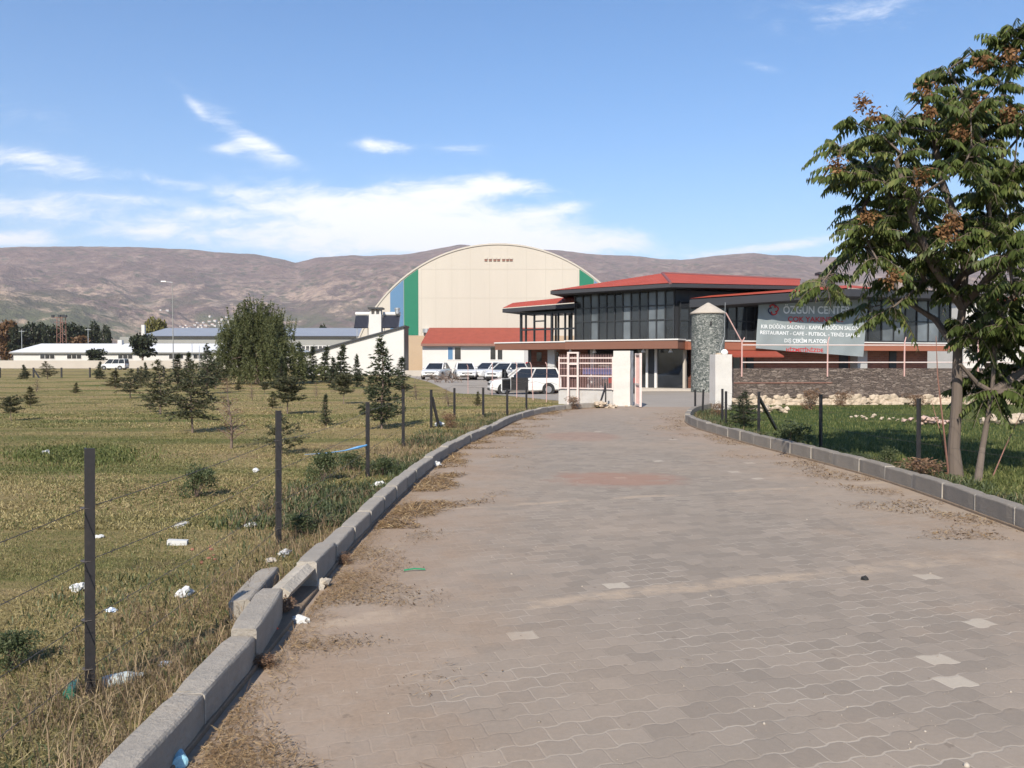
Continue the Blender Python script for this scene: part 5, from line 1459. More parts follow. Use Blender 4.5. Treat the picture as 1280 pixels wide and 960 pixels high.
fplace(f4, True, 120, 453, 434, 163, 32, 2.8, 6, 'low dark shrub tree in front of the white building near the van', None)
fplace(f3, False, 193, 452, 397, 250, 34, 3.0, 6, 'yellow-green round tree rising behind the grey shed roof', None)
fplace(f4, True, 404, 452, 402, 260, 16, 2.8, 6, 'small dark tree beyond the grey shed right of the willow', None)
fplace(f4, True, 437, 452, 425, 130, 26, 2.8, 6, 'dark tree at the left end of the lean-to roof', None)
fplace(f1, True, 1236, 452, 372, 70, 60, 3.6, 9, 'dark leafy tree behind the boundary wall near the apartment block', None)

# ------------------------------------------------------------------ far buildings
def px_box(mb, x0, x1, y0, y1, d, depth, mi=0, zb=None):
    a, b = at(x0, y1, d), at(x1, y0, d); mb.box(a.x, b.x, d, d + depth, a.z if zb is None else zb, b.z, mi)
D1 = 175
wb = thing('long_white_building', 'long low white building with a white metal roof behind the pale wall', 'building', (at(150, 450, D1).x, D1, 0))
mb = MB(); px_box(mb, 17, 372, 440, 452, D1, 10, zb=-.3); mb.build('wall', M['white_plaster'], wb)
a, b = at(16, 440.2, D1), at(373, 440.2, D1); rz_ = at(100, 429.5, D1 + 5).z
mb = MB(); e = .5
P_ = [(a.x - e, D1 - e, a.z), (b.x + e, D1 - e, a.z), (b.x + e, D1 + 10.5, a.z), (a.x - e, D1 + 10.5, a.z), (a.x + 3.2, D1 + 5, rz_), (b.x - 3, D1 + 5, rz_)]
mb.add(P_, [(0, 1, 5, 4), (2, 3, 4, 5), (3, 0, 4), (1, 2, 5), (0, 3, 2, 1)]); mb.build('roof', M['white_roof'], wb)
mb = MB(); mb.box(a.x - e, b.x + e, D1 - e - .06, D1 - e, a.z - .28, a.z); mb.build('gutter', M['shed_wall'], wb)
mb = MB(); px_box(mb, 147, 152, 425, 432, D1 + 4, 1, zb=a.z); mb.build('chimney', M['white_plaster'], wb)
for x0 in (49.5, 83, 147, 210.5, 241, 330):
    f = MB(); px_box(f, x0, x0 + 19, 442.6, 448.8, D1 - .06, .1); fo = f.build('window', M['trim_white'], wb)
    for k_ in range(3):
        mb = MB(); px_box(mb, x0 + .8 + k_ * 6.1, x0 + 6.0 + k_ * 6.1, 443.2, 448.2, D1 - .12, .1); mb.build('pane', M['glass'], fo)
D2 = 215
gs_ = thing('grey_shed', 'long grey metal shed with a stepped roof behind the white building', 'building', (at(300, 450, D2).x, D2, 0))
mb = MB(); px_box(mb, 150, 455, 421, 452, D2, 18, zb=-.3); mb.build('wall', M['shed_wall'], gs_)
a, b = at(176, 420, D2), at(462, 420, D2)
mb = MB(); mb.prism([(a.x, D2 - .6, a.z), (a.x, D2 + 16, at(180, 410, D2 + 16).z), (a.x, D2 + 20, a.z)], (b.x - a.x, 0, 0)); mb.build('roof', M['shed_roof'], gs_)
mb = MB(); mb.box(a.x, b.x, D2 - .75, D2 - .62, a.z - .35, a.z - .02); mb.build('gutter', M['charcoal'], gs_)
mb = MB(); px_box(mb, 177, 180.5, 406, 440, D2 - .5, .8, zb=-.3); mb.build('flue', M['white_plaster'], gs_)
f = MB(); px_box(f, 366, 452, 432, 439.5, D2 - .1, .12); fo = f.build('window_band', M['trim_white'], gs_)
for k_ in range(16):
    mb = MB(); px_box(mb, 366.6 + k_ * 5.3, 370.5 + k_ * 5.3, 432.6, 438.8, D2 - .18, .12); mb.build('pane', M['glass'], fo)
mb = MB(); px_box(mb, 366, 452, 439.5, 452, D2 - .25, .2, zb=-.3); mb.build('lower_panel', M['trim_white'], gs_)
D3 = 158
pw = MB(); px_box(pw, -90, 470, 450.6, 461, D3, .3, zb=-.3); o = pw.build('concrete_wall', M['pale_wall']); tag(o, 'long low pale concrete wall running across behind the meadow', 'wall')
o = MB(); px_box(o, 506, 545, 463, 471, 84, .3, zb=-.2); o = o.build('low_wall', M['pale_wall']); tag(o, 'short low pale wall at the corner of the car yard below the tan hall base', 'wall')
# masts
ms = at(76.5, 392, 190); base_ = Vector((ms.x, 190, 0))
mast = thing('lattice_mast', 'rusty lattice floodlight mast standing in front of the long white building', 'mast', base_)
mb = MB(); wd = .75
for sx_ in (-1, 1):
    for sy_ in (-1, 1): mb.bar((ms.x + sx_ * wd, 190 + sy_ * wd, 0), (ms.x + sx_ * wd * .8, 190 + sy_ * wd, ms.z * .93), .10)
n_ = 11
for i in range(n_):
    z0, z1 = ms.z * .93 * i / n_, ms.z * .93 * (i + 1) / n_; s_ = 1 if i % 2 else -1
    for sy_ in (-1, 1): mb.bar((ms.x - s_ * wd, 190 + sy_ * wd, z0), (ms.x + s_ * wd, 190 + sy_ * wd, z1), .055)
mb.build('lattice', M['rust_steel'], mast)
mb = MB(); mb.bar((ms.x - 2.2, 190, ms.z * .93), (ms.x + 1.2, 190, ms.z * .93), .12); mb.bar((ms.x - 1.6, 190, ms.z * .84), (ms.x + .6, 190, ms.z * .84), .1); mb.build('crossarm', M['rust_steel'], mast)
for dx_, dz_ in ((-1.9, -.02), (-.4, .06), (.4, .06), (1.0, .0)):
    mb = MB(); c = (ms.x + dx_, 190, ms.z * .955 + dz_); mb.box(c[0] - .28, c[0] + .28, c[1] - .25, c[1] + .2, c[2] - .25, c[2] + .25); mb.build('floodlight', M['charcoal'], mast)
lp = at(215.5, 353, 150); lamp = thing('lamp_post', 'very tall thin steel lamp post rising against the mountains above the sheds', 'lamp post', (lp.x, 150, 0))
mb = MB(); mb.tube([(lp.x, 150, -.2), (lp.x, 150, 8), (lp.x, 150, lp.z)], [.11, .08, .05], 10); mb.build('pole', M['shed_wall'], lamp)
mb = MB(); mb.bar((lp.x + .1, 150, lp.z), (lp.x - 1.3, 150, lp.z + .15), .1); mb.build('arm', M['galv'], lamp)
mb = MB(); mb.box(lp.x - 2.0, lp.x - 1.1, 149.8, 150.2, lp.z + .08, lp.z + .26); mb.build('lamp_head', M['glass_lamp'], lamp)
for px, yt, d, lab in ((27, 412, 200, 'grey utility pole among the dark trees at the far left'), (110, 410, 200, 'grey utility pole with a lamp right of the rusty mast'), (249, 432, 120, 'thin grey pole standing left of the willow'), (240, 428, 122, 'thin grey pole nearer the lamp post left of the willow')):
    q = at(px, yt, d); po = thing('utility_pole', lab, 'pole', (q.x, d, 0), 'thin far poles')
    mb = MB(); mb.tube([(q.x, d, -.2), (q.x, d, q.z)], [.11 if d > 150 else .05, .07 if d > 150 else .04], 8); mb.build('pole', M['galv'], po)
    if d > 150:
        mb = MB(); mb.bar((q.x - .7, d, q.z - .4), (q.x + .7, d, q.z - .4), .12); mb.build('crossarm', M['galv'], po)

# village on the hillside
VH = thing('village_house', 'small pale house in the cluster low on the mountainside', 'house', (0, 0, 0), 'village houses low on the mountainside')
mb = MB(); mb.box(-6, 6, -4.5, 4.5, -4, 6.5); mb.build('wall', M['white_plaster'], VH)
mb = MB(); mb.prism([(-6.6, -5.1, 6.5), (-6.6, 0, 8.8), (-6.6, 5.1, 6.5)], (13.2, 0, 0)); mb.build('roof', mat('village_roof', (0.33, 0.19, 0.13), 0.8, 0.2, 0.2), VH)
def on_hill(px, py):
    a = math.atan((px - 640) / F); tgt = (450 - py) / F * math.cos(a)
    for r in np.arange(1250, 5200, 12):
        if (hill_h(px, r) - CH) / r > tgt: return Vector((r * math.sin(a), r * math.cos(a), hill_h(px, r)))
    return None
VP = [(226, 409), (232, 408), (237, 410), (243, 408), (247, 405), (252, 408), (256, 404), (258, 408), (263, 403), (266, 407), (270, 402), (274, 405), (278, 401), (281, 406), (284, 402), (288, 404), (291, 400), (295, 405), (298, 400), (302, 404), (306, 400), (311, 404),
      (316, 401), (229, 411), (235, 411), (249, 410), (254, 410), (268, 409), (276, 408), (290, 407), (296, 402), (304, 406), (309, 401), (284, 398), (262, 399), (203, 389), (211, 390), (330, 400)]
first = True
for px, py in VP:
    g = on_hill(px + rng.uniform(-1.5, 1.5), py)
    if g is None: continue
    o = VH if first else copy_tree(VH); first = False
    s_ = g.length / 2600 * rng.uniform(.42, .75); o.location = g; o.scale = (s_,) * 3; o.rotation_euler = (0, 0, rng.uniform(-.7, .7))
# ------------------------------------------------------------------ cars
def make_car(label, loc, yaw, paint='car_white', kind='hatch', group='cars parked in the yard', door_open=False, lift=0.0):
    root = thing('parked_car', label, 'car', loc, group, yaw)
    L, Wd, H = {'hatch': (4.0, 1.74, 1.48), 'sedan': (4.45, 1.76, 1.45), 'suv': (4.4, 1.84, 1.66), 'van': (4.3, 1.82, 1.86)}[kind]
    hx_ = L / 2; w_ = Wd / 2; belt = .62 * H if kind != 'van' else .56 * H; hood = belt * .94
    # lower body lofted along x (front = +x)
    if kind == 'sedan': st = [(-1, .34, .70, .80), (-.985, .26, .92, .90), (-.6, .22, 1.0, .98), (-.2, .2, 1.0, 1.0), (.25, .2, 1.0, 1.0), (.5, .2, .985, .99), (.78, .22, .90, .96), (.93, .25, .80, .88), (.985, .28, .62, .8), (1, .33, .5, .74)]
    else: st = [(-1, .34, .80, .86), (-.985, .26, 1.0, .93), (-.6, .22, 1.0, .99), (-.2, .2, 1.0, 1.0), (.25, .2, 1.0, 1.0), (.5, .2, .99, .99), (.78, .22, .91, .96), (.93, .25, .82, .88), (.985, .28, .64, .8), (1, .33, .5, .74)]
    mb = MB(); vs = []; K = 9
    for fx, zb, zt, ww in st:
        x_ = fx * hx_; W2_ = w_ * ww; top = belt * zt
        pr = [(.82, zb), (.97, zb + .08), (1.0, zb + (top - zb) * .45), (.985, zb + (top - zb) * .8), (.93, top)]
        row = [(x_, W2_ * a, b) for a, b in pr] + [(x_, -W2_ * a, b) for a, b in pr[::-1]]
        vs += row
    n_ = 10
    fs = [tuple(range(n_)), tuple((len(st) - 1) * n_ + i for i in range(n_))[::-1]]
    for i in range(len(st) - 1):
        for j in range(n_):
            j2 = (j + 1) % n_; fs.append((i * n_ + j, i * n_ + j2, (i + 1) * n_ + j2, (i + 1) * n_ + j))
    mb.add(vs, fs); body = mb.build('body', M[paint], root, smooth=False, local=True)
    bv = body.modifiers.new('soft', 'BEVEL'); bv.width = .05; bv.segments = 2; bv.limit_method = 'ANGLE'; bv.angle_limit = .5
    # glasshouse
    xr0, xr1 = {'hatch': (-.97, -.84), 'sedan': (-.70, -.42), 'suv': (-.97, -.86), 'van': (-.98, -.93)}[kind]
    xf0, xf1 = {'hatch': (.46, .08), 'sedan': (.44, .06), 'suv': (.46, .14), 'van': (.60, .26)}[kind]
    wb_, wr = w_ * .91, w_ * .70 if kind != 'van' else w_ * .8
    zt_ = H - .05
    B_ = [(xr0 * hx_, wb_ * .94, belt), (xf0 * hx_, wb_ * .94, belt), (xf0 * hx_, -wb_ * .94, belt), (xr0 * hx_, -wb_ * .94, belt)]
    T_ = [(xr1 * hx_, wr, zt_), (xf1 * hx_, wr, zt_), (xf1 * hx_, -wr, zt_), (xr1 * hx_, -wr, zt_)]
    B_ = [Vector(p) for p in B_]; T_ = [Vector(p) for p in T_]
    def panel(name, a, b, c, d, m=M['car_glass'], par=root):
        mb = MB(); nrm = (b - a).cross(d - a).normalized() * .012
        mb.add([a, b, c, d, a - nrm, b - nrm, c - nrm, d - nrm], [(0, 1, 2, 3), (7, 6, 5, 4), (0, 1, 5, 4), (1, 2, 6, 5), (2, 3, 7, 6), (3, 0, 4, 7)])
        return mb.build(name, m, par, local=True)
    panel('windscreen', B_[2], B_[1], T_[1], T_[2]); panel('rear_window', B_[0], B_[3], T_[3], T_[0])
    panel('side_window', B_[1], B_[0], T_[0], T_[1]); panel('side_window', B_[3], B_[2], T_[2], T_[3])
    mb = MB()
    for a, b in zip(B_, T_): mb.bar(a, b, .075)
    for sgn, (a, b, c, d) in ((1, (B_[1], B_[0], T_[0], T_[1])), (-1, (B_[2], B_[3], T_[3], T_[2]))):
        for f_ in ((.42,) if kind != 'van' else (.35, .68)): mb.bar(a.lerp(b, f_), d.lerp(c, f_), .06)
        mb.bar(d, c, .06)
    mb.bar(T_[1], T_[2], .06); mb.bar(T_[0], T_[3], .06)
    mb.build('pillar_frame', M[paint], root, local=True)
    mb = MB(); cr = .05; rf_ = [(T_[0].x, T_[0].y), (T_[1].x, T_[1].y)]
    mb.add([T_[0] + Vector((-.02, .03, 0)), T_[1] + Vector((.03, .03, 0)), T_[2] + Vector((.03, -.03, 0)), T_[3] + Vector((-.02, -.03, 0)), Vector((T_[0].x + .15, wr * .8, H)), Vector((T_[1].x - .2, wr * .8, H)), Vector((T_[1].x - .2, -wr * .8, H)), Vector((T_[0].x + .15, -wr * .8, H))],
           [(3, 2, 1, 0), (4, 5, 6, 7), (0, 1, 5, 4), (1, 2, 6, 5), (2, 3, 7, 6), (3, 0, 4, 7)]); mb.build('roof', M[paint], root, local=True)
    rw_ = .33 if kind in ('suv', 'van') else .30
    for fx in (.62, -.62):
        for s_ in (1, -1):
            yc = s_ * (w_ - .10)
            mb = MB(); mb.lathe([(rw_ + .055, -.06), (rw_ + .055, .115)], (fx * hx_, yc, rw_ + .02), 20, 'y') if s_ > 0 else mb.lathe([(rw_ + .055, -.115), (rw_ + .055, .06)], (fx * hx_, yc, rw_ + .02), 20, 'y')
            mb.build('wheel_arch', M['black_plastic'], root, local=True)
            mb = MB(); a, b = (-.08, .12) if s_ > 0 else (-.12, .08)
            mb.lathe([(rw_ * .6, a), (rw_ * .97, a + .01), (rw_, a + .04), (rw_, b - .04), (rw_ * .97, b - .01), (rw_ * .6, b)], (fx * hx_, yc, rw_), 20, 'y'); wh = mb.build('wheel', M['rubber'], root, local=True, smooth=False)
            mb = MB(); e = b + .006 if s_ > 0 else a - .006
            mb.lathe([(rw_ * .64, min(e, e - s_ * .03)), (rw_ * .6, max(e, e - s_ * .03))], (fx * hx_, yc, rw_), 16, 'y'); mb.build('rim', M['rim_metal'], wh, local=True)
    for s_ in (1, -1):
        mb = MB(); mb.box8([(hx_ * .80, s_ * w_ * .80, belt * .66), (hx_ * .985, s_ * w_ * .50, belt * .60), (hx_ * .985, s_ * w_ * .74, belt * .60), (hx_ * .84, s_ * w_ * .92, belt * .66), (hx_ * .80, s_ * w_ * .80, belt * .82), (hx_ * .975, s_ * w_ * .48, belt * .74), (hx_ * .965, s_ * w_ * .76, belt * .76), (hx_ * .82, s_ * w_ * .93, belt * .85)]); mb.build('headlight', M['lamp_glass'], root, local=True)
        mb = MB(); mb.box(-hx_ * 1.003, -hx_ * .93, min(s_ * w_ * .62, s_ * w_ * .87), max(s_ * w_ * .62, s_ * w_ * .87), belt * .64, belt * .92); mb.build('tail_light', M['tail'], root, local=True)
        c = B_[1].lerp(T_[1], .12); mb = MB(); mb.rock((c.x - .10, s_ * (w_ + .07), c.z + .03), .07, .10, .075, 3, .15); mb.build('mirror', M[paint], root, local=True)
        mb = MB(); mb.box(-.2, .02, min(s_ * (w_ * 1.0 - .03), s_ * (w_ + .012)), max(s_ * (w_ * 1.0 - .03), s_ * (w_ + .012)), belt * .84, belt * .87); mb.build('handle', M['black_plastic'], root, local=True)
    mb = MB(); mb.box(hx_ * .975, hx_ * 1.006, -w_ * .46, w_ * .46, belt * .58, belt * .70); mb.build('grille', M['black_plastic'], root, local=True)
    mb = MB(); mb.box(hx_ * .965, hx_ * 1.004, -w_ * .66, w_ * .66, .27, .40); mb.build('bumper_intake', M['black_plastic'], root, local=True)
    mb = MB(); mb.box(-hx_ * 1.006, -hx_ * .96, -w_ * .7, w_ * .7, .26, .42); mb.build('rear_bumper', M['black_plastic'], root, local=True)
    for e in (1.009, -1.009):
        mb = MB(); x_ = e * hx_; mb.box(min(x_, x_ - .01 * e), max(x_, x_ - .01 * e), -.26, .26, .44, .55); mb.build('number_plate', M['trim_white'], root, local=True)
    if door_open:
        # left front door swung wide; dark trim inside
        hx0 = Vector((xf0 * hx_ - .04, w_ + .01, 0)); ang = math.radians(128)
        d0 = Vector((-math.cos(ang), math.sin(ang), 0))
        dr = MB(); e_ = hx0 + d0 * 1.02; nn = Vector((d0.y, -d0.x, 0)) * .05
        def dz(p, z_): return Vector((p.x, p.y, z_))
        dr.box8([dz(hx0, .28), dz(e_, .28), dz(e_ + nn, .28), dz(hx0 + nn, .28), dz(hx0, belt), dz(e_, belt), dz(e_ + nn, belt), dz(hx0 + nn, belt)]); do = dr.build('door', M[paint], root, local=True)
        tr_ = MB(); nn2 = -Vector((d0.y, -d0.x, 0)) * .025
        tr_.box8([dz(hx0 + d0 * .05, .33), dz(hx0 + d0 * .97, .33), dz(hx0 + d0 * .97 + nn2, .33), dz(hx0 + d0 * .05 + nn2, .33), dz(hx0 + d0 * .05, belt - .06), dz(hx0 + d0 * .97, belt - .06), dz(hx0 + d0 * .97 + nn2, belt - .06), dz(hx0 + d0 * .05 + nn2, belt - .06)]); tr_.build('door_trim', M['black_plastic'], do, local=True)
        ww = MB(); a, b = hx0 + d0 * .22, hx0 + d0 * .98; c = hx0 + d0 * .55; q = nn * .5
        ww.add([dz(a + q, belt), dz(b + q, belt), dz(b + q * .5 - d0 * .02, H - .1), dz(c + q * .5, H - .1), dz(a, belt), dz(b, belt), dz(b - d0 * .02, H - .1), dz(c, H - .1)], [(0, 1, 2, 3), (7, 6, 5, 4), (0, 4, 5, 1), (1, 5, 6, 2), (2, 6, 7, 3), (3, 7, 4, 0)]); ww.build('door_window', M['car_glass'], do, local=True)
        op = MB(); op.box(-.05, xf0 * hx_ - .08, w_ - .06, w_ + .006, .3, belt + .02); op.build('door_opening', M['dark_int'], root, local=True)
        rd = MB(); rd.box(-.11, -.05, w_ - .06, w_ + .02, .3, belt); rd.build('door_post', M['black_plastic'], root, local=True)
    return root
def carpos(px, d): 
    p_ = at(px, 470, d); return (p_.x, d, float(gz(p_.x, d)))
P2 = PI
make_car('white saloon car facing the camera at the left end of the parked row', carpos(546, 71), math.radians(-100), kind='sedan')
make_car('white hatchback parked square to the camera, second in the row before the annex', carpos(581, 70), math.radians(-82), kind='sedan')
make_car('white hatchback turned half left, third in the row before the annex', carpos(611, 70.5), math.radians(-128), kind='hatch')
make_car('white hatchback partly hidden behind the open car door, fourth in the row', carpos(633, 66), math.radians(-125), kind='hatch')
make_car('red car mostly hidden behind the white car roof', carpos(662, 74), math.radians(170), paint='car_red', kind='hatch')
make_car('white car with one dark front door standing wide open', carpos(655, 51.0), math.radians(-172), kind='suv', door_open=True)
make_car('tall white van with a dark windscreen partly behind the pink gate', carpos(691, 60), math.radians(-105), kind='van')
make_car('dark car mostly hidden behind the left gate pillar and gate bars', carpos(764, 43), math.radians(100), paint='car_dark', kind='hatch')
make_car('white van driving along the pale wall beyond the far fence', (at(143, 460, 140).x, 140, 0), math.radians(180), kind='van', group=None)

# ------------------------------------------------------------------ tree of heaven on the right
m_ail = leaf_mat('pinnate_leaves', [(0.0, (0.028, 0.036, 0.011)), (0.4, (0.060, 0.084, 0.023)), (0.75, (0.115, 0.145, 0.042)), (1.0, (0.22, 0.225, 0.078))], 0.38, 0.42)
m_seed = leaf_mat('orange_brown_seeds', [(0.0, (0.09, 0.042, 0.018)), (0.5, (0.17, 0.085, 0.035)), (1.0, (0.27, 0.15, 0.065))], 0.2, 0.7)
def grow(seed, base, forks, lobes, ntips, nfrond, flen, r0, label, seeds=()):
    r = random.Random(seed); g = np.random.default_rng(seed)
    root = thing('tree_of_heaven', label, 'tree', tuple(base), None)
    tips = []
    vol = [rx * ry * rz for (_, (rx, ry, rz)) in lobes]; tv = sum(v_ ** .8 for v_ in vol)
    for (c, rad), v_ in zip(lobes, vol):
        for i in range(max(2, int(ntips * v_ ** .8 / tv))):
            d = g.normal(size=3); d /= np.linalg.norm(d); rr = r.uniform(.25, 1) ** .5
            tips.append(Vector(c) + Vector(d * rr * np.array(rad)))
    nodes = []; parent = []
    for ch in forks:
        prev = -1
        for i, p_ in enumerate(ch[1]):
            nodes.append(Vector(p_)); parent.append(prev if i else ch[0]); prev = len(nodes) - 1
    top = nodes[len(forks[0][1]) - 1]
    nb = len(nodes)
    tips.sort(key=lambda p_: (p_ - top).length)
    ends = []
    for tp in tips:
        best = min(range(2, len(nodes)), key=lambda i: (nodes[i] - tp).length + .35 * max(0, nodes[i].z - tp.z + .25) + .15 * (nodes[i] - top).length)
        a = nodes[best]; dist = (tp - a).length; n_ = max(1, int(dist / .45)); prev = best
        for k_ in range(1, n_ + 1):
            f_ = k_ / n_; q = a.lerp(tp, f_) + Vector((r.uniform(-.04, .04), r.uniform(-.04, .04), -.10 * dist * math.sin(PI * f_) * .6))
            nodes.append(q); parent.append(prev); prev = len(nodes) - 1
        ends.append(prev)
    cnt = [0] * len(nodes)
    for e in ends:
        i = e
        while i != -1: cnt[i] += 1; i = parent[i]
    mb = MB()
    rad_ = [max(.007, .0085 * c_ ** .5) for c_ in cnt]
    for i in range(nb): pass
    # stem with real girth
    for ch, in [(forks[0],)]:
        pts_ = [Vector(p_) for p_ in ch[1]]; n_ = len(pts_)
        mb.tube([pts_[0] - Vector((0, 0, .25))] + pts_, [r0 * 1.5, r0 * 1.25] + [r0 * (1 - .55 * i / (n_ - 1)) for i in range(1, n_)], 12)
    for ch in forks[1:]:
        pts_ = [Vector(p_) for p_ in ch[1]]; n_ = len(pts_); ra = ch[2]
        mb.tube(([nodes[ch[0]]] if ch[0] >= 0 else []) + pts_, [ra] * (1 if ch[0] >= 0 else 0) + [ra * (1 - .7 * i / n_) for i in range(n_)], 8)
    for i in range(nb, len(nodes)):
        p_ = parent[i]; mb.tube([nodes[p_], nodes[i]], [min(rad_[p_], .07), rad_[i]], 5, cap=False)
    mb.build('trunk', M['bark_pale'], root, recalc=False)
    # fronds
    V = []
    off = np.array(base)
    stem = MB()
    for e in ends:
        tp = nodes[e]; pd = (tp - nodes[parent[e]]).normalized()
        nf = int(nfrond * r.uniform(.7, 1.3))
        for k_ in range(nf):
            a = 2.4 * k_ + r.uniform(-.4, .4); el = r.uniform(-.15, .85)
            d = Vector((math.cos(a) * math.cos(el), math.sin(a) * math.cos(el), math.sin(el))) + pd * .5; d.normalize()
            L = flen * r.uniform(.65, 1.2); np_ = r.randint(7, 10)
            o = tp + pd * (-.12 + .14 * k_ / nf)
            droop = r.uniform(.35, .85)
            side0 = d.cross(Vector((0, 0, 1))); side0 = side0.normalized() if side0.length > .1 else Vector((1, 0, 0))
            rb = [o + d * (L * f_) + Vector((0, 0, -droop * L * f_ * f_)) for f_ in (0, .33, .66, 1)]
            stem.tube(rb, [.004, .0035, .003, .002], 3, cap=False)
            for j in range(np_):
                f_ = .18 + .82 * (j + .5) / np_
                p_ = o + d * (L * f_) + Vector((0, 0, -droop * L * f_ * f_)); tang = (d + Vector((0, 0, -2 * droop * f_))).normalized()
                for s_ in (1, -1):
                    ll = .155 * math.sin(PI * min(.93, .2 + .75 * f_)) ** .5 * r.uniform(.8, 1.2)
                    ld = (side0 * s_ * r.uniform(.5, .95) + tang * r.uniform(.2, .5) + Vector((0, 0, -.7 - r.uniform(0, .8)))).normalized()
                    wv_ = ld.cross(side0 * s_ + Vector((0, 0, .6)) + Vector((r.uniform(-.4, .4), r.uniform(-.4, .4), 0))).normalized() * (ll * .17)
                    m_ = p_ + ld * ll * .38
                    V += [tuple(p_), tuple(m_ + wv_), tuple(p_ + ld * ll + Vector((0, 0, -.008))), tuple(m_ - wv_)]
    V = np.array(V) - off
    np_mesh('crown', V, np.arange(len(V)).reshape(-1, 4), m_ail, root)
    stem.build('leaf_stalks', M['bark'], root, recalc=False)['kind'] = 'stuff'
    for s_ in seeds:
        c = Vector(s_); pts_ = np.array([tuple(c)]) + g.normal(size=(110, 3)) * np.array([.055, .05, .055])
        Vs, Fs = leaves_cloud(pts_ - off, .06, .5, g, .6); np_mesh('seed_cluster', Vs, Fs, m_seed, root)
    return root
def A_(px, py, d=11.9): return tuple(at(px, py, d))
g = gnd(1194, 597); d0 = g.y
fork0 = [tuple(g), A_(1192, 560, d0), A_(1196, 500, d0), A_(1197, 440, d0), A_(1203, 385, d0), A_(1207, 340, d0 + .05)]
forks = [(-1, fork0),
         (4, [A_(1165, 330, d0 - .3), A_(1140, 270, d0 - .5), A_(1120, 200, d0 - .6)], .055),
         (5, [A_(1200, 290, d0), A_(1175, 220, d0 + .2), A_(1165, 150, d0 + .2)], .06),
         (5, [A_(1235, 290, d0 + .3), A_(1250, 200, d0 + .4), A_(1255, 110, d0 + .3)], .06),
         (3, [A_(1170, 400, d0 + .5), A_(1130, 375, d0 + .8)], .045),
         (4, [A_(1250, 330, d0 - .6), A_(1300, 280, d0 - .8)], .05)]
lobes = [((at(1180, 235, d0).x, d0, at(1180, 235, d0).z), (1.15, 1.5, 1.15)), ((at(1095, 165, d0).x, d0 - .1, at(1095, 165, d0).z), (.48, .8, .38)), ((at(1070, 195, d0).x, d0, at(1062, 195, d0).z), (.28, .6, .45)),
         ((at(1078, 245, d0).x, d0, at(1078, 245, d0).z), (.38, .8, .5)), ((at(1090, 318, d0).x, d0 - .1, at(1090, 318, d0).z), (.42, .8, .38)),
         ((at(1200, 330, d0).x, d0, at(1200, 330, d0).z), (1.0, 1.3, .6)), ((at(1250, 85, d0).x, d0, at(1250, 62, d0).z), (.50, .6, .42)), ((at(1210, 100, d0).x, d0, at(1210, 95, d0).z), (.4, .6, .3)), ((at(1040, 352, d0).x, d0 - .1, at(1060, 345, d0).z), (.30, .5, .16)), ((at(1070, 285, d0).x, d0, at(1070, 285, d0).z), (.40, .6, .35)), ((at(1165, 135, d0).x, d0, at(1165, 135, d0).z), (.6, .7, .32)),
         ((at(1290, 200, d0).x, d0, at(1290, 200, d0).z), (.9, 1.2, .9)), ((at(1120, 385, d0).x, d0 + .4, at(1120, 385, d0).z), (.45, .6, .22)), ((at(1215, 150, d0).x, d0, at(1215, 140, d0).z), (.6, .9, .5))]
seeds = [A_(1078, 128, d0 - .5), A_(1095, 145, d0 - .7), A_(1155, 115, d0 - .5), A_(1160, 140, d0 - .8), A_(1228, 78, d0 - .5), A_(1262, 70, d0 - .5), A_(1225, 130, d0 - .9), A_(1200, 165, d0 - 1.2), A_(1262, 140, d0 - .8), A_(1190, 275, d0 - 1.2), A_(1182, 290, d0 - 1.2), A_(1115, 345, d0 - .8), A_(1153, 218, d0 - 1.2), A_(1045, 205, d0 - .3), A_(1085, 270, d0 - .6)]
grow(3, g, forks, lobes, 150, 9, .50, .09, 'tall broadleaf tree with drooping feathery leaves and orange seed clusters, thick pale trunk', seeds)
g2 = gnd(1222, 603); d1 = g2.y + .25
f2_ = [tuple(g2), A_(1228, 560, d1), A_(1236, 515, d1), A_(1240, 490, d1), A_(1243, 450, d1), A_(1240, 405, d1)]
forks2 = [(-1, f2_), (3, [A_(1222, 480, d1), A_(1200, 455, d1 - .1)], .035), (3, [A_(1262, 475, d1 + .1), A_(1290, 455, d1 + .2), A_(1330, 420, d1 + .2)], .06), (5, [A_(1260, 380, d1), A_(1290, 330, d1)], .035)]
lobes2 = [((at(1255, 405, d1).x, d1, at(1255, 405, d1).z), (.55, .7, .38)), ((at(1320, 360, d1).x, d1, at(1320, 370, d1).z), (.8, 1.0, .8)), ((at(1252, 485, d1).x, d1 + .3, at(1252, 485, d1).z), (.5, .5, .20)), ((at(1300, 470, d1).x, d1 + .3, at(1300, 470, d1).z), (.4, .5, .3))]
grow(5, g2, forks2, lobes2, 62, 9, .45, .043, 'smaller forked broadleaf tree with a leaning trunk just right of the thick pale trunk', [])
# thin suckers at the foot
sk = thing('sapling_shoot', 'thin bare shoots leaning at the foot of the thick pale trunk', 'sapling', tuple(gnd(1184, 596)))
mb = MB(); mb.tube([gnd(1186, 597), A_(1180, 540, d0 - .1), A_(1172, 470, d0 - .1), A_(1170, 420, d0 - .1)], [.015, .012, .009, .004], 6)
mb.tube([gnd(1182, 570), A_(1174, 535, d0 + .3), A_(1164, 500, d0 + .4)], [.008, .007, .003], 5); mb.tube([gnd(1240, 598), A_(1256, 560, d0 + .2), A_(1282, 505, d0 + .3)], [.010, .008, .004], 5)
mb.build('stem', M['rust_steel'], sk, recalc=False)
# the crowns above shade the grass; no neighbouring tree is built here

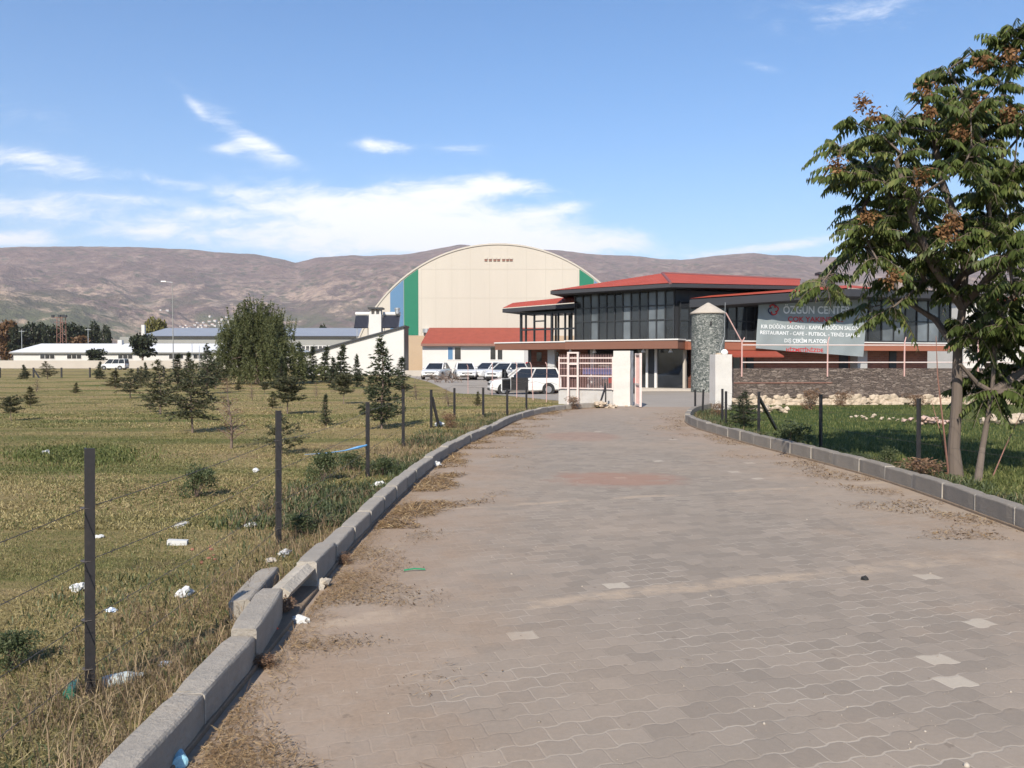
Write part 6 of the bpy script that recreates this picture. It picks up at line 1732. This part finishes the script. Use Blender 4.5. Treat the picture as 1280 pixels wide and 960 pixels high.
# ------------------------------------------------------------------ rubble, litter
def heap(name, label, px, yb, n, spread, size, m, cat='rubble heap', seed=1):
    r = random.Random(seed); g = gnd(px, yb); t_ = thing(name, label, cat, tuple(g), 'rubble heaps')
    mb = MB()
    for i in range(n):
        x_, y_ = r.gauss(0, spread), r.gauss(0, spread * .5); s_ = size * r.uniform(.4, 1.3)
        mb.rock((g.x + x_, g.y + y_, s_ * .3 + max(0, .18 - abs(x_) * .12) * r.random()), s_, s_ * .9, s_ * .6, r.random() * 90, .5)
    mb.build('stones', m, t_); return t_
m_pink = mat('pinkish_rubble', (0.42, 0.30, 0.25), 0.95, 0.3, 6, bump=.5)
heap('rubble_heap', 'heap of pinkish white rubble on the right lawn left of the big trunk', 1162, 531, 40, .28, .09, m_pink, seed=2)
heap('rubble_heap', 'flat grey stone heap on the lawn in front of the rubble footing', 1080, 526, 20, .42, .05, M['rubble'], seed=3)
heap('rubble_heap', 'pale stones behind the small dark spruce on the lawn', 962, 516, 26, .3, .1, M['rubble'], seed=4)
heap('rubble_heap', 'large pile of pale stones right of the leaning trunk', 1272, 530, 60, .45, .13, M['rubble'], seed=5)
heap('rubble_heap', 'pale stones tumbled at the foot of the left gate pillar', 757, 510, 26, .32, .1, M['rubble'], seed=6)
heap('rubble_heap', 'scattered brick bits in the grass near the toppled kerb stone', 255, 706, 9, .12, .016, mat('brick_bits', (.24, .11, .07), .9, .3, 9), seed=7)
m_paper = mat('white_litter', (0.50, 0.50, 0.49), 0.6, 0.06, 12); m_blue = mat('blue_plastic', (0.06, 0.20, 0.40), 0.4, 0.2, 12); m_redp = mat('orange_red_plastic', (0.75, 0.10, 0.03), 0.45, 0.15, 14); m_green = mat('green_plastic', (0.02, 0.22, 0.10), 0.35, 0.2, 10)
def crumple(name, label, px, yb, sx, sy, sz, m, seed, cat='litter', lift=.0, group='litter'):
    g = gnd(px, yb); mb = MB(); vs, fs = ICO[3]; o_ = Vector((seed * 3.1, seed, 0)); nv = []
    for p_ in vs:
        k_ = 1 + .6 * noise.noise(Vector(p_) * 1.7 + o_) + .35 * noise.noise(Vector(p_) * 5 + o_)
        nv.append((p_[0] * sx * k_, p_[1] * sy * k_, max(-.5, p_[2]) * sz * .8 * k_ + sz * .35))
    mb.add(nv, fs); o = mb.build(name, m, None, local=True); o.location = (g.x, g.y, g.z + lift); o.rotation_euler = (0, 0, seed); return tag(o, label, cat, group)
crumple('plastic_bag', 'crumpled white plastic bag in the weeds left of the heaved kerb stone', 230, 745, .06, .045, .05, m_paper, 1.3)
crumple('plastic_bag', 'white plastic bag lying on the grass just left of the nearest fence post', 99, 738, .055, .05, .045, m_paper, 2.2)
crumple('plastic_bag', 'white plastic bag on the paving in the gap of the kerb', 374, 779, .06, .035, .035, m_paper, 3.1)
crumple('plastic_wrapper', 'crumpled orange-red wrapper below the gap of the kerb', 345, 793, .03, .03, .035, m_redp, 4.0)
crumple('plastic_wrapper', 'bluish white wrapper on the grass right of the nearest fence post', 139, 764, .045, .03, .02, mat('bluish_wrapper', (.6, .68, .8), .4, .15, 30), 5.7)
crumple('plastic_wrapper', 'dull blue-white wrapper in the dry weeds above the kerb', 206, 832, .03, .03, .02, mat('dull_wrapper', (.42, .46, .52), .5, .3, 40), 6.4)
crumple('plastic_bag', 'white rag at the foot of the second fence post', 356, 693, .09, .05, .03, m_paper, 7.9)
crumple('plastic_bag', 'pale rag in the grass left of the second fence post foot', 338, 702, .06, .04, .025, M['concrete_pale'], 8.2)
crumple('plastic_bag', 'white scrap on the verge next to the kerb below the low pine', 474, 608, .08, .06, .06, m_paper, 9.5)
crumple('plastic_bag', 'white bag on the paving against the far part of the left kerb', 545, 583, .07, .06, .08, m_paper, 10.1)
crumple('plastic_bag', 'dark and white bag lying by the kerb bend', 556, 562, .10, .06, .06, mat('dark_bag', (.06, .06, .065), .4, .3, 10), 11.3)
crumple('plastic_bag', 'white bag by the kerb at the braced fence post', 549, 533, .12, .08, .1, m_paper, 12.2)
crumple('plastic_bag', 'white litter lying in the fresh green weed strip', 57, 569, .07, .06, .07, m_paper, 13.8)
crumple('plastic_bag', 'pale flattened bag in the middle of the near grass', 225, 657, .14, .05, .02, mat('dirty_bag', (.55, .52, .47), .7, .15, 12), 14.1)
crumple('plastic_bag', 'small white scrap on the grass below the flattened bag', 124, 672, .05, .03, .02, m_paper, 15.4)
crumple('plastic_bag', 'small white scrap on the grass near the white box', 313, 658, .06, .03, .03, m_paper, 16.4)
crumple('plastic_bag', 'tiny white scrap near the weed bush right of the second post', 320, 590, .07, .04, .05, m_paper, 17.7)
# flat white box
g = gnd(222, 681); mb = MB(); mb.box(-.085, .085, -.03, .03, 0, .045); o = mb.build('paper_box', m_paper, None, local=True); o.location = g; o.rotation_euler = (0, .06, .12); tag(o, 'small white oblong box on the grass under the flattened bag', 'box', 'litter')
# bottle, can
g = gnd(222, 958); bt_ = thing('drink_can', 'blue and white can lying in straw at the bottom of the kerb', 'can', tuple(g), 'litter', .6)
mb = MB(); mb.lathe([(.02, -.055), (.031, -.05), (.032, .048), (.026, .058)], (0, 0, .034), 18, 'y'); mb.build('shell', mat('blue_white_can', (.30, .55, .66), .3, .5, 14), bt_, local=True)
mb = MB(); mb.lathe([(.026, .0585), (.024, .0605)], (0, 0, .034), 18, 'y'); mb.build('end', M['galv'], bt_, local=True)
g = gnd(91, 868); o_ = MB(); o_.lathe([(.025, -.09), (.03, -.08), (.03, .03), (.012, .07), (.012, .1)], (0, 0, .03), 14, 'y'); o = o_.build('bottle', mat('green_bottle_glass', (.03, .12, .08), .1, .2, 5), None, local=True); o.location = g; o.rotation_euler = (0, 0, .3); tag(o, 'green bottle lying in dry grass left of the nearest fence post foot', 'bottle', 'litter')
g = gnd(153, 856); o_ = MB(); o_.lathe([(.03, -.09), (.034, -.08), (.034, .03), (.012, .08), (.012, .1)], (0, 0, .03), 14, 'y'); o = o_.build('bottle', mat('clear_bottle', (.42, .46, .45), .1, .2, 5), None, local=True); o.location = g; o.rotation_euler = (0, 0, -.9); tag(o, 'clear crushed bottle in dry weeds right of the nearest fence post foot', 'bottle', 'litter')
# blue strip tied on the fence
g3 = gnd(459.5, 596); bs = MB(); zb_ = at(459, 556, g3.y).z
pts_ = [Vector((g3.x, g3.y - .03, zb_)), Vector((g3.x - .12, g3.y - .06, zb_ - .03)), Vector((g3.x - .3, g3.y - .1, zb_ - .07)), Vector((g3.x - .55, g3.y - .15, zb_ - .10)), Vector((g3.x - .85, g3.y - .15, zb_ - .12))]
bs.tube(pts_, [.012, .022, .008, .005, .003], 6); o = bs.build('blue_strip', m_blue, None); tag(o, 'blue plastic strip tied to the third fence post and trailing left', 'plastic strip', 'litter')
# green stake bit on the paving
for px, py, lab, mm, L_ in ((505, 716, 'short green plastic strap lying on the paving', m_green, .16), (238, 866, 'pale dry stick lying in straw by the kerb', M['rubble'], .1), (1082, 726, 'small dark pebble alone on the paving', M['rubber'], 0)):
    g = gnd(px, py); mb = MB()
    if L_: mb.tube([(0, 0, .02), (L_ * .5, .01, .03), (L_, .03, .02)], .006, 5); nm = 'plastic_strap' if mm is m_green else 'dry_stick'
    else: mb.rock((0, 0, .018), .035, .028, .022, 4, .4); nm = 'pebble_stone'
    o = mb.build(nm, mm, None, local=True); o.location = g; tag(o, lab, nm.replace('_', ' '))

# ------------------------------------------------------------------ grass and ground litter
def tint_patch(t, co, cc):
    gq, near = meadow_cols(t, co)
    k_ = t.smooth(gq, 0.48, 0.66); k2 = t.math('SUBTRACT', 1.0, t.smooth(gq, 0.34, 0.48))
    cc = t.mix(t.math('MULTIPLY', k2, 0.5), cc, (0.36, 0.27, 0.14))
    return t.mix(t.math('MULTIPLY', k_, 0.85), cc, t.mix(0.55, cc, (0.05, 0.09, 0.018)))
m_dry = leaf_mat('dry_grass_blades', [(0.0, (0.11, 0.09, 0.038)), (0.3, (0.21, 0.175, 0.07)), (0.6, (0.34, 0.28, 0.125)), (1.0, (0.48, 0.40, 0.22))], 0.25, 0.7, tint_patch)
m_grn = leaf_mat('green_grass_blades', [(0.0, (0.055, 0.068, 0.022)), (0.4, (0.095, 0.118, 0.034)), (0.75, (0.155, 0.168, 0.055)), (1.0, (0.26, 0.235, 0.10))], 0.3, 0.6)
m_straw = leaf_mat('straw_stems', [(0.0, (0.10, 0.058, 0.030)), (0.4, (0.20, 0.125, 0.062)), (0.75, (0.33, 0.225, 0.115)), (1.0, (0.46, 0.36, 0.21))], 0.15, 0.8)
m_leaflit = leaf_mat('fallen_leaf_bits', [(0.0, (0.06, 0.038, 0.025)), (0.4, (0.12, 0.078, 0.045)), (0.8, (0.22, 0.145, 0.08)), (1.0, (0.34, 0.26, 0.17))], 0.1, 0.8)
def blades(P, h, w_, lean, r):
    n = len(P); a = r.uniform(0, 2 * PI, n); H_ = h * r.uniform(.45, 1.3, n); Wd = w_ * r.uniform(.7, 1.3, n)
    dx_, dy_ = np.cos(a), np.sin(a); lb = r.uniform(0, 2 * PI, n); ln = H_ * lean * r.uniform(.2, 1.3, n)
    lx, ly = np.cos(lb) * ln, np.sin(lb) * ln
    b0 = P + np.stack([dx_ * Wd / 2, dy_ * Wd / 2, np.zeros(n)], -1); b1 = P - np.stack([dx_ * Wd / 2, dy_ * Wd / 2, np.zeros(n)], -1)
    m0 = P + np.stack([lx * .35 + dx_ * Wd * .4, ly * .35 + dy_ * Wd * .4, H_ * .6], -1); m1 = P + np.stack([lx * .35 - dx_ * Wd * .4, ly * .35 - dy_ * Wd * .4, H_ * .6], -1)
    tp = P + np.stack([lx, ly, H_ * np.maximum(.55, 1 - .35 * lean)], -1)
    V = np.stack([b0, b1, m1, m0, tp], 1).reshape(-1, 3); i = np.arange(n)[:, None] * 5
    F4 = np.concatenate([i + np.array([[0, 1, 2]]), i + np.array([[0, 2, 3]]), i + np.array([[3, 2, 4]])], 0)
    return V, F4
def scatter(n, dmin, dmax, side, power, r, clump=None, width=None):
    """points on the meadow (side -1) or the lawn (+1); density falls with distance"""
    out = []
    while sum(len(o) for o in out) < n:
        u_ = r.uniform(0, 1, n * 2); d = (dmin ** (1 - power) + u_ * (dmax ** (1 - power) - dmin ** (1 - power))) ** (1 / (1 - power)) if power != 1 else dmin * (dmax / dmin) ** u_
        if side < 0:
            edge = xl(np.minimum(d, 28.9)) - .20; lim = -.72 * d - .8
            x_ = lim + (edge - lim) * r.uniform(0, 1, len(d)) if width is None else edge - width * r.uniform(0, 1, len(d)) ** 1.5
            ok = np.where(d > 29, x_ < np.interp(d, [29, 34, 42.7, 61, 85], [1.8, 1.4, -1.9, -6.2, -11.4]), True)
        else:
            edge = xr(np.minimum(d, 28.9)) + .20; lim = .70 * d + 1.0
            x_ = edge + (lim - edge) * r.uniform(0, 1, len(d)) if width is None else edge + width * r.uniform(0, 1, len(d)) ** 1.5
            ok = (lim > edge) & (d < 30.2) & ~((d > 27) & (x_ < 8.2))
        P = np.stack([x_, d, gz(x_, d)], -1)[ok]
        if clump is not None:
            nz = np.array([noise.noise(Vector((p_[0] * clump, p_[1] * clump, 4.2 + side))) for p_ in P]); P = P[nz > r.uniform(-.28, .40, len(P))]
        out.append(P)
    return np.concatenate(out)[:n]
def grass_ob(name, specs, m, seed):
    r = np.random.default_rng(seed); Vs = []; Fs = []; o_ = 0
    for P, h, w_, lean in specs:
        V, Fc = blades(P, h, w_, lean, r); Vs.append(V); Fs.append(Fc + o_); o_ += len(V)
    o = np_mesh(name, np.concatenate(Vs), np.concatenate(Fs), m); o['kind'] = 'stuff'; return o
r = np.random.default_rng(77)
m_weedstem = leaf_mat('dry_weed_stems', [(0.0, (0.085, 0.058, 0.038)), (0.4, (0.16, 0.11, 0.068)), (0.75, (0.26, 0.19, 0.115)), (1.0, (0.42, 0.33, 0.20))], 0.15, 0.8)
ga, gb = gnd(95, 580), gnd(95, 561); n_ = 5200
sx_, sd_ = r.normal(size=n_) * .33, r.normal(size=n_) * .36
dd_ = (ga.y + gb.y) / 2 + sd_ * (gb.y - ga.y) * .8; xx_ = (95 - 640 + sx_ * 115) / F * dd_
STRIP = np.stack([xx_, dd_, gz(xx_, dd_)], -1)
grass_ob('dry_grass', [(scatter(60000, 2.6, 9, -1, 1.6, r, 1.3), .030, .0040, 1.3), (scatter(80000, 8, 36, -1, 1.35, r, .8), .034, .009, 1.2), (scatter(26000, 20, 78, -1, 1.3, r, .35), .045, .022, 1.1)], m_dry, 1)
grass_ob('green_grass', [(scatter(26000, 2.6, 9, -1, 1.6, r, .9), .030, .005, 1.0), (scatter(36000, 8, 36, -1, 1.35, r, .5), .036, .010, 1.0), (scatter(12000, 20, 78, -1, 1.3, r, .25), .045, .024, 1.0),
                         (STRIP, .10, .016, .9), (scatter(60000, 7.6, 30, 1, 1.5, r), .085, .010, .7)], m_grn, 2)
# taller weeds on the strip between fence and kerb
grass_ob('verge_weeds', [(scatter(4200, 2.4, 9, -1, 1.3, r, 1.6, 1.0), .115, .0036, 1.1), (scatter(1500, 2.4, 9, -1, 1.3, r, 1.6, .6), .22, .004, .8), (scatter(4600, 8, 28, -1, 1.2, r, .9, 1.3), .14, .007, 1.0), (scatter(3600, 7.8, 26, 1, 1.2, r, 1.2, .7), .15, .007, .9)], m_weedstem, 3)
grass_ob('green_weeds', [(scatter(3600, 2.4, 9, -1, 1.3, r, 1.1, 1.6), .07, .009, .9), (scatter(7500, 8, 28, -1, 1.2, r, .7, 1.4), .13, .013, .9), (scatter(6000, 7.8, 28, 1, 1.2, r, 1.0, .8), .16, .014, .8)], m_bush, 4)
# straw and leaf litter along the kerbs and on the paving
def flat_bits(P, L, w_, r, lift=.012):
    n = len(P); a = r.uniform(0, 2 * PI, n); l_ = L * np.minimum(2.6, r.lognormal(-.35, .6, n)); ww = w_ * r.uniform(.6, 1.4, n)
    d = np.stack([np.cos(a) * l_ / 2, np.sin(a) * l_ / 2, r.uniform(-.10, .25, n) * l_], -1); s_ = np.stack([-np.sin(a) * ww / 2, np.cos(a) * ww / 2, r.uniform(-.3, .3, n) * ww], -1)
    P = P + np.stack([np.zeros(n), np.zeros(n), lift + r.uniform(0, .012, n)], -1)
    P[:, 2] = np.maximum(P[:, 2], .012 + np.abs(d[:, 2]))
    V = np.stack([P - d, P - d * .1 + s_, P + d, P - d * .1 - s_], 1).reshape(-1, 3); return V, np.arange(len(V)).reshape(-1, 4)
def kerb_litter(n, side, dmin, dmax, wd, r, cl=1.25, thr=.02):
    out = []
    while sum(len(o) for o in out) < n:
        d = dmin * (dmax / dmin) ** r.uniform(0, 1, n * 2); o_ = wd * np.abs(r.normal(size=len(d))) * .45
        x_ = xl(d) + .05 + o_ if side < 0 else xr(d) - .05 - o_
        P = np.stack([x_, d, np.zeros(len(d))], -1)
        nz = np.array([noise.noise(Vector((p_[0] * cl, p_[1] * cl, 9.0 + side))) for p_ in P])
        out.append(P[nz > thr + r.uniform(-.15, .15, len(P)) + np.clip((o_ - .3) * .35, 0, .5)])
    return np.concatenate(out)[:n]
def litter_ob(name, specs, m, seed):
    r = np.random.default_rng(seed); Vs = []; Fs = []; o_ = 0
    for P, L, w_ in specs:
        V, Fc = flat_bits(P, L, w_, r); Vs.append(V); Fs.append(Fc + o_); o_ += len(V)
    o = np_mesh(name, np.concatenate(Vs), np.concatenate(Fs), m); o['kind'] = 'stuff'; return o
litter_ob('straw_litter', [(kerb_litter(10500, -1, 2.8, 9, .8, r, 1.5, .10), .06, .0021), (kerb_litter(4500, -1, 2.8, 10, .22, r, 2.6, -.35), .05, .0024), (kerb_litter(9000, -1, 8, 27, 1.1, r), .08, .008), (kerb_litter(5000, 1, 7.5, 27, 1.5, r), .055, .005)], m_straw, 5)
litter_ob('leaf_litter', [(kerb_litter(2400, -1, 2.8, 9, .9, r, 1.5, .08), .02, .011), (kerb_litter(2600, -1, 8, 27, 1.2, r), .03, .017), (kerb_litter(2200, 1, 7.5, 26, 1.6, r), .03, .017)], m_leaflit, 6)
# dead thatch lying in the meadow
litter_ob('thatch_grass', [(scatter(42000, 2.5, 10, -1, 1.6, r, 1.8), .05, .003), (scatter(26000, 9, 26, -1, 1.5, r, 1.0), .08, .007)], m_dry, 8)
# loose grit on the paving
n = 1900; d = 3.0 * (22 / 3.0) ** nrg.uniform(0, 1, n); x_ = xl(d) + .1 + (xr(d) - xl(d) - .2) * nrg.uniform(0, 1, n)
sz_ = .0035 * nrg.lognormal(0, .45, n)
vs, fs = ICO[1]; vs = np.array(vs) * .9; fs = np.array(fs)
V = (vs[None] * sz_[:, None, None] * nrg.uniform(.6, 1.2, size=(n, 1, 3)) + np.stack([x_, d, np.full(n, .009)], -1)[:, None, :]).reshape(-1, 3)
Fc = (fs[None] + (np.arange(n) * len(vs))[:, None, None]).reshape(-1, 3)
m_grit = leaf_mat('grit', [(0.0, (.12, .10, .09)), (.7, (.26, .22, .18)), (1.0, (.42, .37, .31))], 0)
o = np_mesh('grit_gravel', V, Fc, m_grit); o['kind'] = 'stuff'

# ------------------------------------------------------------------ render settings
sc.view_settings.exposure = 0.84
sc.cycles.max_bounces = 6; sc.cycles.diffuse_bounces = 3; sc.cycles.glossy_bounces = 3; sc.cycles.transmission_bounces = 3; sc.cycles.volume_bounces = 0
sc.cycles.use_adaptive_sampling = True; sc.cycles.adaptive_threshold = 0.015
